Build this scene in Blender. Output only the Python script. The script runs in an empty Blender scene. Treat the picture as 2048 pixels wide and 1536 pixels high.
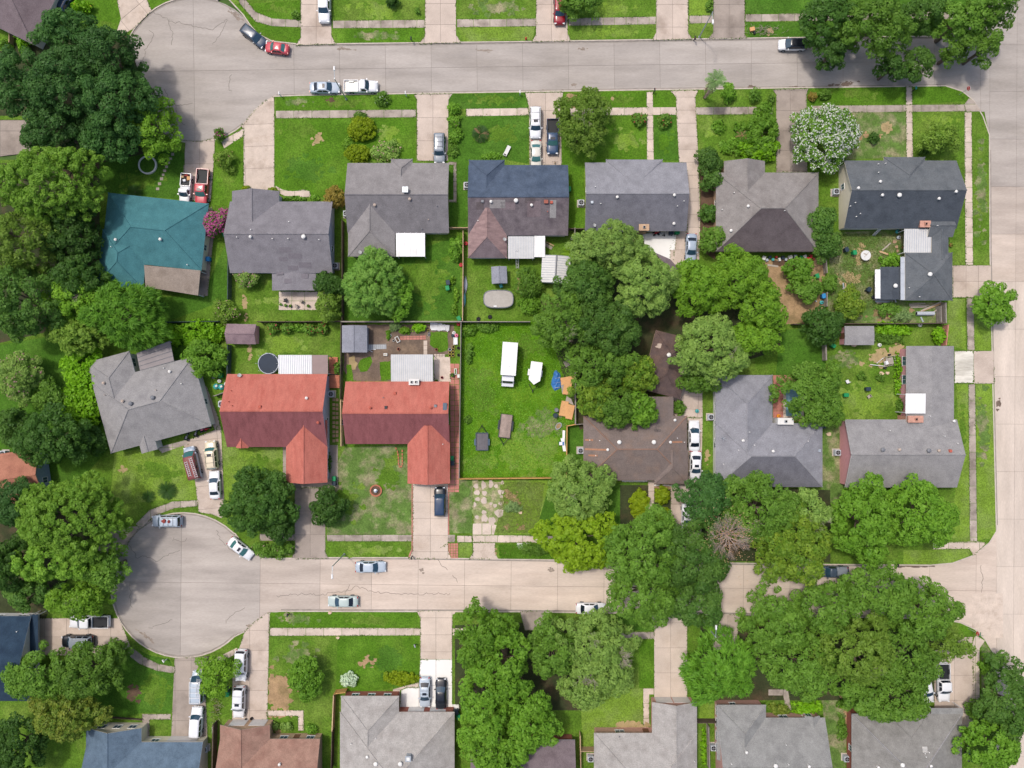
import bpy, math, random
import numpy as np
from mathutils import Vector, Matrix
random.seed(7); RNG = np.random.default_rng(11)
sc = bpy.context.scene
COL = sc.collection
# ------------------------------------------------------------------ camera, sky, sun, exposure
H = 118.0                      # camera height above the street (m); 12 photo pixels = 1 m on the ground
PPM = 12.0
cam = bpy.data.cameras.new('camera'); camo = bpy.data.objects.new('camera', cam); COL.objects.link(camo)
camo.location = (0, 0, H); camo.rotation_euler = (0, 0, 0)
cam.sensor_fit = 'HORIZONTAL'; cam.sensor_width = 36.0
cam.lens = 36.0 * H / (2048 / PPM); cam.clip_start = 1.0; cam.clip_end = 3000
sc.camera = camo
SUN_EL, SUN_AZ = math.radians(66), math.atan2(0.55, -0.62)     # azimuth: math angle of the direction towards the sun
w = bpy.data.worlds.new('World'); sc.world = w; w.use_nodes = True
wn = w.node_tree.nodes; wl = w.node_tree.links; wn.clear()
wo = wn.new('ShaderNodeOutputWorld'); wb = wn.new('ShaderNodeBackground'); ws = wn.new('ShaderNodeTexSky')
ws.sky_type = 'NISHITA'; ws.sun_disc = False; ws.sun_elevation = SUN_EL
ws.sun_rotation = math.pi / 2 - SUN_AZ; ws.dust_density = 4.5; ws.air_density = 1.0; ws.ozone_density = 1.0
wb.inputs[1].default_value = 0.15
wl.new(ws.outputs[0], wb.inputs[0]); wl.new(wb.outputs[0], wo.inputs[0])
sl = bpy.data.lights.new('sun', 'SUN'); sl.energy = 2.0; sl.angle = math.radians(5); sl.color = (1.0, 0.95, 0.88)
so = bpy.data.objects.new('sun', sl); COL.objects.link(so)
sd = Vector((math.cos(SUN_AZ) * math.cos(SUN_EL), math.sin(SUN_AZ) * math.cos(SUN_EL), math.sin(SUN_EL)))
so.rotation_euler = sd.to_track_quat('Z', 'Y').to_euler(); so.location = (0, 0, 200)
sc.view_settings.view_transform = 'Standard'; sc.view_settings.look = 'None'
sc.view_settings.exposure = 0.27; sc.view_settings.gamma = 1.0; sc.view_settings.use_curve_mapping = False
sc.cycles.max_bounces = 5; sc.cycles.diffuse_bounces = 3; sc.cycles.glossy_bounces = 2; sc.cycles.transmission_bounces = 3
sc.cycles.use_denoising = True

# ------------------------------------------------------------------ helpers
LZ = 0.12                      # lawn level above the carriageway
def G(px, py, z=0.0):
    """world point at height z seen at photo pixel (px, py)"""
    k = (H - z) / H / PPM
    return Vector(((px - 1024) * k, (768 - py) * k, z))
def lin(c):
    c = c / 255.0
    return c / 12.92 if c <= 0.04045 else ((c + 0.055) / 1.055) ** 2.4
KALB = 0.78
def A(r, g, b, k=1.0):
    return (min(.88, lin(r) * KALB * k), min(.88, lin(g) * KALB * k), min(.88, lin(b) * KALB * k), 1.0)
MATS = {}
def mat(name, rgb, rough=0.85, var=0.12, scale=1.2, var2=0.0, scale2=12.0, rgb2=None, thr=(0.5, 0.7), metal=0.0, objvar=0.0, stretch=None, spec=0.3, k=1.0, bump=0.0, coord='world'):
    """procedural surface: base colour, two noises of value change, an optional second colour in blotches, variation per object"""
    if name in MATS: return MATS[name]
    m = bpy.data.materials.new(name); m.use_nodes = True
    N = m.node_tree.nodes; L = m.node_tree.links
    b = N['Principled BSDF']; b.inputs['Roughness'].default_value = rough; b.inputs['Metallic'].default_value = metal
    b.inputs['Specular IOR Level'].default_value = spec
    geo = N.new('ShaderNodeNewGeometry'); src = geo.outputs['Position']
    if coord == 'obj':
        tc = N.new('ShaderNodeTexCoord'); src = tc.outputs['Object']
    if stretch:
        mp = N.new('ShaderNodeMapping'); mp.inputs['Scale'].default_value = stretch; L.new(src, mp.inputs['Vector']); src = mp.outputs[0]
    def noise(s, d=4.0):
        n = N.new('ShaderNodeTexNoise'); n.inputs['Scale'].default_value = s; n.inputs['Detail'].default_value = d
        n.inputs['Roughness'].default_value = 0.6
        L.new(src, n.inputs['Vector']); return n.outputs['Fac']
    def rng(f, a, bb, lo=0.3, hi=0.7):
        r = N.new('ShaderNodeMapRange'); r.inputs['From Min'].default_value = lo; r.inputs['From Max'].default_value = hi
        r.inputs['To Min'].default_value = a; r.inputs['To Max'].default_value = bb; L.new(f, r.inputs['Value']); return r.outputs[0]
    def mul(x, y):
        q = N.new('ShaderNodeMath'); q.operation = 'MULTIPLY'; L.new(x, q.inputs[0]); L.new(y, q.inputs[1]); return q.outputs[0]
    c = A(*rgb, k=k)
    col = N.new('ShaderNodeRGB'); col.outputs[0].default_value = c; cs = col.outputs[0]
    if rgb2 is not None:
        mx = N.new('ShaderNodeMix'); mx.data_type = 'RGBA'; mx.inputs[7].default_value = A(*rgb2, k=k)
        L.new(rng(noise(scale * 0.6, 6.0), 0, 1, thr[0], thr[1]), mx.inputs[0]); L.new(cs, mx.inputs[6]); cs = mx.outputs[2]
    f = rng(noise(scale), 1 - var, 1 + var)
    if var2: f = mul(f, rng(noise(scale2, 2.0), 1 - var2, 1 + var2))
    if objvar:
        oi = N.new('ShaderNodeObjectInfo'); f = mul(f, rng(oi.outputs['Random'], 1 - objvar, 1 + objvar, 0, 1))
    hv = N.new('ShaderNodeVectorMath'); hv.operation = 'SCALE'; L.new(cs, hv.inputs[0]); L.new(f, hv.inputs['Scale'])
    L.new(hv.outputs[0], b.inputs['Base Color'])
    if bump:
        bp = N.new('ShaderNodeBump'); bp.inputs['Strength'].default_value = bump; bp.inputs['Distance'].default_value = 0.05
        L.new(noise(scale2, 3.0), bp.inputs['Height']); L.new(bp.outputs[0], b.inputs['Normal'])
    MATS[name] = m; return m
def leafmat(name, rgb, rgb2, k=1.0):
    """leaves: two leaf colours mixed by a per-face attribute, some light passing through"""
    if name in MATS: return MATS[name]
    m = bpy.data.materials.new(name); m.use_nodes = True
    N = m.node_tree.nodes; L = m.node_tree.links
    b = N['Principled BSDF']; b.inputs['Roughness'].default_value = 0.55; b.inputs['Specular IOR Level'].default_value = 0.25
    at = N.new('ShaderNodeAttribute'); at.attribute_name = 'tint'
    mx = N.new('ShaderNodeMix'); mx.data_type = 'RGBA'; mx.inputs[6].default_value = A(*rgb, k=k); mx.inputs[7].default_value = A(*rgb2, k=k)
    L.new(at.outputs['Fac'], mx.inputs[0]); L.new(mx.outputs[2], b.inputs['Base Color'])
    oi = N.new('ShaderNodeObjectInfo'); mr = N.new('ShaderNodeMapRange'); mr.inputs['To Min'].default_value = .84; mr.inputs['To Max'].default_value = 1.16; L.new(oi.outputs['Random'], mr.inputs['Value'])
    hv = N.new('ShaderNodeVectorMath'); hv.operation = 'SCALE'; L.new(mx.outputs[2], hv.inputs[0]); L.new(mr.outputs[0], hv.inputs['Scale']); L.new(hv.outputs[0], b.inputs['Base Color'])
    tr = N.new('ShaderNodeBsdfTranslucent'); L.new(hv.outputs[0], tr.inputs['Color'])
    ms = N.new('ShaderNodeMixShader'); ms.inputs[0].default_value = 0.42
    L.new(b.outputs[0], ms.inputs[1]); L.new(tr.outputs[0], ms.inputs[2])
    L.new(ms.outputs[0], N['Material Output'].inputs['Surface'])
    MATS[name] = m; return m
def paint(name, rgb, metal=0.0, rough=0.28, k=1.0):
    if name in MATS: return MATS[name]
    m = mat(name, rgb, rough=rough, var=0.05, scale=0.8, var2=0.04, scale2=30, metal=metal, spec=0.5, k=k)
    m.node_tree.nodes['Principled BSDF'].inputs['Coat Weight'].default_value = 0.35
    m.node_tree.nodes['Principled BSDF'].inputs['Coat Roughness'].default_value = 0.12
    return m

class MB:
    def __init__(s): s.v = []; s.f = []; s.m = []
    def add(s, vs, fs, mi=0):
        o = len(s.v); s.v += [tuple(x) for x in vs]
        for f in fs: s.f.append(tuple(i + o for i in f)); s.m.append(mi)
    def box(s, c, d, rz=0.0, mi=0, taper=1.0, tilt=None):
        x, y, z = d[0] / 2, d[1] / 2, d[2] / 2; q = taper
        P = [(-x, -y, -z), (x, -y, -z), (x, y, -z), (-x, y, -z), (-x * q, -y * q, z), (x * q, -y * q, z), (x * q, y * q, z), (-x * q, y * q, z)]
        M = Matrix.Rotation(rz, 3, 'Z')
        if tilt: M = M @ Matrix.Rotation(tilt[0], 3, tilt[1])
        s.add([M @ Vector(p) + Vector(c) for p in P], [(3, 2, 1, 0), (4, 5, 6, 7), (0, 1, 5, 4), (1, 2, 6, 5), (2, 3, 7, 6), (3, 0, 4, 7)], mi)
    def prism(s, pts, z0, z1, mi=0, taper=0.0, bottom=False):
        n = len(pts)
        a = sum(pts[i][0] * pts[(i + 1) % n][1] - pts[(i + 1) % n][0] * pts[i][1] for i in range(n))
        if a < 0: pts = pts[::-1]
        vs = [(p[0], p[1], z0) for p in pts] + [(p[0], p[1], z1) for p in pts]
        fs = [tuple(range(n, 2 * n))] + [(i, (i + 1) % n, n + (i + 1) % n, n + i) for i in range(n)]
        if bottom: fs.append(tuple(range(n - 1, -1, -1)))
        s.add(vs, fs, mi)
    def tube(s, p0, p1, r0, r1=None, n=6, mi=0, cap=True):
        r1 = r0 if r1 is None else r1; p0, p1 = Vector(p0), Vector(p1); d = (p1 - p0)
        if d.length < 1e-6: return
        q = d.to_track_quat('Z', 'Y'); vs = []
        for p, r in ((p0, r0), (p1, r1)):
            for i in range(n):
                a = 2 * math.pi * i / n; vs.append(p + q @ Vector((r * math.cos(a), r * math.sin(a), 0)))
        fs = [(i, (i + 1) % n, n + (i + 1) % n, n + i) for i in range(n)]
        if cap: fs += [tuple(range(n - 1, -1, -1)), tuple(range(n, 2 * n))]
        s.add(vs, fs, mi)
    def lathe(s, prof, c=(0, 0, 0), n=16, mi=0, sx=1.0, sy=1.0):
        vs = []; k = len(prof)
        for r, z in prof:
            for i in range(n):
                a = 2 * math.pi * i / n; vs.append((c[0] + r * sx * math.cos(a), c[1] + r * sy * math.sin(a), c[2] + z))
        fs = [(j * n + i, j * n + (i + 1) % n, (j + 1) * n + (i + 1) % n, (j + 1) * n + i) for j in range(k - 1) for i in range(n)]
        if prof[0][0] > 1e-4: fs.append(tuple(range(n - 1, -1, -1)))
        if prof[-1][0] > 1e-4: fs.append(tuple((k - 1) * n + i for i in range(n)))
        s.add(vs, fs, mi)
    def mesh(s, name, mats, smooth=False):
        me = bpy.data.meshes.new(name); me.from_pydata([tuple(v) for v in s.v], [], s.f)
        for m in (mats if isinstance(mats, (list, tuple)) else [mats]): me.materials.append(m)
        if any(s.m): me.polygons.foreach_set('material_index', s.m)
        if smooth: me.polygons.foreach_set('use_smooth', [True] * len(s.f))
        me.update(); return me
    def build(s, name, mats, parent=None, loc=None, rz=0.0, smooth=False):
        return link(name, s.mesh(name, mats, smooth), parent, loc, rz)
def link(name, data, parent=None, loc=None, rz=0.0):
    o = bpy.data.objects.new(name, data); COL.objects.link(o)
    if parent is not None: o.parent = parent
    if loc is not None: o.location = loc
    if rz: o.rotation_euler = (0, 0, rz)
    return o
def thing(name, label, cat, loc, rz=0.0, group=None):
    o = bpy.data.objects.new(name, None); o.empty_display_size = 0.3; COL.objects.link(o)
    o.location = loc; o.rotation_euler = (0, 0, rz); tag(o, label, cat, group); return o
def tag(o, label, cat, group=None):
    o['label'] = label; o['category'] = cat
    if group: o['group'] = group
    return o
def struct(o): o['kind'] = 'structure'; return o
def stuff(o): o['kind'] = 'stuff'; return o
def copy_tree(o, parent=None):
    c = o.copy(); COL.objects.link(c)
    if parent is not None: c.parent = parent
    for ch in o.children: copy_tree(ch, c)
    return c
def clip(poly, x0, y0, x1, y1):
    def cut(P, ax, v, keep):
        out = []
        for i in range(len(P)):
            a, b = P[i - 1], P[i]; ia, ib = keep(a[ax], v), keep(b[ax], v)
            if ia != ib:
                t = (v - a[ax]) / (b[ax] - a[ax]); out.append((a[0] + t * (b[0] - a[0]), a[1] + t * (b[1] - a[1])))
            if ib: out.append(b)
        return out
    ge = lambda q, v: q >= v
    le = lambda q, v: q <= v
    for ax, v, kf in ((0, x0, ge), (0, x1, le), (1, y0, ge), (1, y1, le)):
        if len(poly) < 3: return []
        poly = cut(poly, ax, v, kf)
    return poly
def area(P): return abs(sum(P[i - 1][0] * P[i][1] - P[i][0] * P[i - 1][1] for i in range(len(P)))) / 2
def gp(pts): return [tuple(G(x, y)[:2]) for x, y in pts]
def slabs(name, poly, z, cw, ch, m, org=(0, 0), ang=0.0, gap=0.9, piece='slab', parent=None, depth=0.08, kind=True, bed=None):
    """a paved surface split by recessed joints: each slab is an object under the surface's own thin bed"""
    root = parent
    if root is None:
        b = MB(); b.prism(gp(poly), z - depth - 0.03, z - 0.025); root = b.build(name, bed or MATS['joint'])
        if kind: struct(root)
    ca, sa = math.cos(math.radians(ang)), math.sin(math.radians(ang))
    R = [((x - org[0]) * ca + (y - org[1]) * sa, -(x - org[0]) * sa + (y - org[1]) * ca) for x, y in poly]
    xs = [p[0] for p in R]; ys = [p[1] for p in R]
    br = lambda c, q: c if isinstance(c, list) else [c * k for k in range(math.floor(min(q) / c), math.ceil(max(q) / c) + 1)]
    bx, by = br(cw, xs), br(ch, ys)
    for xa, xb in zip(bx, bx[1:]):
        for ya, yb in zip(by, by[1:]):
            P = clip(R, xa + gap / 2, ya + gap / 2, xb - gap / 2, yb - gap / 2)
            Q = []
            for p in P:
                if not Q or (abs(p[0] - Q[-1][0]) + abs(p[1] - Q[-1][1])) > 0.05: Q.append(p)
            if len(Q) > 2 and abs(Q[0][0] - Q[-1][0]) + abs(Q[0][1] - Q[-1][1]) < 0.05: Q.pop()
            if len(Q) < 3 or area(Q) < 6: continue
            W = gp([(x * ca - y * sa + org[0], x * sa + y * ca + org[1]) for x, y in Q])
            cx = sum(p[0] for p in W) / len(W); cy = sum(p[1] for p in W) / len(W)
            b = MB(); b.prism([(p[0] - cx, p[1] - cy) for p in W], -depth, random.uniform(-0.004, 0.004))
            b.build(piece, m, root, (cx, cy, z))
    return root
def sheet(name, poly, z, m, th=0.06, kind='structure', irregular=0.0, loc=None):
    """a flat piece of ground (poly in photo pixels); irregular adds a ragged edge"""
    if irregular:
        Q = []
        for i in range(len(poly)):
            a, b = poly[i], poly[(i + 1) % len(poly)]; n = max(1, int(math.dist(a, b) / 5))
            for k in range(n):
                t = k / n; Q.append((a[0] + (b[0] - a[0]) * t + random.gauss(0, irregular), a[1] + (b[1] - a[1]) * t + random.gauss(0, irregular)))
        poly = Q
    b = MB(); b.prism(gp(poly), z - th, z); o = b.build(name, m); o['kind'] = kind; return o
def blob(cx, cy, rx, ry, n=22, jit=0.16, ph=0.0):
    out = []; k1, k2 = random.uniform(0, 6), random.uniform(0, 6)
    for i in range(n):
        a = 2 * math.pi * i / n; r = 1 + jit * math.sin(3 * a + k1) + jit * 0.7 * math.sin(5 * a + k2) + random.uniform(-jit, jit) * 0.5
        x, y = rx * r * math.cos(a), ry * r * math.sin(a)
        out.append((cx + x * math.cos(ph) - y * math.sin(ph), cy + x * math.sin(ph) + y * math.cos(ph)))
    return out
# ------------------------------------------------------------------ ground materials
mat('joint', (128, 119, 112), 0.95, 0.2, 0.6)
mat('weedy_joint', (96, 98, 66), 0.95, 0.3, 0.8)
CONC = dict(rough=0.92, var=0.10, scale=0.35, var2=0.07, scale2=6.0, objvar=0.055, spec=0.15)
mat('concrete_grey', (175, 167, 160), rgb2=(156, 148, 140), thr=(0.45, 0.75), **dict(CONC, stretch=(.3, 1.4, 1), var=.13))
mat('concrete_culdesac', (172, 163, 157), rgb2=(152, 144, 138), thr=(0.48, 0.72), **CONC)
STR = dict(CONC, stretch=(0.3, 1.4, 1), var=0.13)
for n_, c_, d_ in (('a', (172, 164, 157), (152, 144, 137)), ('b', (180, 171, 163), (160, 151, 144)), ('c', (192, 179, 168), (174, 160, 149)), ('d', (202, 187, 174), (186, 170, 156)), ('e', (208, 192, 178), (194, 176, 162))): mat('concrete_road_' + n_, c_, rgb2=d_, thr=(0.45, 0.75), **STR)
mat('concrete_pale', (208, 192, 178), rgb2=(192, 174, 158), thr=(0.5, 0.75), **CONC)
mat('gutter', (150, 142, 134), .92, .2, 1.0)
mat('concrete_right', (208, 194, 181), rgb2=(192, 178, 164), thr=(0.45, 0.75), **dict(CONC, stretch=(1.4, .3, 1), var=.12))
mat('concrete_drive', (200, 184, 171), rgb2=(160, 143, 129), thr=(0.5, 0.78), **CONC)
mat('concrete_dark', (165, 153, 143), rgb2=(128, 117, 108), thr=(0.48, 0.74), **CONC)
mat('concrete_new', (238, 236, 232), rgb2=(226, 222, 216), thr=(0.5, 0.8), rough=0.9, var=0.04, scale=0.4, objvar=0.03)
mat('concrete_walk', (176, 164, 153), rgb2=(142, 131, 121), thr=(0.45, 0.65), rough=0.92, var=0.14, scale=0.8, var2=0.08, scale2=6, objvar=0.14, spec=0.15)
mat('concrete_walk_pale', (206, 190, 176), rgb2=(180, 163, 148), thr=(0.5, 0.72), rough=0.92, var=0.1, scale=0.8, var2=0.08, scale2=6, objvar=0.09, spec=0.15)
mat('kerb_concrete', (196, 184, 172), 0.92, 0.16, 1.2)
mat('concrete_streaked', (224, 220, 208), rgb2=(170, 164, 152), thr=(.46, .7), rough=.92, var=.1, scale=.8, stretch=(.4, 1.6, 1))
mat('stain', (146, 133, 121), 0.9, 0.25, 1.5)
mat('damp_stain', (112, 96, 84), 0.7, 0.25, 1.5)
mat('crack_fill', (126, 118, 111), 0.95, 0.2, 1.0)
mat('red_paver', (186, 124, 112), 0.9, 0.12, 1.5, 0.08, 9, objvar=0.10)
mat('terracotta', (186, 116, 90), 0.85, 0.14, 2.0, objvar=0.08)
mat('bare_soil', (112, 96, 84), 0.97, 0.2, 0.5, 0.16, 5.0, rgb2=(138, 118, 100), thr=(0.45, 0.65))
mat('tan_soil', (166, 138, 104), 0.97, 0.2, 0.7, 0.16, 5.0, rgb2=(140, 120, 84), thr=(0.45, 0.65))
mat('straw', (168, 148, 108), 0.97, 0.18, 1.0, 0.15, 7.0)
mat('worn_track', (126, 140, 84), 0.97, .2, 1.2, .3, 5, rgb2=(172, 160, 130), thr=(.45, .62))
mat('mulch', (98, 78, 62), 0.97, 0.25, 1.0, 0.2, 8.0)
mat('gravel', (186, 176, 160), 0.97, 0.12, 1.5, 0.22, 14.0)
GR = dict(rough=0.95, scale2=5.0, spec=0.1, k=0.85)
mat('lawn', (94, 130, 40), var=0.2, scale=0.35, var2=0.38, rgb2=(114, 142, 56), thr=(0.46, 0.62), **GR)
mat('lawn_lush', (86, 128, 32), var=0.18, scale=0.3, var2=0.36, rgb2=(102, 140, 44), thr=(0.48, 0.66), **GR)
mat('lawn_deep', (76, 118, 36), var=0.18, scale=0.3, var2=0.36, rgb2=(90, 130, 46), thr=(0.48, 0.66), **GR)
mat('lawn_bright', (122, 154, 54), var=0.18, scale=0.4, var2=0.34, rgb2=(128, 152, 74), thr=(0.46, 0.64), **GR)
mat('lawn_worn', (100, 130, 62), var=0.24, scale=0.6, var2=0.3, rgb2=(158, 152, 118), thr=(0.46, 0.64), **GR)
mat('lawn_lot', (88, 134, 22), var=0.2, scale=0.4, var2=0.28, rgb2=(112, 148, 40), thr=(0.46, 0.62), **GR)
mat('far_grass', (76, 104, 48), var=0.25, scale=0.05, var2=0.2, rough=0.95, scale2=1.0)
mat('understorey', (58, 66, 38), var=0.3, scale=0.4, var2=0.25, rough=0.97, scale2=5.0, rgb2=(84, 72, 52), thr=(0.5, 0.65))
M = MATS
# ------------------------------------------------------------------ the ground sheet and the streets
g = MB(); g.prism([(-900, -900), (900, -900), (900, 900), (-900, 900)], -0.7, -0.2); struct(g.build('ground', M['far_grass']))
def arc(cx, cy, r, a0, a1, n=14):
    return [(cx + r * math.cos(math.radians(a0 + (a1 - a0) * i / n)), cy + r * math.sin(math.radians(a0 + (a1 - a0) * i / n))) for i in range(n + 1)]
TOP = [(548, 192), (528, 203), (508, 221)] + arc(390, 140, 145, 48, 312, 30) + [(500, 52), (516, 70), (545, 84), (600, 90), (1024, 85), (1560, 77), (1880, 74), (1930, 64), (1962, 36), (1976, 0), (1979, -40), (1979, 268), (1966, 232), (1947, 200), (1925, 182), (1890, 171), (1300, 179), (850, 186), (600, 190)]
BOT = [(545, 1118), (512, 1108), (488, 1092), (470, 1068)] + arc(367, 1170, 144, -44, -316, 30) + [(488, 1262), (512, 1241), (532, 1226), (560, 1221), (1024, 1222), (1410, 1227), (1880, 1236), (1922, 1244), (1950, 1257), (1970, 1277), (1986, 1303), (1993, 1345), (1993, 1064), (1979, 1086), (1946, 1112), (1905, 1127), (1860, 1131), (1600, 1129), (1130, 1121), (820, 1116), (620, 1116)]
RIGHT = [(1979, -900), (2086, -900), (2100, 2500), (1996, 2500), (1993, 1064), (1986, 780), (1980, 500), (1979, 260)]
slabs('street', TOP, 0.0, [-400, -200] + [91.5 * k for k in range(0, 17)], [-300, 0, 300], M['concrete_grey'], (588, 139), -0.75, gap=.5)
slabs('street', BOT, 0.0, [-700, -381, -223, -103, 0] + [93 * k for k in range(1, 15)], [-300, 0, 300], M['concrete_culdesac'], (743, 1169), 0.6, gap=.5)
slabs('street', RIGHT, 0.0, 54, 95, M['concrete_right'], (1979, 278), 0.35, gap=.4)
for o in list(COL.objects):      # lower street slabs paler eastwards: concrete tone with cloud shade painted into the colour
    if o.name.startswith('slab') and o.parent and o.parent.name == 'street.001': o.data.materials[0] = M['concrete_road_' + 'aabbcdee'[max(0, min(7, int((o.location.x * PPM + 874) // 95)))]]
FW = [(-60, 235), (-60, 320), (62, 305), (62, 240)]
slabs('street', FW, 0.0, 70, 48, M['concrete_dark'], (0, 262), 0, gap=1.0)
# blocks of land raised above the carriageway, each with its kerb
N_BLOCK = [(600, 89), (545, 83), (517, 69), (501, 51), (487, 30), (440, -20), (440, -400), (1978, -400), (1978, -40), (1975, 0), (1961, 35), (1929, 63), (1879, 73), (1560, 76), (1024, 84)]
M_BLOCK = ([(600, 191), (850, 187), (1300, 180), (1890, 172), (1924, 183), (1946, 201), (1965, 233), (1978, 270), (1979, 500), (1985, 780), (1992, 1062), (1978, 1085), (1945, 1111), (1904, 1126), (1860, 1130), (1600, 1128), (1130, 1120), (820, 1115), (620, 1115), (545, 1117), (513, 1107), (489, 1091), (471, 1067)]
           + arc(367, 1170, 145, -46, -150, 12) + [(235, 1090), (235, 1100), (60, 1100), (-500, 1080), (-500, 320), (62, 320), (245, 215)] + arc(390, 140, 146, 145, 48, 12) + [(509, 222), (529, 204), (549, 193)])
S_BLOCK = ([(560, 1222), (1024, 1223), (1410, 1228), (1880, 1237), (1921, 1245), (1949, 1258), (1969, 1278), (1985, 1304), (1992, 1346), (1995, 2400), (-500, 2400), (-500, 1100), (238, 1100)]
           + arc(367, 1170, 145, -151, -315, 22)[2:] + [(489, 1263), (513, 1242), (533, 1227)])
W_BLOCK = [(-500, 240), (-500, -400), (440, -400), (440, -5)] + arc(390, 140, 146, -72, -205, 16) + [(62, 240)]
for P in (N_BLOCK, M_BLOCK, S_BLOCK, W_BLOCK):
    b = MB(); b.prism(gp(P), -0.2, LZ); struct(b.build('lawn', M['lawn']))
def ribbon(name, pts, wpx, z0, z1, m, closed=False, kind='structure', parent=None):
    n = len(pts); L_, R_ = [], []
    for i in range(n):
        a = pts[i - 1] if (i or closed) else pts[0]; c = pts[(i + 1) % n] if (i < n - 1 or closed) else pts[-1]
        dx, dy = c[0] - a[0], c[1] - a[1]; q = math.hypot(dx, dy) or 1
        L_.append((pts[i][0] - dy / q * wpx / 2, pts[i][1] + dx / q * wpx / 2)); R_.append((pts[i][0] + dy / q * wpx / 2, pts[i][1] - dx / q * wpx / 2))
    b = MB(); LL, RR = gp(L_), gp(R_); m_ = n if closed else n - 1
    for i in range(m_):
        j = (i + 1) % n; Q = [LL[i], LL[j], RR[j], RR[i]]
        if sum(Q[k - 1][0] * Q[k][1] - Q[k][0] * Q[k - 1][1] for k in range(4)) < 0: Q = Q[::-1]
        vs = [(x, y, z0) for x, y in Q] + [(x, y, z1) for x, y in Q]
        b.add(vs, [(4, 5, 6, 7), (0, 1, 5, 4), (1, 2, 6, 5), (2, 3, 7, 6), (3, 0, 4, 7)])
    o = b.build(name, m, parent)
    if kind: o['kind'] = kind
    return o
ribbon('kerb', N_BLOCK[:6] [::-1], 2.2, -0.1, LZ + 0.006, M['kerb_concrete']); ribbon('kerb', N_BLOCK[8:] + N_BLOCK[:1], 2.2, -0.1, LZ + 0.006, M['kerb_concrete'])
ribbon('kerb', M_BLOCK[:23] + M_BLOCK[23:36], 2.2, -0.1, LZ + 0.006, M['kerb_concrete']); ribbon('kerb', M_BLOCK[-15:] + M_BLOCK[:1], 2.2, -0.1, LZ + 0.006, M['kerb_concrete'])
ribbon('kerb', S_BLOCK[:10], 2.2, -0.1, LZ + 0.006, M['kerb_concrete']); ribbon('kerb', S_BLOCK[12:] + S_BLOCK[:1], 2.2, -0.1, LZ + 0.006, M['kerb_concrete'])
ribbon('kerb', W_BLOCK[3:20], 2.2, -0.1, LZ + 0.006, M['kerb_concrete'])
for P_ in ([(600, 92), (1024, 87), (1560, 79), (1880, 76)], [(552, 190), (850, 184.5), (1300, 177.5), (1885, 169.5)], [(625, 1117.5), (820, 1117.5), (1130, 1122.5), (1600, 1130.5), (1860, 1132.5)], [(562, 1219.5), (1024, 1220.5), (1410, 1225.5), (1880, 1234.5)], [(1981, 300), (1982, 500), (1988, 780), (1994.5, 1050)], arc(390, 140, 143.2, 48, 312, 24), arc(367, 1170, 142.2, -44, -316, 24)): ribbon('gutter', P_, 2.6, .001, .0052, M['gutter'])
# cracks and sealed seams in the old concrete, stains by the gutters
def wander(pts, j=2.0, step=7):
    out = []
    for a, b in zip(pts, pts[1:]):
        n = max(1, int(math.dist(a, b) / step))
        for k in range(n): out.append((a[0] + (b[0] - a[0]) * k / n + random.gauss(0, j), a[1] + (b[1] - a[1]) * k / n + random.gauss(0, j)))
    return out + [pts[-1]]
st0, st1 = bpy.data.objects['street'], bpy.data.objects['street.001']
for s_, pts in ((st0, [(303, 24), (325, 34), (338, 42), (385, 52), (425, 60), (455, 38)]), (st0, [(338, 42), (344, 68), (343, 90)]), (st0, [(283, 128), (292, 100), (308, 70), (298, 60)]),
                (st0, [(328, 178), (340, 205), (352, 212), (385, 206)]), (st0, [(352, 212), (355, 238), (370, 250)]), (st0, [(425, 90), (440, 70), (455, 40)]), (st0, [(460, 150), (458, 180), (464, 182)]),
                (st1, [(258, 1090), (275, 1115), (292, 1113), (312, 1124), (345, 1105), (360, 1100)]), (st1, [(347, 1072), (346, 1081), (370, 1082), (374, 1076)]),
                (st1, [(260, 1165), (261, 1210), (265, 1216)]), (st1, [(300, 1256), (330, 1246), (345, 1240)]), (st1, [(450, 1245), (470, 1225), (490, 1215)]), (st1, [(432, 1062), (445, 1085), (470, 1105)]),
                (st1, [(552, 1192), (600, 1187), (640, 1191), (700, 1180), (716, 1172), (740, 1182), (800, 1188), (900, 1187)]), (st1, [(700, 1170), (690, 1190), (665, 1200)]), (st1, [(875, 1121), (895, 1140)]), (st1, [(905, 1150), (915, 1165)]),
                (st1, [(1962, 1130), (1965, 1160), (1963, 1185)])):
    o = ribbon('crack', wander(pts, 1.3, 4), .9, 0.002, 0.0075, M['crack_fill'], kind=None, parent=s_)
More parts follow.
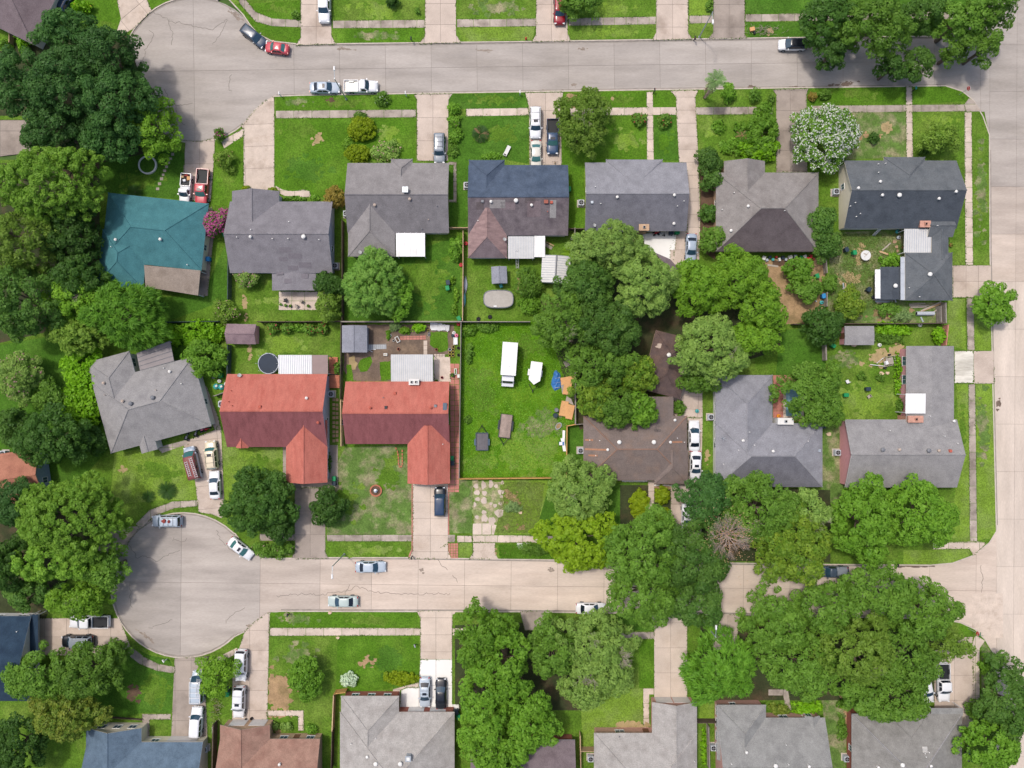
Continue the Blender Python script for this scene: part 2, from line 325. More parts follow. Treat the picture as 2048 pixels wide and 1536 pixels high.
for (x, y, rx, ry, mm) in ((1690, 168, 26, 7, 'damp_stain'), (1660, 171, 10, 3, 'damp_stain'), (1590, 174, 20, 2, 'damp_stain'), (1095, 183, 38, 4, 'stain'), (1148, 170, 9, 4, 'stain'), (1165, 98, 14, 4, 'stain'), (690, 98, 22, 4, 'stain'), (470, 30, 24, 6, 'stain'),
                       (1102, 1140, 6, 7, 'stain'), (843, 1140, 5, 6, 'stain'), (1830, 1133, 50, 2, 'damp_stain'), (1995, 808, 7, 14, 'damp_stain'), (290, 1270, 26, 5, 'stain'), (500, 1252, 12, 4, 'stain'), (1500, 174, 14, 3, 'damp_stain'), (970, 101, 30, 2.5, 'stain')):
    ph = 0.75 if (x, y) == (470, 30) else (0.6 if (x, y) == (290, 1270) else 0); b = MB()
    for k in range(6 + int(rx * ry / 6)):
        a, d = random.uniform(0, 6.28), abs(random.gauss(0, .55)); u, v = rx * d * math.cos(a), ry * d * math.sin(a); q = random.uniform(.6, 1.6)
        b.prism(gp(blob(x + u * math.cos(ph) - v * math.sin(ph), y + u * math.sin(ph) + v * math.cos(ph), q * (1.6 + rx * .06), q * (.8 + ry * .08), 8, .25, ph)), 0.0, 0.0062 + .00002 * k)
    stuff(b.build('stain', M[mm]))
for o in list(COL.objects):
    if o.name.startswith('slab') and o.parent and o.parent.name == 'street.002':
        py = 768 - o.location.y * PPM; o.data.materials[0] = M['concrete_grey' if py < 260 else 'concrete_road_b' if py < 340 else 'concrete_road_c' if py < 430 else 'concrete_road_d' if py < 520 else 'concrete_right']
o = sheet('new_slab', [(1944, 1187), (2006, 1187), (2006, 1276), (1968, 1276), (1944, 1254)], 0.012, M['concrete_walk_pale'], th=0.02)

# ------------------------------------------------------------------ lawns, each plot its own grass
ZL = LZ + 0.006
LK = [0]
def lawn(P, m, irr=0.0, z=ZL):
    LK[0] += 1; return sheet('lawn', P, z + 0.00012 * LK[0] - 0.006, M[m], th=0.05, irregular=irr)
lawn([(552, 192), (831, 188), (832, 220), (552, 222)], 'lawn_lush'); lawn([(550, 237), (831, 236), (831, 322), (695, 322), (695, 400), (600, 392), (550, 378)], 'lawn_lush')
lawn([(897, 189), (1054, 186), (1057, 217), (897, 219)], 'lawn_deep'); lawn([(897, 233), (1057, 231), (1057, 328), (1010, 320), (937, 320), (937, 455), (899, 455)], 'lawn_deep')
lawn([(1124, 186), (1293, 183), (1293, 216), (1124, 217)], 'lawn_lush'); lawn([(1124, 232), (1293, 230), (1293, 322), (1168, 325), (1168, 460), (1137, 455), (1137, 330), (1122, 330)], 'lawn_lush')
lawn([(1306, 183), (1350, 182), (1350, 216), (1306, 216)], 'lawn_lush'); lawn([(1307, 231), (1352, 230), (1357, 322), (1308, 322)], 'lawn_deep')
lawn([(1393, 182), (1550, 179), (1550, 214), (1391, 214)], 'lawn'); lawn([(1392, 231), (1552, 228), (1552, 320), (1396, 330)], 'lawn')
lawn([(1614, 178), (1811, 175), (1811, 209), (1614, 212)], 'lawn_lush'); lawn([(1690, 225), (1811, 224), (1811, 315), (1690, 320)], 'lawn_worn')
lawn([(1824, 174), (1890, 173), (1930, 186), (1938, 203), (1824, 209)], 'lawn_lush'); lawn([(1825, 225), (1926, 224), (1929, 530), (1905, 530), (1916, 400), (1912, 320), (1825, 314)], 'lawn')
lawn([(1942, 224), (1968, 224), (1978, 275), (1980, 530), (1946, 530)], 'lawn'); lawn([(1895, 598), (1929, 598), (1931, 700), (1895, 690)], 'lawn_bright'); lawn([(1948, 620), (1983, 620), (1985, 700), (1947, 700)], 'lawn_bright')
lawn([(1912, 768), (1935, 768), (1938, 1080), (1900, 1075), (1918, 900)], 'lawn_bright'); lawn([(1951, 768), (1987, 768), (1991, 1060), (1984, 1076), (1954, 1080)], 'lawn_bright'); lawn([(1806, 1100), (1936, 1098), (1940, 1110), (1905, 1125), (1860, 1129), (1806, 1128)], 'lawn_bright')
lawn([(510, 64), (470, 10), (600, 2), (603, 44), (560, 42)], 'lawn_lush'); lawn([(490, 25), (560, 55), (602, 58), (602, 80), (590, 88), (548, 80), (518, 62)], 'lawn_lush')
lawn([(666, -60), (850, -60), (850, 40), (666, 41)], 'lawn'); lawn([(666, 58), (848, 57), (840, 84), (680, 87)], 'lawn_lush')
lawn([(914, -60), (1072, -60), (1072, 38), (914, 39)], 'lawn'); lawn([(915, 55), (1070, 54), (1066, 80), (928, 84)], 'lawn_bright')
lawn([(1137, -60), (1311, -60), (1311, 34), (1137, 37)], 'lawn'); lawn([(1138, 52), (1311, 50), (1306, 78), (1150, 82)], 'lawn')
lawn([(1378, -60), (1425, -60), (1425, 31), (1378, 32)], 'lawn_bright'); lawn([(1490, -60), (1978, -60), (1960, 28), (1490, 28)], 'lawn_deep'); lawn([(1490, 45), (1950, 42), (1900, 70), (1495, 76)], 'lawn_deep')
lawn([(30, 20), (240, -60), (245, 20), (240, 48), (120, 30)], 'lawn_lush')
lawn([(300, 20), (330, 5), (345, -4), (300, -20)], 'lawn_lush')
lawn([(376, 310), (372, 400), (205, 385), (190, 330), (330, 290)], 'lawn_deep'); lawn([(430, 285), (488, 280), (488, 385), (465, 385), (465, 415), (425, 410)], 'lawn_lush')
lawn([(420, 560), (455, 480), (455, 600), (330, 645), (200, 600), (390, 592)], 'lawn_deep'); lawn([(460, 545), (560, 545), (560, 622), (680, 622), (680, 640), (460, 640)], 'lawn')
lawn([(795, 515), (920, 470), (922, 640), (690, 640), (690, 515)], 'lawn_deep'); lawn([(928, 518), (1090, 518), (1140, 570), (1140, 640), (928, 640)], 'lawn')
lawn([(460, 648), (680, 648), (680, 745), (655, 745), (655, 708), (450, 745)], 'lawn'); lawn([(445, 862), (460, 895), (572, 895), (565, 1010), (450, 1010), (448, 970)], 'lawn_bright'); lawn([(654, 968), (690, 895), (815, 890), (824, 970), (824, 1068), (654, 1068)], 'lawn_worn'); lawn([(656, 1084), (822, 1084), (818, 1115), (665, 1115)], 'lawn')
lawn([(924, 645), (1150, 640), (1150, 850), (1133, 852), (1132, 955), (922, 955)], 'lawn_lot'); lawn([(1136, 852), (1166, 850), (1166, 960), (1136, 955)], 'lawn_deep')
lawn([(898, 960), (946, 960), (944, 1066), (898, 1066)], 'lawn_worn'); lawn([(1003, 960), (1240, 962), (1240, 1070), (990, 1068)], 'lawn_bright'); lawn([(1100, 964), (1260, 966), (1265, 1068), (1070, 1068)], 'lawn_deep'); lawn([(918, 1086), (944, 1086), (944, 1112), (918, 1116)], 'lawn_bright'); lawn([(990, 1086), (1240, 1088), (1240, 1120), (998, 1117)], 'lawn')
lawn([(1405, 780), (1430, 780), (1430, 965), (1402, 965)], 'lawn'); lawn([(1560, 660), (1650, 655), (1650, 760), (1550, 760)], 'lawn_deep'); lawn([(1655, 690), (1808, 690), (1812, 838), (1690, 838), (1660, 760)], 'lawn'); lawn([(1655, 655), (1893, 655), (1893, 692), (1655, 692)], 'lawn'); lawn([(1648, 840), (1688, 840), (1688, 1010), (1640, 1010)], 'lawn_worn'); lawn([(1660, 465), (1808, 460), (1808, 605), (1893, 605), (1893, 645), (1655, 645)], 'lawn_worn')
lawn([(230, 905), (370, 885), (395, 962), (396, 1000), (330, 1000), (220, 1010)], 'lawn_bright'); lawn([(190, 640), (330, 640), (440, 650), (450, 760), (380, 720), (250, 700)], 'lawn_deep')
lawn([(541, 1224), (838, 1224), (838, 1254), (541, 1254)], 'lawn_lush'); lawn([(540, 1272), (838, 1271), (838, 1345), (775, 1375), (668, 1385), (668, 1460), (612, 1418), (538, 1420)], 'lawn'); lawn([(676, 1272), (838, 1271), (838, 1345), (775, 1378), (672, 1385)], 'lawn_lush')
lawn([(257, 1310), (348, 1346), (344, 1425), (285, 1425), (230, 1440), (180, 1400)], 'lawn_deep'); lawn([(302, 1440), (342, 1440), (340, 1478), (302, 1478)], 'lawn'); lawn([(100, 1480), (180, 1440), (170, 1536), (80, 1560)], 'lawn'); lawn([(275, 1298), (300, 1310), (340, 1318), (346, 1330), (300, 1325)], 'lawn_deep'); lawn([(418, 1312), (472, 1286), (470, 1296), (430, 1318)], 'lawn')
lawn([(1160, 1380), (1286, 1376), (1286, 1465), (1165, 1490)], 'lawn_bright'); lawn([(1278, 1280), (1308, 1280), (1308, 1375), (1278, 1375)], 'lawn_lush'); lawn([(1170, 1228), (1307, 1229), (1307, 1261), (1170, 1260)], 'lawn_deep'); lawn([(1400, 1400), (1432, 1400), (1432, 1445), (1398, 1445)], 'lawn_bright'); lawn([(1640, 1380), (1695, 1380), (1690, 1536), (1660, 1536)], 'lawn_worn'); lawn([(1918, 1246), (1945, 1258), (1946, 1272), (1915, 1275)], 'lawn_lush'); lawn([(1962, 1278), (1982, 1304), (1990, 1350), (1990, 1440), (1962, 1440)], 'lawn_worn')
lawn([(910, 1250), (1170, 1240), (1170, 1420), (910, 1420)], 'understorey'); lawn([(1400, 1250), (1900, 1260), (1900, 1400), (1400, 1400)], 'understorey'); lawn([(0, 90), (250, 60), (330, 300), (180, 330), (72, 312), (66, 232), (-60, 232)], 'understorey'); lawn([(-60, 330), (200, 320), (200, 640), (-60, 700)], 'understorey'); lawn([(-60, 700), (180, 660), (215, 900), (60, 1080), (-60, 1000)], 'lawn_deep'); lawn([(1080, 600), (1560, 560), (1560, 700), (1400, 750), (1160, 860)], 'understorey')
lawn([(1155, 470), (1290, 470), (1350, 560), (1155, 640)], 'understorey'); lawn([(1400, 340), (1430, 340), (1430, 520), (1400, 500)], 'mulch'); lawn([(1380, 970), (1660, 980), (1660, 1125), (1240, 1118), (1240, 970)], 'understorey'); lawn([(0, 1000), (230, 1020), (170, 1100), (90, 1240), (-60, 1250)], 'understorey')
ZD = LZ + 0.012
def dirt(P, m, irr=1.2, z=ZD): return sheet('dirt', P, z, M[m], th=0.05, irregular=irr, kind='stuff')
dirt([(688, 649), (908, 649), (908, 706), (868, 712), (784, 712), (784, 762), (700, 762), (688, 740)], 'bare_soil', 0.6)
dirt([(1500, 522), (1650, 515), (1652, 645), (1560, 650), (1545, 560)], 'tan_soil', 1.0)
dirt([(1545, 520), (1620, 520), (1620, 530), (1545, 532)], 'mulch', z=ZD + 0.004)
for (x, y, rx, ry, mm) in ((637, 278, 12, 14, 'straw'), (738, 1318, 18, 14, 'tan_soil'), (1020, 990, 14, 12, 'tan_soil'), (1032, 1003, 10, 12, 'tan_soil'), (1014, 1054, 6, 5, 'tan_soil'), (1043, 1055, 9, 7, 'tan_soil'), (1018, 1097, 22, 9, 'tan_soil'), (558, 1390, 22, 42, 'tan_soil'), (1050, 905, 66, 36, 'lawn_bright'), (960, 925, 30, 20, 'lawn'), (1085, 850, 34, 26, 'lawn_worn'), (960, 780, 26, 40, 'lawn'), (1060, 690, 30, 20, 'lawn'), (610, 340, 34, 22, 'lawn_deep'), (600, 262, 30, 16, 'lawn'), (780, 265, 22, 16, 'lawn_bright'), (1000, 270, 30, 20, 'lawn'), (990, 200, 44, 8, 'lawn'), (690, 205, 50, 7, 'lawn'), (590, 205, 24, 8, 'lawn_worn'), (1250, 285, 26, 18, 'lawn_bright'), (1235, 200, 30, 8, 'lawn'), (1330, 280, 14, 22, 'lawn_lush'), (1420, 260, 14, 24, 'lawn_bright'),
                       (760, 20, 40, 14, 'lawn_bright'), (740, 72, 50, 7, 'lawn_worn'), (990, 15, 40, 12, 'lawn_worn'), (1220, 20, 44, 10, 'lawn_bright'), (1220, 66, 50, 8, 'lawn_bright'), (560, 20, 20, 9, 'lawn'), (850, 560, 34, 40, 'lawn'), (570, 690, 40, 20, 'lawn_bright'), (690, 1000, 22, 30, 'lawn'), (780, 950, 22, 24, 'lawn'), (745, 1100, 44, 8, 'lawn_bright'), (600, 1238, 36, 8, 'lawn_worn'), (740, 1240, 50, 8, 'lawn'), (600, 1310, 30, 20, 'lawn_worn'), (780, 1320, 24, 26, 'lawn_deep'), (1720, 800, 40, 24, 'lawn_bright'), (1700, 720, 24, 16, 'lawn_worn'), (1965, 850, 10, 60, 'lawn_worn'), (1924, 850, 5, 60, 'lawn'), (1962, 380, 8, 70, 'lawn_worn'), (1870, 240, 30, 10, 'lawn_bright'), (1720, 190, 50, 7, 'lawn'), (310, 1380, 24, 30, 'lawn'), (320, 940, 40, 16, 'lawn'), (510, 930, 40, 20, 'lawn'), (560, 600, 40, 10, 'lawn_bright'), (455, 345, 14, 30, 'lawn'), (280, 360, 36, 14, 'lawn'),
                       (1140, 198, 8, 14, 'tan_soil'), (1225, 198, 5, 4, 'straw'), (1735, 272, 34, 5, 'tan_soil'), (1772, 255, 9, 14, 'straw'), (1760, 715, 22, 16, 'straw'), (1790, 700, 28, 10, 'straw'), (1700, 555, 26, 10, 'straw'), (1720, 510, 20, 14, 'straw'), (500, 700, 4, 26, 'straw'), (490, 610, 6, 20, 'straw'), (1256, 1450, 40, 8, 'straw'), (1330, 968, 40, 10, 'tan_soil'), (1038, 572, 8, 10, 'tan_soil'), (268, 1385, 13, 16, 'mulch'), (663, 200, 9, 7, 'mulch'), (1060, 335, 6, 4, 'straw'), (250, 940, 10, 7, 'straw'), (1414, 910, 2.4, 34, 'straw'), (1655, 570, 8, 16, 'tan_soil'), (1700, 1420, 14, 30, 'tan_soil'), (1780, 630, 40, 8, 'tan_soil'), (1985, 1420, 10, 22, 'tan_soil'), (1540, 62, 12, 6, 'straw')):
    LK[0] += 1; z_ = ZD + 0.00012 * (LK[0] - 90); b = MB()
    for k in range(min(150, 5 + int(rx * ry / 7))):
        a, d = random.uniform(0, 6.28), random.gauss(0, .62); q = random.uniform(.7, 1.9) * (.5 + .06 * math.sqrt(rx * ry))
        b.prism(gp(blob(x + rx * d * math.cos(a), y + ry * d * math.sin(a), q * 2.2, q * 1.8, 9, .25)), z_ - .05, z_ + 0.00002 * k)
    stuff(b.build('dirt', M[mm]))
for P in ([(718, 722), (742, 712), (745, 725), (735, 742), (722, 745), (716, 735)], [(760, 724), (782, 722), (782, 760), (762, 760)], [(862, 664), (896, 664), (896, 700), (878, 706), (860, 690)], [(694, 728), (702, 730), (708, 762), (694, 762)]):
    lawn(P, 'lawn_lush', 0.8, z=ZD + 0.012)
dirt(blob(705, 727, 9, 14), 'straw', 0.8, z=ZD + 0.014)

# ------------------------------------------------------------------ pavements, drives and garden paths
ZS = LZ + 0.022
EDGES = []
def walk(P, cw, ch, m='concrete_walk', org=None, ang=0.0, name='pavement', gap=0.7, z=ZS): EDGES.append(P); return slabs(name, P, z, cw, ch, M[m], org or P[0], ang, gap=gap)
walk([(552, 222), (832, 220), (832, 235), (552, 237)], 36, 40, ang=-0.5); walk([(932, 218), (1057, 216), (1057, 231), (932, 233)], 34, 40, 'concrete_walk_pale', ang=-0.6); walk([(1140, 216.5), (1352, 215), (1352, 230), (1140, 231.5)], 36, 40, 'concrete_walk_pale', ang=-0.5); walk([(1391, 215), (1545, 214), (1545, 228.5), (1392, 230)], 35, 40, ang=-0.5); walk([(1625, 212), (1928, 209), (1930, 223), (1625, 226)], 36, 40, ang=-0.5)
walk([(1928, 209), (1937, 197), (1946, 202), (1962, 223), (1930, 224)], 60, 60)
walk([(1928, 225), (1942, 225), (1945, 530), (1930, 530)], 40, 30, 'concrete_walk_pale'); walk([(1932, 596), (1946, 596), (1948, 701), (1934, 701)], 40, 26); walk([(1936, 768), (1949, 768), (1953, 1082), (1939, 1082)], 40, 34); walk([(1865, 1085), (1938, 1083), (1954, 1083), (1972, 1085), (1946, 1111), (1938, 1097), (1865, 1098)], 31, 40, 'concrete_walk_pale')
walk([(666, 42), (850, 40), (850, 56), (666, 57)], 24, 40, ang=-0.5); walk([(914, 39), (1072, 38), (1072, 53), (914, 55)], 33, 40); walk([(1137, 37), (1311, 34), (1311, 49), (1137, 52)], 23, 40, ang=-1); walk([(1378, 32), (1425, 31), (1425, 46), (1378, 48)], 25, 40); walk([(1490, 29), (1950, 24), (1950, 38), (1490, 44)], 33, 40)
walk([(490, -2), (512, 25), (545, 38), (602, 41), (602, 55), (545, 53), (512, 44), (482, 10), (476, -2)], 27, 60)
walk([(443, 283), (488, 257), (488, 272), (449, 297)], 24, 60, 'concrete_walk_pale')
walk([(520, 1067), (590, 1067), (590, 1081), (520, 1081)], 30, 40); walk([(654, 1069), (824, 1069), (824, 1082), (654, 1082)], 36, 40); walk([(892, 1069), (910, 1069), (910, 1084), (892, 1084)], 40, 40); walk([(914, 1071), (944, 1071), (944, 1084), (914, 1084)], 15, 40, 'concrete_walk_pale'); walk([(945, 1070), (990, 1070), (1115, 1072), (1115, 1085), (945, 1084)], 25, 40, 'concrete_walk_pale')
walk([(540, 1255), (841, 1256), (841, 1270), (540, 1271)], 36, 40, 'concrete_walk_pale'); walk([(905, 1256), (985, 1257), (985, 1270), (905, 1270)], 36, 40, 'concrete_walk_pale'); walk([(1240, 1263), (1308, 1263), (1308, 1277), (1240, 1277)], 30, 40)
walk([(272, 1048), (300, 1020), (345, 1003), (396, 1000), (396, 1012), (350, 1016), (310, 1031), (284, 1056)], 30, 90); walk([(256, 1300), (268, 1297), (290, 1314), (320, 1328), (350, 1333), (350, 1346), (315, 1341), (280, 1327), (262, 1313)], 30, 90); walk([(418, 1322), (474, 1294), (478, 1304), (425, 1333)], 27, 60, 'concrete_walk_pale', ang=-26)
walk([(1950, 1270), (1969, 1281), (1958, 1296), (1958, 1420), (1946, 1420), (1944, 1285)], 40, 30, 'concrete_walk_pale'); walk([(1885, 1277), (1944, 1273), (1944, 1285), (1890, 1290)], 30, 30, 'concrete_walk_pale')
def drive(P, cw, ch, m='concrete_drive', org=None, ang=0.0, gap=0.55, z=ZS + 0.005): EDGES.append(P); return slabs('driveway', P, z, cw, ch, M[m], org or P[0], ang, gap=gap)
drive([(372, 282), (400, 284), (431, 277), (430, 300), (422, 404), (364, 400)], 30, 44, 'concrete_drive', (400, 284)); drive([(483, 252), (512, 220), (530, 204), (549, 193), (549, 380), (488, 380), (488, 258)], 62, 44, 'concrete_walk_pale', (488, 250), -2); drive([(828, 189), (905, 188), (897, 200), (896, 322), (834, 322), (834, 200)], 32, 46, 'concrete_drive', (866, 190)); drive([(1050, 186), (1126, 185), (1122, 215), (1123, 332), (1059, 332), (1058, 215)], 31, 36, 'concrete_drive', (1091, 186))
drive([(1340, 182), (1396, 181), (1390, 195), (1392, 235), (1397, 330), (1400, 440), (1398, 520), (1370, 520), (1374, 440), (1372, 330), (1358, 325), (1353, 235), (1352, 195)], 46, 26, 'concrete_drive', (1350, 195)); drive([(1285, 468), (1352, 462), (1350, 490), (1345, 530), (1290, 495)], 90, 90, 'concrete_new'); drive([(1340, 500), (1352, 462), (1374, 450), (1372, 530), (1340, 530)], 60, 50)
drive([(1545, 180), (1616, 178), (1612, 190), (1614, 345), (1552, 345), (1552, 190)], 31, 40, 'concrete_dark', (1580, 182)); walk([(1293, 184), (1305, 184), (1307, 322), (1294, 322)], 30, 24, 'concrete_walk_pale', name='path', z=ZS + 0.004); walk([(1811, 174), (1823, 174), (1825, 320), (1812, 320)], 30, 36, 'concrete_walk_pale', name='path', z=ZS + 0.004)
drive([(1904, 531), (1980, 531), (1982, 595), (1904, 595)], 25, 32, 'concrete_drive', (1906, 531)); drive([(1908, 702), (1946, 702), (1946, 766), (1908, 766)], 40, 32, 'concrete_streaked'); drive([(1946.5, 702), (1986, 702), (1987, 767), (1946.5, 767)], 40, 66, 'concrete_drive')
drive([(366, 884), (430, 860), (438, 850), (443, 860), (447, 960), (450, 1022), (444, 1036), (424, 1028), (398, 1024), (396, 1005), (391, 962)], 70, 46, 'concrete_drive', (366, 884), -6); walk([(314, 895), (372, 880), (376, 888), (325, 906)], 32, 60, name='path'); drive([(413, 770), (437, 835), (443, 860), (430, 860), (400, 780)], 90, 40, 'concrete_dark')
drive([(566, 893), (574, 893), (574, 962), (676, 962), (676, 975), (566, 975)], 60, 40, 'concrete_dark'); drive([(590, 975.5), (651, 975.5), (651, 1104), (658, 1117), (582, 1117), (590, 1104)], 31, 47, 'concrete_dark', (621, 975)); drive([(660, 890), (676, 890), (676, 961), (656, 961)], 40, 90, 'concrete_dark')
drive([(826, 968), (896, 968), (896, 1100), (902, 1117), (818, 1117), (826, 1100)], 35, 33, 'concrete_pale', (861, 1004)); drive([(946, 1085), (990, 1085), (990, 1106), (996, 1117), (938, 1117), (946, 1106)], 62, 62, 'concrete_walk_pale')
drive([(1338, 766), (1372, 752), (1404, 780), (1405, 835), (1340, 835)], 30, 26, 'concrete_drive', (1369, 765), 4); drive([(1374, 835.5), (1405, 835.5), (1402, 968), (1375, 968)], 60, 46, 'concrete_drive'); drive([(1341, 968), (1402, 968), (1404, 1122), (1342, 1120)], 31, 40, 'concrete_drive'); walk([(1296, 962), (1308, 962), (1308, 1020), (1296, 1020)], 30, 20, 'concrete_drive', name='path')
drive([(175, 1092), (222, 1055), (283, 1052), (262, 1078), (240, 1112), (236, 1122), (175, 1122)], 40, 40, 'concrete_dark', ang=-35); drive([(76, 1236), (238, 1236), (250, 1262), (262, 1294), (230, 1310), (76, 1310)], 44, 37, 'concrete_drive', (90, 1236)); drive([(350, 1316), (418, 1312), (410, 1340), (416, 1480), (343, 1480), (349, 1340)], 32, 60, 'concrete_dark', (383, 1320)); walk([(285, 1427), (342, 1427), (342, 1438), (300, 1438), (300, 1480), (285, 1480)], 30, 40, name='path')
drive([(478, 1300), (490, 1262), (513, 1241), (540, 1223), (538, 1300), (535, 1440), (465, 1440), (466, 1330)], 38, 40, 'concrete_drive', (500, 1300)); walk([(535, 1420), (608, 1420), (608, 1460), (597, 1460), (597, 1431), (535, 1431)], 36, 30, 'concrete_walk_pale', name='path')
drive([(834, 1222), (912, 1222), (905, 1236), (904, 1318), (841, 1318), (841, 1236)], 32, 34, 'concrete_pale', (872, 1235)); drive([(841, 1318.6), (904, 1318.6), (904, 1408), (918, 1408), (918, 1420), (800, 1420), (803, 1380), (815, 1375), (838, 1375)], 34, 52, 'concrete_new', (872, 1318)); walk([(786, 1378), (838, 1364), (838, 1374), (812, 1374), (800, 1380), (800, 1400), (790, 1400)], 60, 60, 'concrete_walk_pale', name='path', z=ZS + 0.012)
drive([(1300, 1229), (1382, 1230), (1374, 1245), (1374, 1400), (1308, 1400), (1308, 1245)], 33, 50, 'concrete_pale', (1341, 1245)); walk([(1286, 1376), (1307, 1376), (1307, 1388), (1298, 1388), (1298, 1470), (1286, 1470)], 30, 30, 'concrete_walk_pale', name='path'); drive([(1425, 1228), (1480, 1229), (1470, 1300), (1425, 1300)], 30, 40, 'concrete_drive'); drive([(1040, 1222), (1090, 1222), (1080, 1260), (1050, 1260)], 30, 40, 'concrete_dark')
drive([(222, -60), (290, -60), (292, -5), (304, 22), (268, 58), (246, 70), (235, 62), (243, 38), (238, 15)], 50, 45, 'concrete_walk_pale', ang=-40); drive([(602, -60), (663, -60), (663, 72), (672, 89), (592, 91), (602, 76)], 31, 44, 'concrete_drive', (633, 10)); drive([(851, -60), (912, -60), (912, 70), (922, 86), (838, 88), (850, 74)], 32, 42, 'concrete_drive', (881, 8)); drive([(1073, -60), (1135, -60), (1135, 68), (1142, 83), (1064, 84), (1072, 70)], 32, 40, 'concrete_drive', (1103, 10)); drive([(1312, -60), (1376, -60), (1376, 66), (1384, 79), (1304, 81), (1312, 66)], 32, 45, 'concrete_drive', (1345, 10)); drive([(1427, -60), (1489, -60), (1489, 70), (1494, 77), (1416, 78), (1426, 66)], 31, 45, 'concrete_dark', (1458, 10))
drive([(1868, 1300), (1946, 1294), (1946, 1460), (1868, 1460)], 40, 50, 'concrete_drive'); walk([(558, 583), (660, 583), (660, 620), (558, 620)], 26, 19, 'concrete_walk_pale', name='patio'); drive([(868, 714), (900, 714), (902, 764), (868, 764)], 90, 90, 'concrete_walk_pale'); walk([(897, 324), (913, 324), (913, 405), (897, 405), (897, 400), (907, 400), (907, 330), (897, 330)], 30, 20, name='path'); drive([(396, 520), (424, 412), (428, 470), (416, 592), (396, 592)], 40, 46, 'concrete_dark'); walk([(620, 382), (606, 380), (586, 383), (566, 380), (552, 372), (552, 384), (570, 392), (600, 394), (622, 395)], 30, 60, 'concrete_walk_pale', name='path')
walk([(1545, 750), (1600, 750), (1600, 843), (1545, 843)], 28, 24, 'red_paver', name='patio'); walk([(1425, 1436), (1460, 1432), (1460, 1446), (1425, 1446)], 30, 30, name='path'); walk([(1536, 1378), (1575, 1378), (1582, 1420), (1572, 1424), (1566, 1390), (1536, 1390)], 30, 30, name='path'); walk([(884, 1094), (894, 1085), (897, 1085)], 90, 90)
# red paved strips of the right red-roofed house, laid square by square
slabs('paved_strip', [(900, 727), (919, 727), (918, 984), (896, 984), (896, 968), (902, 960)], ZS, 9.5, 10.5, M['red_paver'], (900, 727), 0, gap=0.8, piece='tile')
slabs('paved_corner', [(896, 1086), (917, 1086), (917, 1116), (903, 1116), (897, 1106)], ZS, 5.2, 5.2, M['red_paver'], (896, 1086), 0, gap=0.7, piece='tile')
for P in ([(823, 968), (826, 968), (826, 1100), (819, 1116), (815, 1116), (823, 1098)], [(896, 985), (898.5, 985), (898.5, 1069), (896, 1069)]): slabs('drive_edging', P, ZS + 0.006, 6, 11, M['red_paver'], P[0], 0, gap=0.6, piece='brick')
slabs('paved_path', [(800, 673), (854, 671), (854, 680), (800, 680)], ZS, 6.5, 4.6, M['red_paver'], (800, 671), -1, gap=0.7, piece='brick'); slabs('paved_path', [(847, 681), (854.5, 681), (854.5, 709), (847, 709)], ZS, 9, 9.5, M['concrete_walk_pale'], (847, 681), 0, gap=0.7, piece='slab')
slabs('paved_path', [(868, 708), (890, 708), (890, 715), (868, 715)], ZS + 0.012, 5.5, 3.5, M['concrete_walk_pale'], (868, 708), 0, gap=0.8, piece='block'); slabs('boardwalk', [(734, 689), (773, 687), (773, 698), (734, 699)], ZS + 0.03, 4.0, 20, mat('grey_boards', (172, 176, 180), 0.9, 0.1, 1.5, objvar=0.12), (734, 689), 0, gap=0.6, piece='plank')
def stones(name, pts, m, r=(2.6, 3.4), z=ZD + 0.02, th=0.06, sq=False):
    cx = sum(p[0] for p in pts) / len(pts); cy = sum(p[1] for p in pts) / len(pts)
    root = bpy.data.objects.new(name, None); COL.objects.link(root); root.location = G(cx, cy, 0); struct(root)
    for p in pts:
        rx = random.uniform(*r) if len(p) < 3 else p[2]; ry = rx * random.uniform(0.8, 1.0) if len(p) < 4 else p[3]
        P = [(p[0] - rx, p[1] - ry), (p[0] + rx, p[1] - ry), (p[0] + rx, p[1] + ry), (p[0] - rx, p[1] + ry)] if sq else blob(p[0], p[1], rx, ry, 11, 0.13)
        c = G(p[0], p[1]); b = MB(); b.prism([(x - c.x, y - c.y) for x, y in gp(P)], -th, 0.0); b.build('stone', m, root, Vector((c.x, c.y, z)) - root.location)
    return root
stones('stepping_path', [(346, 309), (342, 318), (338, 326), (334, 334), (330, 342), (327, 350), (324, 358), (320, 368), (316, 378)], M['concrete_walk'], (2.4, 3.2), sq=True)
dirt([(947, 962), (1004, 962), (1004, 1020), (992, 1048), (946, 1048)], 'worn_track', 2.0, z=ZD + .006)
stones('broken_drive', [(952, 972, 5, 5), (967, 970, 5, 8), (982, 968, 4.5, 8), (1005, 965, 3, 4), (954, 985, 6, 5), (969, 986, 5, 5), (1002, 984, 6.5, 5), (992, 972, 4, 4), (955, 998, 5, 4), (968, 1001, 6, 7), (982, 1007, 3.5, 3), (990, 1011, 4, 4), (1001, 1007, 4, 3), (950, 1009, 3, 5), (1003, 993, 3, 3), (998, 1026, 9, 8), (968, 1024, 5, 4), (954, 1034, 4, 4), (969, 1036, 6.5, 8), (984, 1042, 7, 9)], M['concrete_drive'])
slabs('broken_drive', [(946, 1047), (964, 1046), (977, 1046), (993, 1050), (988, 1069), (945, 1069)], ZS, 19, 24, M['concrete_walk_pale'], (945, 1046), 0, gap=1.0)
sp = []
for y in range(800, 886, 9): sp += [(668, y + random.uniform(-1, 1), 2.6, 2.8), (674.5, y + random.uniform(-1, 1), 2.6, 2.8)]
stones('stepping_path', sp, mat('tan_paver', (170, 140, 116), 0.9, 0.12, 1.5, objvar=0.14), sq=True)
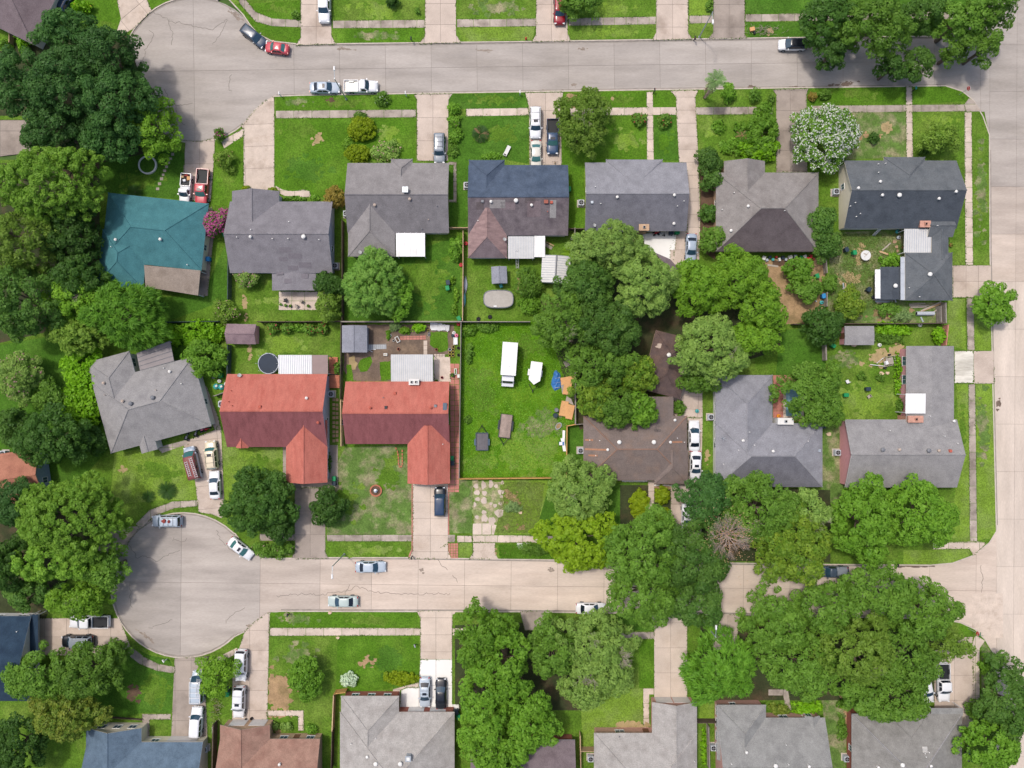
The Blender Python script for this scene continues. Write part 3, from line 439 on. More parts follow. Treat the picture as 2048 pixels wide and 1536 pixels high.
stones('stone_row', [(1800 - 6, 502, 3, 3), (1793, 513, 3, 4), (1792, 494, 3.5, 3), (1788, 484, 4, 3.5), (1796, 478, 3, 3)], M['tan_paver'], th=0.15, z=ZD + 0.08)
# ------------------------------------------------------------------ houses
SH = dict(rough=0.93, scale=0.9, var2=0.17, scale2=7.0, spec=0.12)
def shingle(name, rgb, rgb2, var=0.1, thr=(0.45, 0.7), stretch=None, k=1.0): return mat(name, rgb, var=var, rgb2=rgb2, thr=thr, stretch=stretch, k=k, **SH)
shingle('roof_teal', (74, 124, 130), (66, 114, 121), 0.1); shingle('roof_tan_flat', (146, 134, 124), (134, 122, 112))
shingle('roof_mauve', (131, 128, 133), (120, 117, 122)); shingle('roof_warm_grey', (142, 138, 138), (130, 126, 126)); shingle('roof_warm_grey_shaded', (123, 120, 123), (112, 109, 112))  # second warm grey copies the first, with south slope shade painted in
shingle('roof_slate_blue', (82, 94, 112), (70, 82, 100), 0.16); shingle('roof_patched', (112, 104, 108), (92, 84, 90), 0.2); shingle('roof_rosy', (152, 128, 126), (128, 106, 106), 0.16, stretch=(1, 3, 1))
shingle('roof_grey', (143, 143, 149), (131, 131, 137)); shingle('roof_grey_shaded', (113, 113, 121), (101, 101, 109)); shingle('roof_taupe', (141, 136, 133), (130, 124, 121), 0.12); shingle('roof_taupe_dark', (98, 90, 92), (86, 78, 80))  # darker grey repeats roof_grey with rear slope shade put into its colour
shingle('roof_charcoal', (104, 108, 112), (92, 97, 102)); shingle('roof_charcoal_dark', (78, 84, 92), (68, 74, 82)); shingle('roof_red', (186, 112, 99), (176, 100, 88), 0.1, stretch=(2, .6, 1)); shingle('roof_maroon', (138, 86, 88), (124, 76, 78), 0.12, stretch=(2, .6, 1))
shingle('roof_brown', (122, 110, 105), (130, 113, 104), 0.12, (0.5, 0.66)); shingle('roof_dark_brown', (94, 80, 78), (112, 92, 84), 0.2); shingle('roof_silver', (148, 146, 146), (136, 134, 135)); shingle('roof_navy', (48, 66, 84), (38, 54, 72)); shingle('roof_steel_blue', (96, 114, 131), (84, 101, 117), 0.14)
shingle('roof_red_brown', (156, 124, 110), (140, 106, 94), 0.14); shingle('roof_tan_grey', (168, 164, 160), (152, 147, 143), 0.12); shingle('roof_rust_cap', (146, 118, 104), (134, 108, 96)); shingle('roof_plum', (122, 110, 114), (108, 96, 100)); shingle('roof_clay', (170, 118, 98), (150, 100, 84)); shingle('roof_pale_grey', (144, 144, 142), (128, 128, 127)); shingle('roof_ash', (138, 136, 132), (122, 120, 116), 0.14)
shingle('roof_shed_grey', (146, 148, 158), (134, 136, 146)); shingle('roof_shed_mauve', (146, 126, 130), (118, 100, 106))
mat('metal_white', (236, 236, 236), 0.5, 0.05, 0.6, .04, 4, rgb2=(214, 212, 206), thr=(.55, .8)); mat('metal_sheet', (206, 205, 203), 0.5, 0.06, 0.8, 0.05, 6); mat('metal_dull', (182, 188, 196), 0.5, 0.07, 0.8); mat('metal_brown', (146, 126, 122), 0.6, 0.06, 0.8); mat('metal_grey', (140, 132, 132), 0.6, 0.08, 0.8)
mat('trim_white', (226, 226, 228), 0.7, 0.05, 2); mat('trim_grey', (190, 194, 204), 0.7, 0.05, 2); mat('trim_tan', (190, 172, 158), 0.8, 0.06, 2); mat('trim_red', (184, 96, 80), 0.8, 0.06, 2)
mat('brick_red', (158, 96, 82), 0.9, 0.16, 3, 0.14, 14); mat('brick_tan', (190, 160, 132), 0.9, 0.14, 3, 0.14, 14); mat('brick_pink', (202, 158, 146), 0.9, 0.12, 3, 0.12, 14); mat('siding_grey', (186, 190, 204), 0.8, 0.05, 2); mat('siding_cream', (226, 216, 196), 0.8, 0.05, 2); mat('siding_pink', (218, 158, 162), 0.8, 0.06, 2); mat('siding_blue', (152, 168, 190), 0.8, 0.06, 2); mat('siding_white', (222, 220, 216), 0.8, 0.05, 2)
mat('window_glass', (72, 92, 108), 0.08, 0.1, 1, spec=0.6); mat('window_frame', (228, 228, 226), 0.6, 0.04, 2); mat('door_wood', (120, 84, 66), 0.6, 0.1, 2); mat('garage_white', (216, 214, 212), 0.6, 0.05, 2); mat('pipe_white', (232, 230, 226), 0.5, 0.06, 3); mat('pipe_grey', (120, 122, 128), 0.5, 0.1, 3); mat('black_plastic', (36, 40, 48), 0.5, 0.1, 3); mat('galvanised', (176, 184, 192), 0.4, 0.1, 3, metal=0.3); mat('brick_chimney', (196, 148, 130), 0.9, 0.15, 3, 0.15, 14); mat('dark_hole', (28, 24, 24), 0.95, 0.1, 2)
SHARED = {}
def shared(key, fn):
    if key not in SHARED: SHARED[key] = fn()
    return SHARED[key]
class Block:
    """one roof with its walls: rectangle of eaves (photo px, in the house's turned frame), pitched along axis ax"""
    def __init__(s, r, ax='x', e='gg', p=0.40, ez=2.75, o=0.35, t=0.15, mats=None, wall=True, base=0.0):
        s.r, s.ax, s.e, s.p, s.ez, s.o, s.t, s.mats, s.wall, s.base = r, ax, e, p, ez, o, t, mats, wall, base
class House:
    def __init__(s, name, label, cat, blocks, roof, wall, trim='trim_white', piv=None, ang=0.0, wins=True, caps=True, capmat=None, group=None):
        x0, y0, x1, y1 = blocks[0].r; s.ang = math.radians(ang)
        s.piv = piv or ((x0 + x1) / 2, (y0 + y1) / 2); s.blocks = blocks
        s.ez = blocks[0].ez; c = G(*s.piv, s.ez); s.base = Vector((c.x, c.y, LZ))
        s.root = thing(name, label, cat, s.base, group=group); s.trim = trim
        s.ca, s.sa = math.cos(s.ang), math.sin(s.ang)
        roof = roof if isinstance(roof, (list, tuple)) else (roof,) * 4
        for i, b in enumerate(blocks): s._block(i, b, b.mats or (roof if i == 0 else (roof[0],) * 4), wall, caps, capmat if i == 0 and not b.mats else None)
        if wins: s._windows()
    def L(s, px, py, ez, piv=None):        # photo px (turned frame) -> local metres (u right, v down)
        k = (H - ez) / H / PPM; return ((px - s.piv[0]) * k, (py - s.piv[1]) * k)
    def W(s, u, v, z): return (u * s.ca - v * s.sa, -(u * s.sa + v * s.ca), z)
    def _dims(s, i, b):
        kz = (H - b.ez) / H / PPM; pc = G(s.piv[0], s.piv[1], b.ez)       # perspective of a pivot at another eave height
        dx, dy = pc.x - s.base.x, pc.y - s.base.y; off = (dx * s.ca - dy * s.sa, -(dx * s.sa + dy * s.ca))
        q = 0.004 * i
        u0, v0 = (b.r[0] - s.piv[0]) * kz + off[0] + q, (b.r[1] - s.piv[1]) * kz + off[1] + q
        u1, v1 = (b.r[2] - s.piv[0]) * kz + off[0] - q, (b.r[3] - s.piv[1]) * kz + off[1] - q
        return u0, v0, u1, v1
    def _frame(s, b, d):
        u0, v0, u1, v1 = d
        if b.ax == 'x': return (lambda a, c: (u0 + a, v0 + c)), u1 - u0, v1 - v0
        return (lambda a, c: (u0 + c, v0 + a)), v1 - v0, u1 - u0
    def _block(s, i, b, rm, wm, caps, capmat):
        d = s._dims(i, b); F, Ln, Wd = s._frame(b, d); hw = Wd / 2; zb = -LZ
        b.d = d
        ra = hw if b.e[0] == 'h' else 0.0; rb = Ln - hw if b.e[1] == 'h' else Ln
        if rb < ra: ra = rb = Ln / 2
        ez, zr, t = b.ez + zb, b.ez + zb + b.p * hw, b.t
        P = lambda a, c, z: s.W(*F(a, c), z)
        top = [P(0, 0, ez), P(Ln, 0, ez), P(Ln, Wd, ez), P(0, Wd, ez), P(ra, hw, zr), P(rb, hw, zr)]
        bot = [(x, y, z - t) for x, y, z in top]
        m = MB(); mi = {}
        names = []
        def slot(n):
            if n not in names: names.append(n)
            return names.index(n)
        fl = b.ax == 'x'        # orientation of the local frame decides the winding
        def face(vs, n): m.add(vs, [tuple(range(len(vs)))], slot(n))
        def wind(vs): return vs if fl else vs[::-1]
        face(wind([top[4], top[5], top[1], top[0]]), rm[0]); face(wind([top[3], top[2], top[5], top[4]]), rm[1])
        if b.e[0] == 'h': face(wind([top[3], top[4], top[0]]), rm[2])
        if b.e[1] == 'h': face(wind([top[1], top[5], top[2]]), rm[3])
        tr = s.trim
        def side(i0, i1): m.add([top[i0], top[i1], bot[i1], bot[i0]], [(0, 1, 2, 3)], slot(tr))
        side(0, 1); side(2, 3)
        for ends, q in ((b.e[0], (0, 4, 3)), (b.e[1], (1, 5, 2))):
            if ends == 'h': side(q[0], q[2])
            else: side(q[0], q[1]); side(q[1], q[2])
        face(wind([bot[0], bot[1], bot[5], bot[4]]), tr); face(wind([bot[4], bot[5], bot[2], bot[3]]), tr)
        if b.e[0] == 'h': face(wind([bot[0], bot[4], bot[3]]), tr)
        if b.e[1] == 'h': face(wind([bot[2], bot[5], bot[1]]), tr)
        r = m.build('roof', [MATS[n] for n in names], s.root)
        b.ridge = (P(ra, hw, zr), P(rb, hw, zr)); b.info = (Ln, Wd, hw, ra, rb)
        if caps and b.p > 0.2:
            cm = MATS[capmat or rm[0]]; c = MB()
            lines = [(4, 5)] if rb - ra > 0.3 else []
            if b.e[0] == 'h': lines += [(0, 4), (3, 4)]
            if b.e[1] == 'h': lines += [(1, 5), (2, 5)]
            for x, y in lines:
                p, q = Vector(top[x]), Vector(top[y]); dz = Vector((0, 0, 0.012)); c.tube(p + dz - Vector((0, 0, .035)), q + dz - Vector((0, 0, .035)), 0.11, n=6)
            if lines: c.build('ridge_cap', cm, s.root)
        if b.wall:
            o = b.o; m = MB(); zw = ez + b.p * o - t - 0.006; zp = ez + b.p * hw - t - 0.006; z0 = b.base - LZ
            e0, e1 = o, Ln - o
            V = [P(e0, o, z0), P(e1, o, z0), P(e1, Wd - o, z0), P(e0, Wd - o, z0), P(e0, o, zw), P(e1, o, zw), P(e1, Wd - o, zw), P(e0, Wd - o, zw)]
            fs = [(0, 1, 5, 4), (2, 3, 7, 6)]
            V += [P(e0, hw, zp), P(e1, hw, zp)]
            fs.append((3, 0, 4, 8, 7) if b.e[0] == 'g' else (3, 0, 4, 7)); fs.append((1, 2, 6, 9, 5) if b.e[1] == 'g' else (1, 2, 6, 5))
            if not fl: fs = fs
            else: fs = [f[::-1] for f in fs]
            m.add(V, fs); m.build('wall', MATS[wm], s.root)
    def point(s, i, side, f, z):
        """point on block i's wall: side in a (low cross side) b (high cross side) s (start end) e (far end), fraction f"""
        b = s.blocks[i]; F, Ln, Wd = s._frame(b, b.d); o = b.o
        a, c, nx = {'a': (o + f * (Ln - 2 * o), o, (0, -1)), 'b': (o + f * (Ln - 2 * o), Wd - o, (0, 1)), 's': (o, o + f * (Wd - 2 * o), (-1, 0)), 'e': (Ln - o, o + f * (Wd - 2 * o), (1, 0))}[side]
        u, v = F(a, c)
        n = nx if b.ax == 'x' else (nx[1], nx[0])
        p = Vector(s.W(u, v, z)); nn = Vector(s.W(n[0], n[1], 0)); return p, nn
    def opening(s, kind, i, side, f, w_=1.5, h_=1.2, z=1.5):
        p, n = s.point(i, side, f, z); rz = math.atan2(n.y, n.x) - math.pi / 2
        def frame():
            b = MB(); t = 0.07
            b.box((0, 0.02, h_ / 2 - t / 2), (w_, 0.10, t)); b.box((0, 0.02, -h_ / 2 + t / 2), (w_ + 0.1, 0.14, t))
            b.box((-w_ / 2 + t / 2, 0.02, 0), (t, 0.098, h_ - 2 * t - .002)); b.box((w_ / 2 - t / 2, 0.02, 0), (t, 0.098, h_ - 2 * t - .002)); b.box((0, 0.015, 0), (0.05, 0.09, h_ - 2 * t - .002)); return b.mesh('window', MATS['window_frame'])
        if kind == 'window':
            o = link('window', shared(('wf', w_, h_), frame), s.root, p, rz)
            def pane(): b = MB(); b.box((0, 0.012, 0), (w_ - 0.15, 0.05, h_ - 0.15)); return b.mesh('pane', MATS['window_glass'])
            link('pane', shared(('wp', w_, h_), pane), o)
        elif kind == 'garage':
            def gd():
                b = MB()
                for k in range(4): b.box((0, 0.01, (k - 1.5) * 0.53), (w_, 0.07, 0.51))
                return b.mesh('garage_door', MATS['garage_white'])
            link('garage_door', shared(('gd', w_), gd), s.root, p, rz)
        else:
            def dr():
                b = MB(); b.box((0, 0.01, 0), (0.95, 0.07, 2.05)); b.box((0.36, 0.06, -0.05), (0.05, 0.05, 0.12)); return b.mesh('door', MATS['door_wood'])
            link('door', shared('dr', dr), s.root, p, rz)
    def _windows(s):
        for i, b in enumerate(s.blocks):
            if not b.wall or b.ez < 2.4: continue
            Ln = b.info[0]
            if Ln > 8:
                for f in (0.14, 0.38, 0.64, 0.88): s.opening('window', i, 'a', f); s.opening('window', i, 'b', f)
            s.opening('window', i, 's', 0.35, 1.0); s.opening('window', i, 'e', 0.65, 1.0)
    def roofz(s, x, y):
        """height above the lawn of the roof under world point x, y (None off the roof)"""
        dx, dy = x - s.base.x, y - s.base.y; u, v = dx * s.ca - dy * s.sa, -(dx * s.sa + dy * s.ca); best = None
        for b in s.blocks:
            u0, v0, u1, v1 = b.d
            if not (u0 - .3 <= u <= u1 + .3 and v0 - .3 <= v <= v1 + .3): continue
            Ln, Wd, hw, ra, rb = b.info; a, c = (u - u0, v - v0) if b.ax == 'x' else (v - v0, u - u0)
            h = min(c, Wd - c)
            if b.e[0] == 'h': h = min(h, a)
            if b.e[1] == 'h': h = min(h, Ln - a)
            z = b.ez - LZ + b.p * max(0, h); best = z if best is None else max(best, z)
        return best
    def on(s, px, py):
        z = 3.0
        for _ in range(6):
            g = G(px, py, z); r = s.roofz(g.x, g.y); z = (r if r is not None else 2.6) + LZ
        return G(px, py, z) - s.base
    def vent(s, px, py, kind='p', mt=None):
        p = s.on(px, py)
        def mk():
            b = MB()
            if kind == 'p': b.lathe([(0.055, -.1), (0.055, 0.34), (0.075, 0.34), (0.075, 0.4), (0, 0.4)], n=8)
            elif kind == 'P': b.lathe([(0.16, -.1), (0.13, 0.3), (0.23, 0.32), (0.23, 0.40), (0.06, 0.52), (0, 0.52)], n=12)
            elif kind == 't': b.lathe([(0.22, -.1), (0.18, 0.18), (0.33, 0.22), (0.36, 0.34), (0.30, 0.46), (0.12, 0.55), (0, 0.55)], n=14)
            elif kind == 'b': b.box((0, 0, 0.08), (0.5, 0.5, 0.36), taper=0.8)
            elif kind == 'B': b.box((0, 0, 0.35), (0.72, 0.72, 1.0)); b.box((0, 0, 0.88), (0.9, 0.9, 0.08))
            elif kind == 'k': b.box((0, 0, 0.12), (0.62, 1.15, 0.28))
            return b.mesh('vent', MATS[mt or {'p': 'pipe_white', 'P': 'pipe_white', 't': 'pipe_white', 'b': 'galvanised', 'B': 'galvanised', 'k': 'window_glass'}[kind]])
        nm = {'p': 'vent_pipe', 'P': 'vent_pipe', 't': 'roof_vent', 'b': 'roof_vent', 'B': 'flue', 'k': 'skylight'}[kind]
        o = link(nm, shared(('vent', kind, mt), mk), s.root, p)
        if kind == 'B':
            def cap(): b = MB(); b.box((0, 0, 0.95), (0.5, 0.5, 0.06)); return b.mesh('cap', MATS['pipe_white'])
            link('cap', shared('fluecap', cap), o)
        return o
    def dish(s, px, py, rz=0.6):
        p = s.on(px, py); b = MB(); b.tube((0, 0, -.1), (0, 0, 0.5), 0.03); b.tube((0, 0, 0.45), (0.45, 0, 0.55), 0.015)
        o = b.build('satellite_dish', MATS['galvanised'], s.root, p, rz); b = MB()
        b.lathe([(0.0, 0.0), (0.18, 0.02), (0.34, 0.08), (0.36, 0.1), (0.18, 0.05), (0, 0.03)], n=14, sy=0.8); d = b.build('reflector', MATS['pipe_grey' if False else 'metal_sheet'], o, (0.05, 0, 0.5)); d.rotation_euler = (0, 0.7, 0)
    def chimney(s, px, py, w_, d_, h_, mt='brick_chimney', flues=2, cap='metal_white'):
        p = s.on(px, py); zt = s.roofz(s.base.x + p.x, s.base.y + p.y) or 2.6; p.z = 0
        b = MB(); b.box((0, 0, (zt + h_) / 2 - .06), (w_, d_, zt + h_)); b.box((0, 0, zt + h_ - 0.03), (w_ + 0.16, d_ + 0.16, 0.12))
        o = b.build('chimney', MATS[mt], s.root, p, -s.ang)
        for k in range(flues):
            b = MB(); b.box((0, 0, 0), (0.42, 0.42, 0.3), taper=0.85); b.box((0, 0, 0.152), (0.3, 0.3, 0.01), mi=1); b.build('flue', [MATS[cap], MATS['dark_hole']], o, ((k - (flues - 1) / 2) * w_ * 0.46, 0, zt + h_ + 0.16))
    def flat(s, r, z, m, name='porch_roof', ribs=0, along='y', th=0.08, slope=0.0, posts=True, ribm=None, part='rib'):
        """lean-to or patio roof: sheet with raised ribs on posts; slope = drop towards the photo's lower (+) or upper (-) edge in m"""
        c = G((r[0] + r[2]) / 2, (r[1] + r[3]) / 2, z); k = (H - z) / H / PPM; w_, d_ = (r[2] - r[0]) * k, (r[3] - r[1]) * k
        tl = math.atan2(slope, d_); b = MB(); b.box((0, 0, 0), (w_, d_, th), tilt=(tl, 'X'))
        o = b.build(name, MATS[m], s.root, c - s.base)
        if ribs:
            R = Matrix.Rotation(tl, 3, 'X')
            def rib(): q = MB(); q.box((0, 0, 0), (0.07, d_ - 0.02, 0.05) if along == 'y' else (w_ - 0.02, 0.07, 0.05), tilt=(tl, 'X')); return q.mesh(part, MATS[ribm or m])
            me = rib()
            for q in range(ribs):
                f = (q + 0.5) / ribs - 0.5; link(part, me, o, R @ Vector((f * w_, 0, th / 2 + 0.026)) if along == 'y' else R @ Vector((0, f * d_, th / 2 + 0.026)))
        if posts:
            for x, y in ((-1, -1), (1, -1), (1, 1), (-1, 1)):
                q = MB(); hh = z - LZ - 0.1 - 0.5 * abs(slope); q.box((0, 0, -hh / 2 - 0.08 - .4 * abs(slope)), (0.1, 0.1, hh)); q.build('post', MATS['trim_white'], o, (x * (w_ / 2 - 0.15), y * (d_ / 2 - 0.15), 0))
        return o
    def seams(s, i, n, m):
        """standing seams across the long slopes of block i"""
        b = s.blocks[i]; F, Ln, Wd = s._frame(b, b.d); hw = Wd / 2; ez = b.ez - LZ
        for k in range(n + 1):
            a = 0.05 + (Ln - 0.1) * k / n; q = MB()
            for c0, c1 in ((0.0, hw), (Wd, hw)):
                p0, p1 = s.W(*F(a, c0), ez + 0.02), s.W(*F(a, c1), ez + b.p * hw + 0.02); q.tube(p0, p1, 0.035, n=4)
            q.build('seam', MATS[m], s.root)
B = Block
# --- north row, street fronts to the north
h = House('house', 'bungalow with teal hip roof and a flat tan patch at its rear corner', 'house', [B((207, 396, 409, 531), 'x', 'hh', 0.42), B((204, 470, 297, 580), 'y', 'hh', 0.46)], 'roof_teal', 'siding_cream', 'trim_grey', piv=(310, 478), ang=6.2, capmat='roof_teal')
for x, y, k in ((233, 480, 'P'), (322, 479, 'P'), (376, 530, 'p'), (224, 494, 'p')): h.vent(x, y, k)
def turned_flat(h, P, z, m, name='porch_roof'):
    b = MB(); Q = [tuple((G(x, y, z) - h.base)[:2]) for x, y in P]; b.prism(Q, z - LZ - 0.12, z - LZ, bottom=True); o = b.build(name, MATS[m], h.root)
    for i in (1, 2, 3):
        q = MB(); x, y = Q[i]; cx = sum(p[0] for p in Q) / len(Q); cy = sum(p[1] for p in Q) / len(Q)
        q.box((x + (cx - x) * 0.06, y + (cy - y) * 0.06, (z - LZ) / 2 - 0.12), (0.11, 0.11, z - LZ - 0.02)); q.build('post', MATS['trim_white'], o)
    return o
turned_flat(h, [(288, 530), (401, 541), (396, 591), (291, 574)], 2.95, 'roof_tan_flat')
h = House('house', 'mauve grey gabled house with stepped rear and pale gravel patio behind', 'house', [B((460, 403, 665, 546), 'x', 'gg', 0.44), B((464, 382, 558, 470), 'y', 'gg', 0.42), B((544, 450, 632, 581), 'y', 'gg', 0.10, ez=2.5)], 'roof_mauve', 'siding_grey', 'trim_grey')
for x, y, k in ((546, 478, 'p'), (577, 478, 'p'), (608, 474, 't'), (639, 480, 'p'), (475, 475, 'p'), (502, 474, 'P'), (579, 444, 'p'), (503, 460, 'p')): h.vent(x, y, k)
pr = mat('shingle_patch', (118, 113, 119), 0.93, 0.1, 3, 0.1, 8)
for (x, y, w_, d_) in ((570, 500, 22, 10), (590, 512, 26, 10), (566, 518, 16, 8), (610, 530, 24, 10), (586, 536, 20, 9), (560, 545, 14, 9), (606, 552, 20, 9), (580, 562, 22, 9)):
    p = h.on(x, y); q = MB(); q.box((0, 0, 0.0), (w_ / 12, d_ / 12, 0.03), tilt=(math.atan(0.44) if y < 541 and not (545 < x < 632 and False) else 0.0, 'X')); q.build('patch', pr, h.root, p + Vector((0, 0, 0.012)))
h = House('house', 'warm grey house with a white flat patio roof at its back', 'house', [B((695, 326, 898, 466), 'x', 'gg', 0.36), B((782, 318, 825, 400), 'y', 'hg', 0.50), B((696, 412, 790, 513), 'y', 'gh', 0.40)], ('roof_warm_grey', 'roof_warm_grey_shaded', 'roof_warm_grey', 'roof_warm_grey'), 'siding_cream', 'trim_tan', capmat='roof_warm_grey_shaded')
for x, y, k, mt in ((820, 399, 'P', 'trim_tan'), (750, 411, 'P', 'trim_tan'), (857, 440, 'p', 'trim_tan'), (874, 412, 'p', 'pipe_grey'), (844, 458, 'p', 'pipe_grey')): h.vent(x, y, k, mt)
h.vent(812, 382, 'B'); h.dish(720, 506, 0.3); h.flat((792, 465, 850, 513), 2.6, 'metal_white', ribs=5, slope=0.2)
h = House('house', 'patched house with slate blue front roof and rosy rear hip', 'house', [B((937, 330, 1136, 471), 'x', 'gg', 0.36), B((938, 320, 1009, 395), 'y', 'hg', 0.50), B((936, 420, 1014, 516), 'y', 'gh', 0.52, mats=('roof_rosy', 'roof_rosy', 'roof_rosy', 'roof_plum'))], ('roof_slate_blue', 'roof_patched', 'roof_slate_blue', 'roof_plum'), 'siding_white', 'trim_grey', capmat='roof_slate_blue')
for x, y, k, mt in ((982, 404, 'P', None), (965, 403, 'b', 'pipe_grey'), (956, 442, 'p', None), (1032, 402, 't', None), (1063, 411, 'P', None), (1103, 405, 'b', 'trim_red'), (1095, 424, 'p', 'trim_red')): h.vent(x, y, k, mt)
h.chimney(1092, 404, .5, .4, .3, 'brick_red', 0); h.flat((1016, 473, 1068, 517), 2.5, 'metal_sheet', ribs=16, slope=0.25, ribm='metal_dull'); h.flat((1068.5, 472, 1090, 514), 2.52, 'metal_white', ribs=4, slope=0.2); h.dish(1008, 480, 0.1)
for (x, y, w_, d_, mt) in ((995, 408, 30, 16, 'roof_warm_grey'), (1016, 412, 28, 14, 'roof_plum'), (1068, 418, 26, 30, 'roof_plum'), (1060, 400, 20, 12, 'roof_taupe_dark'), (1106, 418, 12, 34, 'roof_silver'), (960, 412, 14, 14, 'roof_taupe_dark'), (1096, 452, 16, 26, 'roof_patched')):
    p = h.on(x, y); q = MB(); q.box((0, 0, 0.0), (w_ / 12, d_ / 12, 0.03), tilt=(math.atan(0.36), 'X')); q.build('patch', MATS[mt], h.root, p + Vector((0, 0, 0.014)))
h = House('house', 'grey gabled house with a wide central front gable and walk to its door', 'house', [B((1170, 325, 1373, 462), 'x', 'gg', 0.34), B((1212, 319, 1325, 400), 'y', 'hg', 0.27)], ('roof_grey', 'roof_grey_shaded', 'roof_grey', 'roof_grey'), 'siding_cream', 'trim_grey', capmat='roof_grey')
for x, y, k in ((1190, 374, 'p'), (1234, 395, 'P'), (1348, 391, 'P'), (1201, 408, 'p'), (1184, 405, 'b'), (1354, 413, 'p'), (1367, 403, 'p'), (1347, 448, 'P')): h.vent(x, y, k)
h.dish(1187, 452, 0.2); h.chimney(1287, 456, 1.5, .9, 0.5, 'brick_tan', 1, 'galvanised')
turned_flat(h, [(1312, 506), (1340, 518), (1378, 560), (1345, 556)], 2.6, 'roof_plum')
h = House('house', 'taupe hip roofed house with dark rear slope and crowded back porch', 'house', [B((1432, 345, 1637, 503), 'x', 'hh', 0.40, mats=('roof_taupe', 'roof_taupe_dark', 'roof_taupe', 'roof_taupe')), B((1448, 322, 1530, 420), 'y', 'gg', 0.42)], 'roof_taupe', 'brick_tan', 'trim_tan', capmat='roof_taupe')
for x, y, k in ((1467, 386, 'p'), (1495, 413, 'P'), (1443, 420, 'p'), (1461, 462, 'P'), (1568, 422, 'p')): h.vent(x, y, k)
h = House('house', 'charcoal corner house with cream gable wall and white metal porch', 'house', [B((1688, 321, 1913, 457), 'x', 'gg', 0.48), B((1768, 314, 1850, 400), 'y', 'hg', 0.46), B((1855, 432, 1906, 474), 'x', 'gg', 0.5), B((1863, 455, 1897, 520), 'y', 'gg', 0.45, ez=2.7), B((1810, 505, 1905, 601), 'x', 'hh', 0.42)], ('roof_charcoal', 'roof_charcoal_dark', 'roof_charcoal', 'roof_charcoal'), 'siding_cream', 'siding_cream', capmat='roof_charcoal')  # rear slope takes the darker charcoal: shade painted into the shingle colour
for x, y, k in ((1755, 329, 'p'), (1769, 328, 'p'), (1755, 346, 'p'), (1759, 364, 'P'), (1715, 377, 'P'), (1763, 391, 'P'), (1797, 391, 't'), (1876, 398, 'P'), (1709, 406, 'p'), (1699, 413, 'p'), (1719, 428, 'p'), (1711, 434, 'p'), (1910, 384, 'P'), (1858, 549, 't'), (1816, 576, 'p'), (1873, 452, 'p'), (1837, 594, 'p')): h.vent(x, y, k)
h.chimney(1848, 449, 1.6, .9, 0.4, 'brick_chimney', 1, 'brick_chimney'); h.flat((1808, 458, 1862, 506), 2.62, 'metal_sheet', ribs=12, slope=0.15, ribm='metal_dull'); h.flat((1801, 514, 1810, 600), 2.6, 'metal_dull', ribs=4, along='x', name='lean_to', posts=False)
# --- south row of the middle block
h = House('house', 'turned grey hip roofed house with a standing seam porch roof', 'house', [B((200, 738, 408, 882), 'x', 'hh', 0.42), B((200, 694, 289, 830), 'y', 'hg', 0.40), B((259, 840, 292, 899), 'y', 'gg', 0.40)], 'roof_silver', 'siding_white', 'trim_white', piv=(303, 812), ang=-15.2)
for x, y, k, mt in ((209, 766, 'P', 'trim_tan'), (211, 790, 'p', 'trim_tan'), (247, 802, 'P', 'trim_tan'), (313, 780, 'p', 'trim_tan'), (341, 743, 'P', None), (329, 736, 'p', None), (364, 767, 'p', None), (263, 807, 't', 'pipe_grey'), (307, 795, 't', 'pipe_grey')): h.vent(x, y, k, mt)
porch = turned_flat(h, [(273, 707), (340, 682), (348, 722), (280, 741)], 2.75, 'metal_grey')
for k in range(5):
    f = k / 4; p = G(273 + 7 * f, 707 + 34 * f, 2.75) - h.base; q_ = G(340 + 8 * f, 682 + 40 * f, 2.75) - h.base; q = MB(); q.tube(p + Vector((0, 0, .01)), q_ + Vector((0, 0, .01)), 0.05, n=4); q.build('seam', MATS['pipe_grey'], porch)
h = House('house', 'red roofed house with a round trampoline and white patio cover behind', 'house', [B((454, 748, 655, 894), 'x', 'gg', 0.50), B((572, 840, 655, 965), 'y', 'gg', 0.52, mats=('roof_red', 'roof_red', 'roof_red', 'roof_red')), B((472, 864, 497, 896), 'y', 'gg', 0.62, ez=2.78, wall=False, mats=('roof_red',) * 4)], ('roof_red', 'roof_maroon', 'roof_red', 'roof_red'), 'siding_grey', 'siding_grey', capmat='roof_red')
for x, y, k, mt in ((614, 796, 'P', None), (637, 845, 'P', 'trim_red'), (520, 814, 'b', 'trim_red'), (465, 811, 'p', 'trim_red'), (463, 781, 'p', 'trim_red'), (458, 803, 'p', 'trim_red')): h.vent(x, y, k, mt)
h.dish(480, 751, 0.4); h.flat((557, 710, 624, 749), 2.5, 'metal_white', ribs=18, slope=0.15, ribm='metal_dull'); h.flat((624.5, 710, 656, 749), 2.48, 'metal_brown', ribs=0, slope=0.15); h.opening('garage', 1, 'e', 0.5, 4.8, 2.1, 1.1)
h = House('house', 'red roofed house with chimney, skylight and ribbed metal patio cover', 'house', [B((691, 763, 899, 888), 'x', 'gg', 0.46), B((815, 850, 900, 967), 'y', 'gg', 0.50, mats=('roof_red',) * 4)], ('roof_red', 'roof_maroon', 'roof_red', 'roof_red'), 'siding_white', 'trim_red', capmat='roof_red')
for x, y, k, mt in ((767, 795, 'p', 'pipe_grey'), (790, 787, 'b', 'trim_red'), (741, 815, 'P', 'trim_red'), (862, 815, 'P', 'trim_red'), (871, 812, 'b', 'pipe_grey'), (886, 888, 'p', None), (772, 815, 'b', 'black_plastic'), (890, 813, 'k', None)): h.vent(x, y, k, mt)
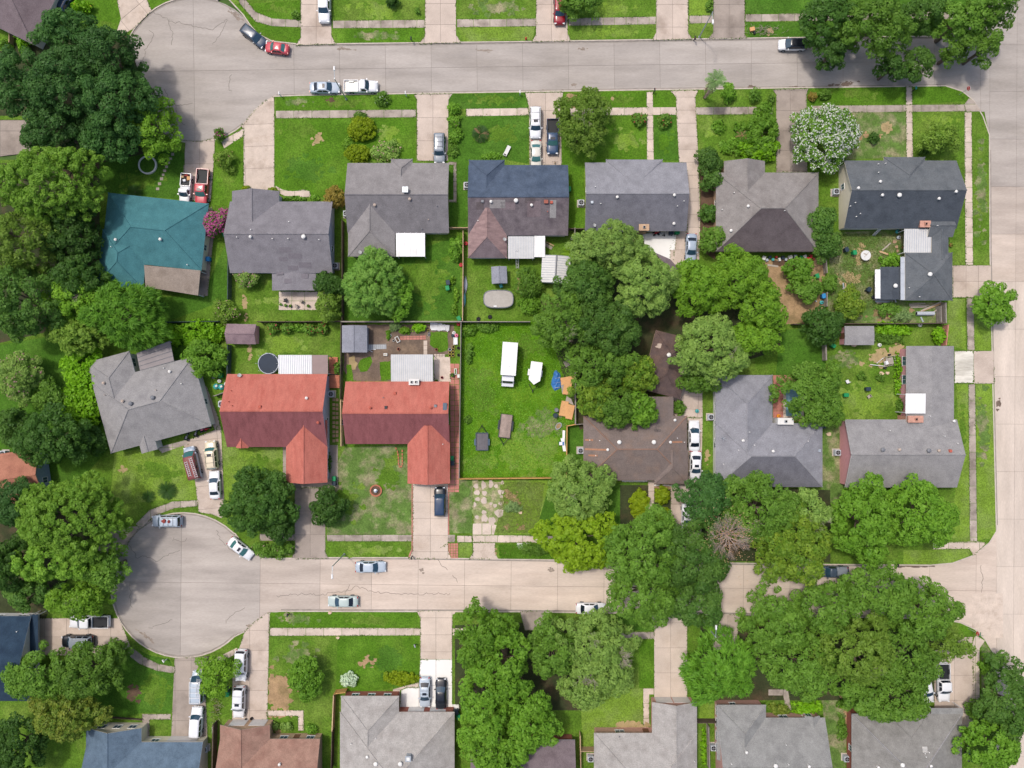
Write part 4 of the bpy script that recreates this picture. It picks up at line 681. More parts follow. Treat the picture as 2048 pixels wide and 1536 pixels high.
h.chimney(829, 764, 1.5, .8, 0.75, 'siding_white', 2, 'metal_white'); h.flat((782, 709, 866, 763), 2.6, 'metal_sheet', ribs=22, slope=0.2, ribm='metal_dull'); h.opening('garage', 1, 'e', 0.5, 4.8, 2.1, 1.1)
h = House('house', 'brown hip roofed house with rust streaks below its vents', 'house', [B((1167, 832, 1374, 961), 'x', 'hh', 0.37), B((1309, 900, 1376, 968), 'y', 'gh', 0.44), B((1270, 793, 1347, 880), 'y', 'gg', 0.28)], 'roof_brown', 'brick_tan', 'trim_tan', capmat='roof_rust_cap')
for x, y, k in ((1179, 880, 'p'), (1199, 881, 'p'), (1215, 899, 'P'), (1191, 911, 'p'), (1238, 884, 't'), (1307, 884, 't'), (1340, 884, 'P'), (1354, 876, 'p'), (1368, 884, 'p'), (1349, 840, 'P')): h.vent(x, y, k)
rs = mat('rust_streak', (168, 124, 98), 0.93, 0.15, 3)
for (x, y, w_) in ((1192, 899, 44), (1178, 880, 16), (1354, 884, 24), (1186, 911, 18)):
    p = h.on(x, y); q = MB(); q.box((0, 0, 0), (w_ / 12, 0.28, 0.02), tilt=(math.atan(0.37) * (1 if x > 1300 else -1), 'Y')); q.build('rust_streak', rs, h.root, p + Vector((0, 0, 0.012)))
p = h.on(1314, 862); q = MB()
for k in range(3): q.box((0, 0.14 * k, .5), (1.1, 0.03, 0.03))
q.tube((0, 0.14, -.2), (0, 0.14, 0.5), 0.03); q.build('antenna', MATS['black_plastic'], h.root, p)
h = House('garage', 'dark brown hipped garage half hidden under trees behind the brown house', 'garage', [B((1296, 668, 1376, 790), 'y', 'hh', 0.34)], 'roof_dark_brown', 'brick_tan', 'trim_tan', piv=(1336, 729), ang=14, wins=False)
h.vent(1337, 710, 't')
for (x, y, w_, d_) in ((1320, 692, 16, 9), (1364, 740, 16, 14)):
    p = h.on(x, y); q = MB(); q.prism(blob(0, 0, w_ / 24, d_ / 24), -.1, 0.03); q.build('patch', MATS['trim_tan'], h.root, p + Vector((0, 0, .03)))
h = House('house', 'long grey hip house with brick chimney and pool terrace at its back', 'house', [B((1431, 846, 1645, 974), 'x', 'hh', 0.36), B((1431, 750, 1545, 910), 'y', 'hg', 0.36)], ('roof_grey', 'roof_grey_shaded', 'roof_grey', 'roof_grey'), 'siding_white', 'trim_white', capmat='roof_grey')
for x, y, k in ((1498, 864, 'p'), (1485, 881, 'P'), (1476, 900, 'p'), (1508, 890, 'p'), (1615, 882, 'p'), (1545, 902, 'P'), (1446, 928, 'p'), (1638, 901, 'b')): h.vent(x, y, k)
h.chimney(1567, 842, 2.4, 0.9, .9, 'siding_white', 1, 'galvanised')
p = h.on(1443, 876); q = MB(); q.tube((0, 0, -.2), (0, 0, 1.0), 0.03)
for a in (0.3, 1.7, 2.6): q.tube((-.5 * math.cos(a), -.5 * math.sin(a), .95), (.5 * math.cos(a), .5 * math.sin(a), .95), 0.018)
q.build('antenna', MATS['galvanised'], h.root, p)
h = House('house', 'grey L shaped corner house with pink walls and white porch roof', 'house', [B((1690, 839, 1914, 975), 'x', 'gg', 0.40), B((1813, 692, 1908, 910), 'y', 'gg', 0.10, ez=2.85)], ('roof_silver', 'roof_silver', 'roof_silver', 'roof_silver'), 'siding_pink', 'siding_white', capmat='roof_silver', wins=False)
for x, y, k, mt in ((1764, 899, 't', 'pipe_grey'), (1856, 901, 't', 'pipe_grey'), (1797, 899, 'P', 'trim_tan'), (1876, 901, 'P', 'trim_tan'), (1900, 902, 'b', 'trim_red'), (1778, 861, 'p', None), (1858, 832, 'p', None), (1906, 842, 'P', None), (1913, 886, 'p', None), (1887, 872, 'p', None)): h.vent(x, y, k, mt)
h.chimney(1828, 838, 2.3, 0.95, .5, 'brick_chimney', 1, 'brick_chimney'); h.flat((1811, 787, 1851, 827), 3.45, 'metal_white', ribs=3, slope=0.1)
for f in (.12, .3): h.opening('window', 1, 'a', f)
# --- south block, street fronts to the north
h = House('house', 'navy shingled house under trees by the lower cul de sac', 'house', [B((-140, 1232, 62, 1402), 'x', 'gg', 0.4)], 'roof_navy', 'siding_white', 'trim_white'); h.vent(36, 1262, 'p')
h.flat((60, 1229, 76, 1305), 2.5, 'roof_navy', name='carport_roof', posts=True)
h = House('house', 'steel blue roofed house with cream walls and grass square by its entry', 'house', [B((174, 1484, 406, 1640), 'x', 'gg', 0.42), B((172, 1456, 283, 1560), 'y', 'gg', 0.40)], 'roof_steel_blue', 'siding_cream', 'siding_cream', wins=False)
for f in (.2, .5, .8): h.opening('window', 1, 's', f, 1.3)
h.opening('garage', 0, 'a', 0.8, 4.8, 2.1, 1.1); h.opening('window', 0, 'a', .56, 1.3)
h = House('house', 'rosy brown shingled house with pale garage front and shrub beds', 'house', [B((440, 1478, 640, 1640), 'x', 'gg', 0.44), B((440, 1450, 540, 1560), 'y', 'gg', 0.42)], 'roof_red_brown', 'brick_tan', 'trim_tan', wins=False); h.vent(560, 1527, 'P'); h.opening('garage', 1, 's', 0.28, 2.6, 2.1, 1.1); h.opening('garage', 1, 's', 0.72, 2.6, 2.1, 1.1)
h.opening('window', 0, 'a', .62, 1.3); h.opening('window', 0, 'a', .9, 1.3); h.opening('door', 0, 'a', .75)
h = House('house', 'large tan grey shingled house with two cars on its white drive', 'house', [B((680, 1424, 909, 1650), 'x', 'hh', 0.42), B((682, 1392, 798, 1560), 'y', 'hg', 0.42)], 'roof_tan_grey', 'brick_red', 'trim_tan', wins=False)
for x, y, k, mt in ((752, 1475, 'p', None), (703, 1486, 'p', None), (735, 1512, 'P', None), (752, 1526, 't', None), (801, 1526, 't', None)): h.vent(x, y, k, mt)
h.vent(818, 1512, 'B'); h.opening('garage', 0, 'a', .66, 2.6, 2.1, 1.1); h.opening('garage', 0, 'a', .86, 2.6, 2.1, 1.1)
for k in range(3): h.opening('window', 1, 's', .2 + .3 * k, 1.2)
h = House('house', 'plum grey roof mostly hidden below the tall bright trees', 'house', [B((942, 1480, 1150, 1640), 'x', 'gg', 0.4)], 'roof_plum', 'brick_red', 'trim_grey', wins=False)
h = House('house', 'beige roofed house whose garage wing faces a long pale drive', 'house', [B((1188, 1466, 1394, 1640), 'x', 'hh', 0.38), B((1304, 1404, 1394, 1560), 'y', 'gg', 0.38)], 'roof_tan_grey', 'brick_pink', 'trim_tan', wins=False); h.opening('garage', 1, 's', .28, 2.7, 2.1, 1.1); h.opening('garage', 1, 's', .72, 2.7, 2.1, 1.1); h.opening('door', 0, 'a', .52); h.opening('window', 0, 'a', .25); h.vent(1388, 1521, 'p'); h.vent(1238, 1472, 'p', 'pipe_grey')
h = House('house', 'pale grey gabled house right of the long drive with brick side', 'house', [B((1436, 1436, 1650, 1600), 'x', 'gg', 0.42), B((1434, 1410, 1532, 1520), 'y', 'hg', 0.42), B((1610, 1432, 1640, 1490), 'y', 'gg', 0.4, ez=2.8)], ('roof_pale_grey', 'roof_pale_grey', 'roof_pale_grey', 'roof_pale_grey'), 'brick_pink', 'trim_white')
for x, y, k in ((1550, 1530, 't'), (1576, 1527, 'p'), (1617, 1531, 'P'), (1462, 1526, 'p'), (1492, 1503, 'P'), (1571, 1488, 'p')): h.vent(x, y, k)
h = House('house', 'ash grey hip roof with bundled pipes beside the white pickup drive', 'house', [B((1704, 1428, 1924, 1640), 'x', 'hh', 0.36), B((1770, 1424, 1860, 1520), 'y', 'hg', 0.32)], ('roof_ash', 'roof_ash', 'roof_ash', 'roof_ash'), 'brick_red', 'trim_white', capmat='roof_silver')
for x, y, k in ((1755, 1533, 'P'), (1803, 1528, 't'), (1860, 1530, 'P'), (1850, 1512, 'p'), (1848, 1505, 'p'), (1856, 1503, 'p')): h.vent(x, y, k)
h.flat((1862, 1416, 1926, 1432), 2.7, 'roof_pale_grey', name='carport_roof', posts=True)
# --- the north west corner and the west edge
h = House('house', 'turned plum grey roof cut by the upper left corner', 'house', [B((-150, -110, 112, 48), 'x', 'hh', 0.4)], 'roof_plum', 'siding_white', 'trim_white', piv=(0, -30), ang=26)
h = House('house', 'clay brown roofed house at the left edge below dark trees', 'house', [B((-120, 908, 84, 1010), 'x', 'gg', 0.36)], 'roof_clay', 'siding_blue', 'trim_tan', piv=(0, 960), ang=-8)
# --- garden sheds
def shed(label, r, ax, roof, wall, p=0.3, ez=2.1, ang=0, e='gg', name='shed', o=0.18, extra=None):
    h = House(name, label, 'shed', [B(r, ax, e, p, ez=ez, o=o, t=0.08)], roof, wall, 'trim_grey', piv=((r[0] + r[2]) / 2, (r[1] + r[3]) / 2), ang=ang, wins=False)
    h.opening('door', 0, 's', 0.5, z=1.05); return h
shed('small mauve shed at the fence behind the trampoline garden', (453, 648, 512, 688), 'x', ('roof_shed_mauve', 'roof_shed_mauve', 'roof_shed_mauve', 'roof_shed_mauve'), 'siding_pink', 0.5, ang=1)
shed('blue grey shed with plank walkway in the bare earth garden', (684, 651, 734, 705), 'y', 'roof_shed_grey', 'siding_grey', 0.3, 2.2)
shed('little slate shed on the grass north of the oval pool', (983, 533, 1014, 567), 'y', 'roof_shed_grey', 'siding_blue', 0.35, 1.9, ang=-2)
h = shed('ribbed white metal shed with a dark ridge by the trees', (1083, 511, 1140, 566), 'y', 'metal_sheet', 'metal_sheet', 0.16, 2.3, ang=3); h.seams(0, 11, 'metal_dull')
q = MB(); p0, p1 = Vector(h.blocks[0].ridge[0]), Vector(h.blocks[0].ridge[1]); q.tube(p0, p1, 0.16, n=5); q.build('ridge', MATS['pipe_grey'], h.root)
shed('grey roofed shed with pink end wall beside the fence', (1689, 652, 1748, 690), 'x', 'roof_silver', 'siding_pink', 0.12, 2.3)
h = shed('dark shingled shed with a white sheet edge beside the corner garage', (1761, 534, 1803, 599), 'y', 'roof_charcoal_dark', 'siding_grey', 0.14, 2.3, ang=0); h.flat((1750, 539, 1761, 597), 2.2, 'metal_white', ribs=4, along='x', name='lean_to', posts=False); h.vent(1789, 572, 't')
# ------------------------------------------------------------------ vehicles
mat('car_glass', (44, 70, 88), 0.06, 0.06, 1, spec=0.7); mat('car_glass_green', (64, 112, 112), 0.08, 0.06, 1, spec=0.7); mat('car_glass_dark', (26, 34, 46), 0.06, 0.05, 1, spec=0.7)
mat('tyre_rubber', (38, 38, 40), 0.9, 0.1, 3); mat('rim_metal', (170, 172, 176), 0.35, 0.05, 3, metal=0.6); mat('lamp_clear', (225, 228, 232), 0.15, 0.03, 3, spec=0.6); mat('lamp_red', (170, 30, 34), 0.2, 0.05, 3, spec=0.6); mat('car_black_trim', (34, 36, 40), 0.6, 0.1, 3)
for n, c in (('white', (232, 233, 236)), ('silver', (182, 194, 206)), ('silver_blue', (164, 178, 196)), ('pale_green', (182, 196, 192)), ('black', (30, 34, 42)), ('red', (206, 56, 66)), ('bright_red', (196, 74, 84)), ('maroon', (150, 28, 44)), ('dark_blue', (62, 82, 112)), ('gold', (222, 208, 180)), ('grey', (142, 150, 160)), ('slate', (70, 84, 102)), ('navy', (40, 62, 92)), ('beige', (214, 210, 200))): paint('paint_' + n, c)
paint('roof_red_oxide', (128, 62, 60), rough=0.7)
def interp(T, s):
    for (a, x), (b, y) in zip(T, T[1:]):
        if s <= b: return x + (y - x) * (s - a) / (b - a) if b > a else y
    return T[-1][1]
SPEC = {
 'sedan': dict(L=4.8, W=1.82, zt=[(0, .58), (.02, .68), (.08, .77), (.28, .93), (.5, .95), (.80, 1.02), (.96, .98), (1, .80)], cab=(.26, .84, .415, .70), zr=1.45, wt=.74, wb=.93, wheels=(.19, .79), rt=.32),
 'hatch': dict(L=4.3, W=1.82, zt=[(0, .62), (.03, .76), (.1, .86), (.27, 1.0), (.5, 1.02), (.9, 1.06), (1, .8)], cab=(.24, .985, .40, .88), zr=1.58, wt=.76, wb=.93, wheels=(.19, .80), rt=.34),
 'suv': dict(L=4.9, W=1.92, zt=[(0, .66), (.02, .86), (.07, .96), (.26, 1.08), (.5, 1.1), (.95, 1.12), (1, .8)], cab=(.25, .985, .355, .93), zr=1.80, wt=.80, wb=.95, wheels=(.18, .80), rt=.38),
 'van': dict(L=5.2, W=1.98, zt=[(0, .62), (.02, .82), (.05, .92), (.16, 1.1), (.5, 1.15), (.97, 1.15), (1, .8)], cab=(.15, .99, .30, .965), zr=2.0, wt=.86, wb=.96, wheels=(.17, .80), rt=.36),
 'pickup': dict(L=5.6, W=1.96, zt=[(0, .66), (.02, .86), (.06, .98), (.25, 1.1), (.56, 1.1), (.575, .72), (1, .72)], cab=(.245, .565, .345, .545), zr=1.82, wt=.78, wb=.95, wheels=(.16, .78), rt=.39),
}
WP = [(0, .66), (.012, .80), (.045, .92), (.12, .985), (.3, 1), (.8, 1), (.93, .97), (.975, .90), (1, .76)]
WPB = [(0, .70), (.012, .84), (.045, .94), (.12, .99), (.3, 1), (.985, 1), (1, .97)]
def wheel_at(root, x, y, r, z0=0.0):
    def ty(): b = MB(); b.tube((0, -.11, 0), (0, .11, 0), r, n=18); return b.mesh('tyre', MATS['tyre_rubber'])
    def rm():
        b = MB(); b.tube((0, -.118, 0), (0, .118, 0), r * .56, n=12)
        for k in range(5): a = 2 * math.pi * k / 5; b.tube((0, .12, 0), (r * .55 * math.cos(a), .121, r * .55 * math.sin(a)), .03, n=4)
        return b.mesh('rim', MATS['rim_metal'])
    w_ = bpy.data.objects.new('wheel', None); COL.objects.link(w_); w_.parent = root; w_.location = (x, y, r + z0)
    link('tyre', shared(('tyre', r), ty), w_); link('rim', shared(('rim', r), rm), w_); return w_
def car(kind, px, py, hd, pt, label, cat=None, L=None, W=None, z=0.0, roofmat=None, glass='car_glass', rack=False, sunroof=False, bedmat=None, cabspan=None, group=None, roofbars=0, name=None):
    S = SPEC[kind]; L = L or S['L']; W = W or S['W']; hw = W / 2
    p = G(px, py, 0.75); a = math.radians(hd)
    nm = name or {'sedan': 'sedan', 'hatch': 'hatchback', 'suv': 'suv', 'van': 'van', 'pickup': 'pickup_truck'}[kind]
    root = thing(nm, label, cat or {'sedan': 'car', 'hatch': 'car', 'suv': 'suv', 'van': 'van', 'pickup': 'pickup truck'}[kind], (p.x, p.y, z), a, group)
    pm = MATS['paint_' + pt]; gm = MATS[glass]
    X = lambda s: L / 2 - s * L
    wp = WPB if kind == 'pickup' else WP
    st = [0, .012, .04, .09, .16, .26, .36, .5, .56, .575, .7, .8, .88, .94, .98, 1.0]
    b = MB(); n = 11; rows = []
    for s in st:
        h_ = interp(wp, s) * hw; zt = interp(S['zt'], s); zl = .24 if .03 < s < .97 else .32; zm = zl + (zt - zl) * .45
        prof = [(-.90, zl), (-1.0, zl + .12), (-1.0, zm), (-.975, zm + (zt - zm) * .62), (-.88, zt - .025), (-.45, zt + .015), (0, zt + .03), (.45, zt + .015), (.88, zt - .025), (.975, zm + (zt - zm) * .62), (1.0, zm), (1.0, zl + .12), (.90, zl)]
        rows.append([(X(s), y * h_, zz) for y, zz in prof])
    n = len(rows[0]); vs = [v for r in rows for v in r]; fs = []
    for i in range(len(st) - 1):
        for j in range(n - 1): fs.append((i * n + j, i * n + j + 1, (i + 1) * n + j + 1, (i + 1) * n + j))
        fs.append((i * n + n - 1, i * n, (i + 1) * n, (i + 1) * n + n - 1))
    fs += [tuple(range(n))[::-1], tuple((len(st) - 1) * n + k for k in range(n))]
    b.add(vs, fs); body = b.build('body', pm, root, smooth=True)
    c0, c1, t0, t1 = cabspan or S['cab']; zr = S['zr']; zb0, zb1 = interp(S['zt'], c0) + .005, interp(S['zt'], c1 if kind not in ('hatch', 'suv', 'van') else .9) + .005
    wb, wt = hw * S['wb'], hw * S['wt']
    def ring(front, rear, w_, zf, zr_, bow):
        R = []
        for k in range(5): f = k / 4; y = w_ * (1 - 2 * f); R.append((X(front) + bow * (1 - (2 * f - 1) ** 2) - .0, y, zf))
        for k in range(1, 5): f = k / 5; R.append((X(front + (rear - front) * f), -w_ * (1.02 if 0 < f < 1 else 1), zf + (zr_ - zf) * f))
        for k in range(5): f = k / 4; y = -w_ * (1 - 2 * f); R.append((X(rear) - bow * .6 * (1 - (2 * f - 1) ** 2), y, zr_))
        for k in range(1, 5): f = k / 5; R.append((X(rear + (front - rear) * f), w_ * 1.02, zr_ + (zf - zr_) * f))
        return R
    lo = ring(c0, c1, wb, zb0, zb1, .16); hi = ring(t0, t1, wt, zr - .05, zr - .05, .08); N_ = len(lo)
    cx = X((t0 + t1) / 2); inn = [(cx + (x - cx) * .82, y * .74, zr) for x, y, zz in hi]
    b = MB(); b.add(lo + hi + inn + [(cx, 0, zr + .03)], [(k, N_ + k, N_ + (k + 1) % N_, (k + 1) % N_) for k in range(N_)] + [(N_ + k, 2 * N_ + k, 2 * N_ + (k + 1) % N_, N_ + (k + 1) % N_) for k in range(N_)] + [(2 * N_ + k, 3 * N_, 2 * N_ + (k + 1) % N_) for k in range(N_)])
    b.build('cabin', MATS[roofmat] if roofmat else pm, root, smooth=True)
    def pane(nm, idx, v0, v1, u0, u1, m=None):
        A_ = [Vector(lo[i % N_]) for i in idx]; B_ = [Vector(hi[i % N_]) for i in idx]; k = len(idx) - 1; P = []
        def at(L_, u): u *= k; i = min(k - 1, int(u)); return L_[i].lerp(L_[i + 1], u - i)
        us = [u0 + (u1 - u0) * q / 4 for q in range(5)]
        nrm = ((B_[k // 2] - A_[k // 2]).cross(A_[-1] - A_[0])).normalized(); mid = (A_[0] + A_[-1] + B_[0] + B_[-1]) / 4
        if nrm.dot(mid - Vector((cx, 0, zr * .75))) < 0: nrm = -nrm
        for v in (v0, v1): P += [at(A_, u).lerp(at(B_, u), v) + nrm * .022 for u in us]
        q = MB(); F_ = [(i, i + 1, 6 + i, 5 + i) for i in range(4)]
        Pn = (P[1] - P[0]).cross(P[5] - P[0])
        if Pn.dot(nrm) < 0: F_ = [f[::-1] for f in F_]
        q.add(P + [x - nrm * .03 for x in P], F_ + [(0, 5, 15, 10), (4, 14, 19, 9), (0, 10, 11, 1), (1, 11, 12, 2), (2, 12, 13, 3), (3, 13, 14, 4), (5, 6, 16, 15), (6, 7, 17, 16), (7, 8, 18, 17), (8, 9, 19, 18)]); q.build(nm, m or gm, root, smooth=False)
    pane('windscreen', [0, 1, 2, 3, 4], .06, .95, .05, .95)
    pane('rear_window', [9, 10, 11, 12, 13], .22 if kind != 'sedan' else .08, .92, .07, .93, MATS['car_glass_dark'] if glass != 'car_glass_green' else gm)
    cuts = {'sedan': ((.10, .47), (.52, .86)), 'hatch': ((.10, .42), (.47, .80)), 'suv': ((.08, .34), (.38, .64), (.68, .94)), 'van': ((.06, .26), (.32, .60), (.64, .93)), 'pickup': ((.1, .5), (.55, .92))}[kind]
    if kind == 'pickup' and c1 - c0 < .28: cuts = ((.12, .86),)
    for u0, u1 in cuts:
        pane('side_window', [4, 5, 6, 7, 8, 9], .14, .86, u0, u1, MATS['car_glass_dark']); pane('side_window', [13, 14, 15, 16, 17, 18], .14, .86, 1 - u1, 1 - u0, MATS['car_glass_dark'])
    for sx in S['wheels']:
        for sy in (-1, 1):
            w_ = wheel_at(root, X(sx), sy * (hw - .075), S['rt'])
            if sy < 0: w_.rotation_euler = (0, 0, math.pi)
    zl = interp(S['zt'], .05) - .14
    for sy in (-1, 1):
        b = MB(); b.box((X(.022), sy * hw * .70, zl), (.20, .34, .16), sy * -.35); b.build('headlight', MATS['lamp_clear'], root)
        b = MB(); zk = .82 if kind != 'pickup' else .86; b.box((X(.987), sy * hw * .74, zk), (.12, .30, .16), sy * .3); b.build('taillight', MATS['lamp_red'], root)
        b = MB(); b.box((X(c0 + (t0 - c0) * .45), sy * (hw + .07), zb0 + .10), (.14, .22, .14), sy * .2); b.build('mirror', pm if pt != 'white' else pm, root)
    for s_, nm_ in ((.008, 'front_bumper'), (.992, 'rear_bumper')):
        b = MB(); b.box((X(s_), 0, .46), (.14, W * .74, .16)); b.build(nm_, MATS['car_black_trim'] if pt == 'black' else pm, root)
    if kind == 'pickup':
        x0, x1 = X(.578), X(.995); zb = .78; zt = 1.12; b = MB(); t = .07
        b.box(((x0 + x1) / 2, 0, zb - .03), (x0 - x1 - .02, W * .97, .04), mi=1)
        for sy in (-1, 1): b.box(((x0 + x1) / 2, sy * (hw - t / 2 - .015), (zb + zt) / 2 - .15), (x0 - x1, t, zt - zb + .3))
        b.box((x1 + t / 2, 0, (zb + zt) / 2 - .1), (t, W - .04 - 2 * t, zt - zb + .2)); b.box((x0 - t / 2, 0, (zb + zt) / 2), (t, W - .04 - 2 * t, zt - zb))
        for sy in (-1, 1): b.box((X(S['wheels'][1]), sy * (hw - .2), zb + .1), (.8, .22, .2), mi=1)
        b.build('bed', [pm, MATS[bedmat] if bedmat else pm], root)
    if sunroof:
        b = MB(); xs = X(t0 + (t1 - t0) * (.22 if kind != 'sedan' else .3)); b.box((xs, 0, zr + .022), (.42, W * .38, .03)); b.build('sunroof', MATS['car_glass_dark'], root)
    if rack:
        for sy in (-1, 1):
            b = MB(); b.tube((X(t0 + .08), sy * wt * .82, zr + .06), (X(t1 - .04), sy * wt * .82, zr + .06), .025, n=5); b.build('roof_rail', MATS['car_black_trim'], root)
    for k in range(roofbars):
        b = MB(); xs = X(t0 + (t1 - t0) * (k + .8) / (roofbars + .6)); b.tube((xs, -wt * .84, zr + .07), (xs, wt * .84, zr + .07), .022, n=5); b.build('roof_bar', MATS['car_black_trim'], root)
    return root
D = LZ + .03
car('hatch', 507, 72, -38, 'slate', 'dark slate hatchback parked nose out on the upper cul de sac curve', L=4.6, roofmat='paint_slate')
car('sedan', 554, 96, 172, 'bright_red', 'small bright red sedan behind the dark hatchback at the kerb', L=3.9, W=1.75, glass='car_glass_green')
car('pickup', 649, 10, -90, 'white', 'white pickup on a drive cut by the top edge of the frame', z=D, L=6.0, bedmat='paint_grey')
car('suv', 1119, 19, -90, 'maroon', 'maroon suv under a small tree at the top of a drive', z=D, L=5.0)
car('hatch', 1585, 89, 180, 'white', 'white hatchback with a black roof near the big corner trees', L=4.5, roofmat='paint_black')
car('sedan', 649, 175, 0, 'silver', 'silver sedan with sunroof parked beside the street lamp', sunroof=True, L=4.9)
car('pickup', 722, 173, 0, 'white', 'white pickup with an empty pale bed at the kerb by a flowering bush', L=5.6, bedmat='paint_beige', cabspan=(.27, .50, .36, .485))
car('suv', 879, 297, -90, 'grey', 'grey suv with dark roof rack pulled up to the warm grey house', z=D, L=4.9, rack=True, roofbars=3)
car('suv', 1071, 246, -90, 'white', 'white suv with sunroof on the drive beside the blue pickup', z=D, sunroof=True, rack=True, roofbars=2, L=5.2)
car('pickup', 1105, 274, -90, 'dark_blue', 'dark blue pickup whose bed is under the olive green tree', z=D, L=5.8, sunroof=True, bedmat='car_black_trim', glass='car_glass_green')
car('sedan', 1072, 310, -90, 'beige', 'pale beige sedan tucked nose first against the slate blue roof', z=D, L=4.7, glass='car_glass_green')
car('pickup', 372, 378, -95, 'white', 'small white pickup with a loaded bed beside the red pickup', z=D, L=5.0, W=1.72, bedmat='car_black_trim', cabspan=(.24, .46, .34, .445))
car('pickup', 405, 375, -94, 'bright_red', 'red pickup with a black bed liner on the teal house drive', z=D, L=6.0, W=2.0, sunroof=True, bedmat='car_black_trim', glass='car_glass_green')
car('sedan', 1382, 496, -92, 'silver_blue', 'blue grey sedan on the long curving drive behind its house', z=D, L=4.7)
car('suv', 880, 1003, 90, 'black', 'glossy black suv on the brick edged drive of the red roofed house', z=D, L=4.8, W=1.86, roofmat='paint_navy')
car('sedan', 1388, 872, 90, 'white', 'white sedan with clutter on its bonnet beside the brown house', z=D, L=5.1, W=1.85)
car('sedan', 1391, 931, -91, 'white', 'white sedan with sunroof parked below the cluttered white sedan', z=D, L=4.8, W=1.85, sunroof=True)
ladvan = car('van', 386, 926, 104, 'silver_blue', 'pale blue van with a red oxide roof and ladders on top', z=D, L=5.5, roofmat='roof_red_oxide', glass='car_glass_green')
car('suv', 424, 910, 96, 'gold', 'pale gold suv with sunroof between the ladder van and a white sedan', z=D, L=4.7, sunroof=True, rack=True, roofbars=2, glass='car_glass_green')
car('sedan', 430, 970, 93, 'white', 'white sedan whose tail is under the dark round tree', z=D, L=4.6)
car('suv', 334, 1042, 180, 'silver', 'silver suv with reddish junk on its roof rack at the lower circle', L=4.9, rack=True, roofbars=3)
car('sedan', 481, 1097, -38, 'white', 'white sedan angled at the lower circle beneath a tree', sunroof=True, L=4.6, glass='car_glass_green')
car('sedan', 741, 1134, 0, 'silver', 'silver sedan on the lower street opposite the dry front lawn', L=5.0, W=1.86)
car('sedan', 686, 1203, 180, 'pale_green', 'pale green grey sedan facing the lower circle by the south kerb', L=5.0, W=1.84)
car('sedan', 1181, 1217, 0, 'white', 'white sedan at the south kerb beside the leafy tree shadow', L=4.8, W=1.84)
car('suv', 156, 1282, 180, 'black', 'black suv with a silver ribbed roof in front of the navy house', z=D, L=5.2, W=1.98, roofmat='paint_grey', rack=True)
car('pickup', 180, 1243, 180, 'white', 'white pickup with a dark empty bed half under tree branches', z=D, L=6.6, W=2.0, bedmat='car_black_trim')
car('suv', 483, 1330, -92, 'white', 'white suv at the street end of the cracked driveway', z=D, L=5.2)
car('suv', 479, 1403, -92, 'white', 'white suv with sunroof and roof bars close to the brown garage', z=D, L=5.2, sunroof=True, roofbars=2)
car('suv', 394, 1443, 87, 'white', 'white crossover facing the street in front of the steel blue house', z=D, L=5.0, glass='car_glass')
rackvan = car('van', 397, 1372, 90, 'silver', 'silver van with a white ladder rack under the feathery small tree', z=D, L=5.2)
car('sedan', 850, 1384, -90, 'silver', 'silver car with sunroof on the bright white concrete pad', z=D, L=5.0, sunroof=True, roofbars=2)
car('sedan', 882, 1387, 90, 'black', 'black sedan on the bright white concrete pad', z=D, L=5.0)
car('pickup', 1666, 1143, 180, 'slate', 'slate pickup parked between tree crowns on the lower street', L=5.0, W=1.8, bedmat='paint_grey')
car('sedan', 1374, 1033, -90, 'white', 'white car almost covered by trees right of the clipped green hedges', z=D, L=4.6)
car('pickup', 1886, 1364, -89, 'white', 'white pickup by the corner house at the lower right', z=D, L=6.4, W=2.0, bedmat='car_black_trim')
car('sedan', 1852, 1376, -78, 'white', 'white car under branches left of the corner pickup', z=D, L=5.0)
car('sedan', 128, 6, 62, 'navy', 'dark blue car beside the turned roof at the upper left', z=D, L=4.8)
# ladders, cargo and junk carried by cars rest on them
mat('ladder_white', (226, 226, 228), 0.6, 0.05, 3); mat('ladder_red', (212, 66, 62), 0.6, 0.08, 3); mat('timber', (190, 160, 122), 0.9, 0.14, 3, objvar=.1); mat('timber_grey', (168, 158, 146), 0.9, 0.16, 3, objvar=.12); mat('plywood', (214, 164, 112), 0.85, 0.1, 2, 0.06, 8, objvar=.06); mat('blue_tarp', (64, 122, 188), 0.55, 0.14, 3, 0.12, 9); mat('rust_red', (150, 66, 58), 0.85, 0.15, 3)
def ladder(label, a, bb, m='ladder_white', n=11, wd=0.42, name='ladder', group=None):
    a, bb = Vector(a), Vector(bb); d = bb - a; o = thing(name, label, 'ladder', a, group=group); s = d.cross(Vector((0, 0, 1))).normalized() * wd / 2
    for q in (s, -s): b = MB(); b.tube(q, d + q, 0.032, n=4); b.build('rail', MATS[m], o)
    me = None
    for k in range(n):
        f = (k + .5) / n; b = MB(); b.tube(d * f - s, d * f + s, 0.03, n=4); b.build('rung', MATS[m], o)
    return o
zr = 2.14 + D
ladder('white ladder on the right half of the red van roof', G(380, 916, zr), G(393, 955, zr), n=11); ladder('white ladder on the left half of the red van roof', G(371, 923, zr), G(380, 953, zr), n=8)
ladder('white ladder lying inside the silver van roof rack', G(397, 1358, zr), G(395, 1394, zr), n=9, wd=.5)
b = MB(); hw = .85
for x in (-hw, hw): b.box((x, 0, 0), (.09, 3.6, .06))
for k in range(5): b.box((0, -1.7 + k * .85, 0.07), (1.7, .08, .06))
b.build('ladder_rack', MATS['ladder_white'], rackvan, (-0.5, 0, 2.08), math.pi / 2)
def junk(name, label, cat, px, py, z, parts):
    p = G(px, py, z); o = thing(name, label, cat, p)
    for nm, c, d, m, rz in parts: b = MB(); b.box(c, d, rz); b.build(nm, MATS[m], o)
    return o
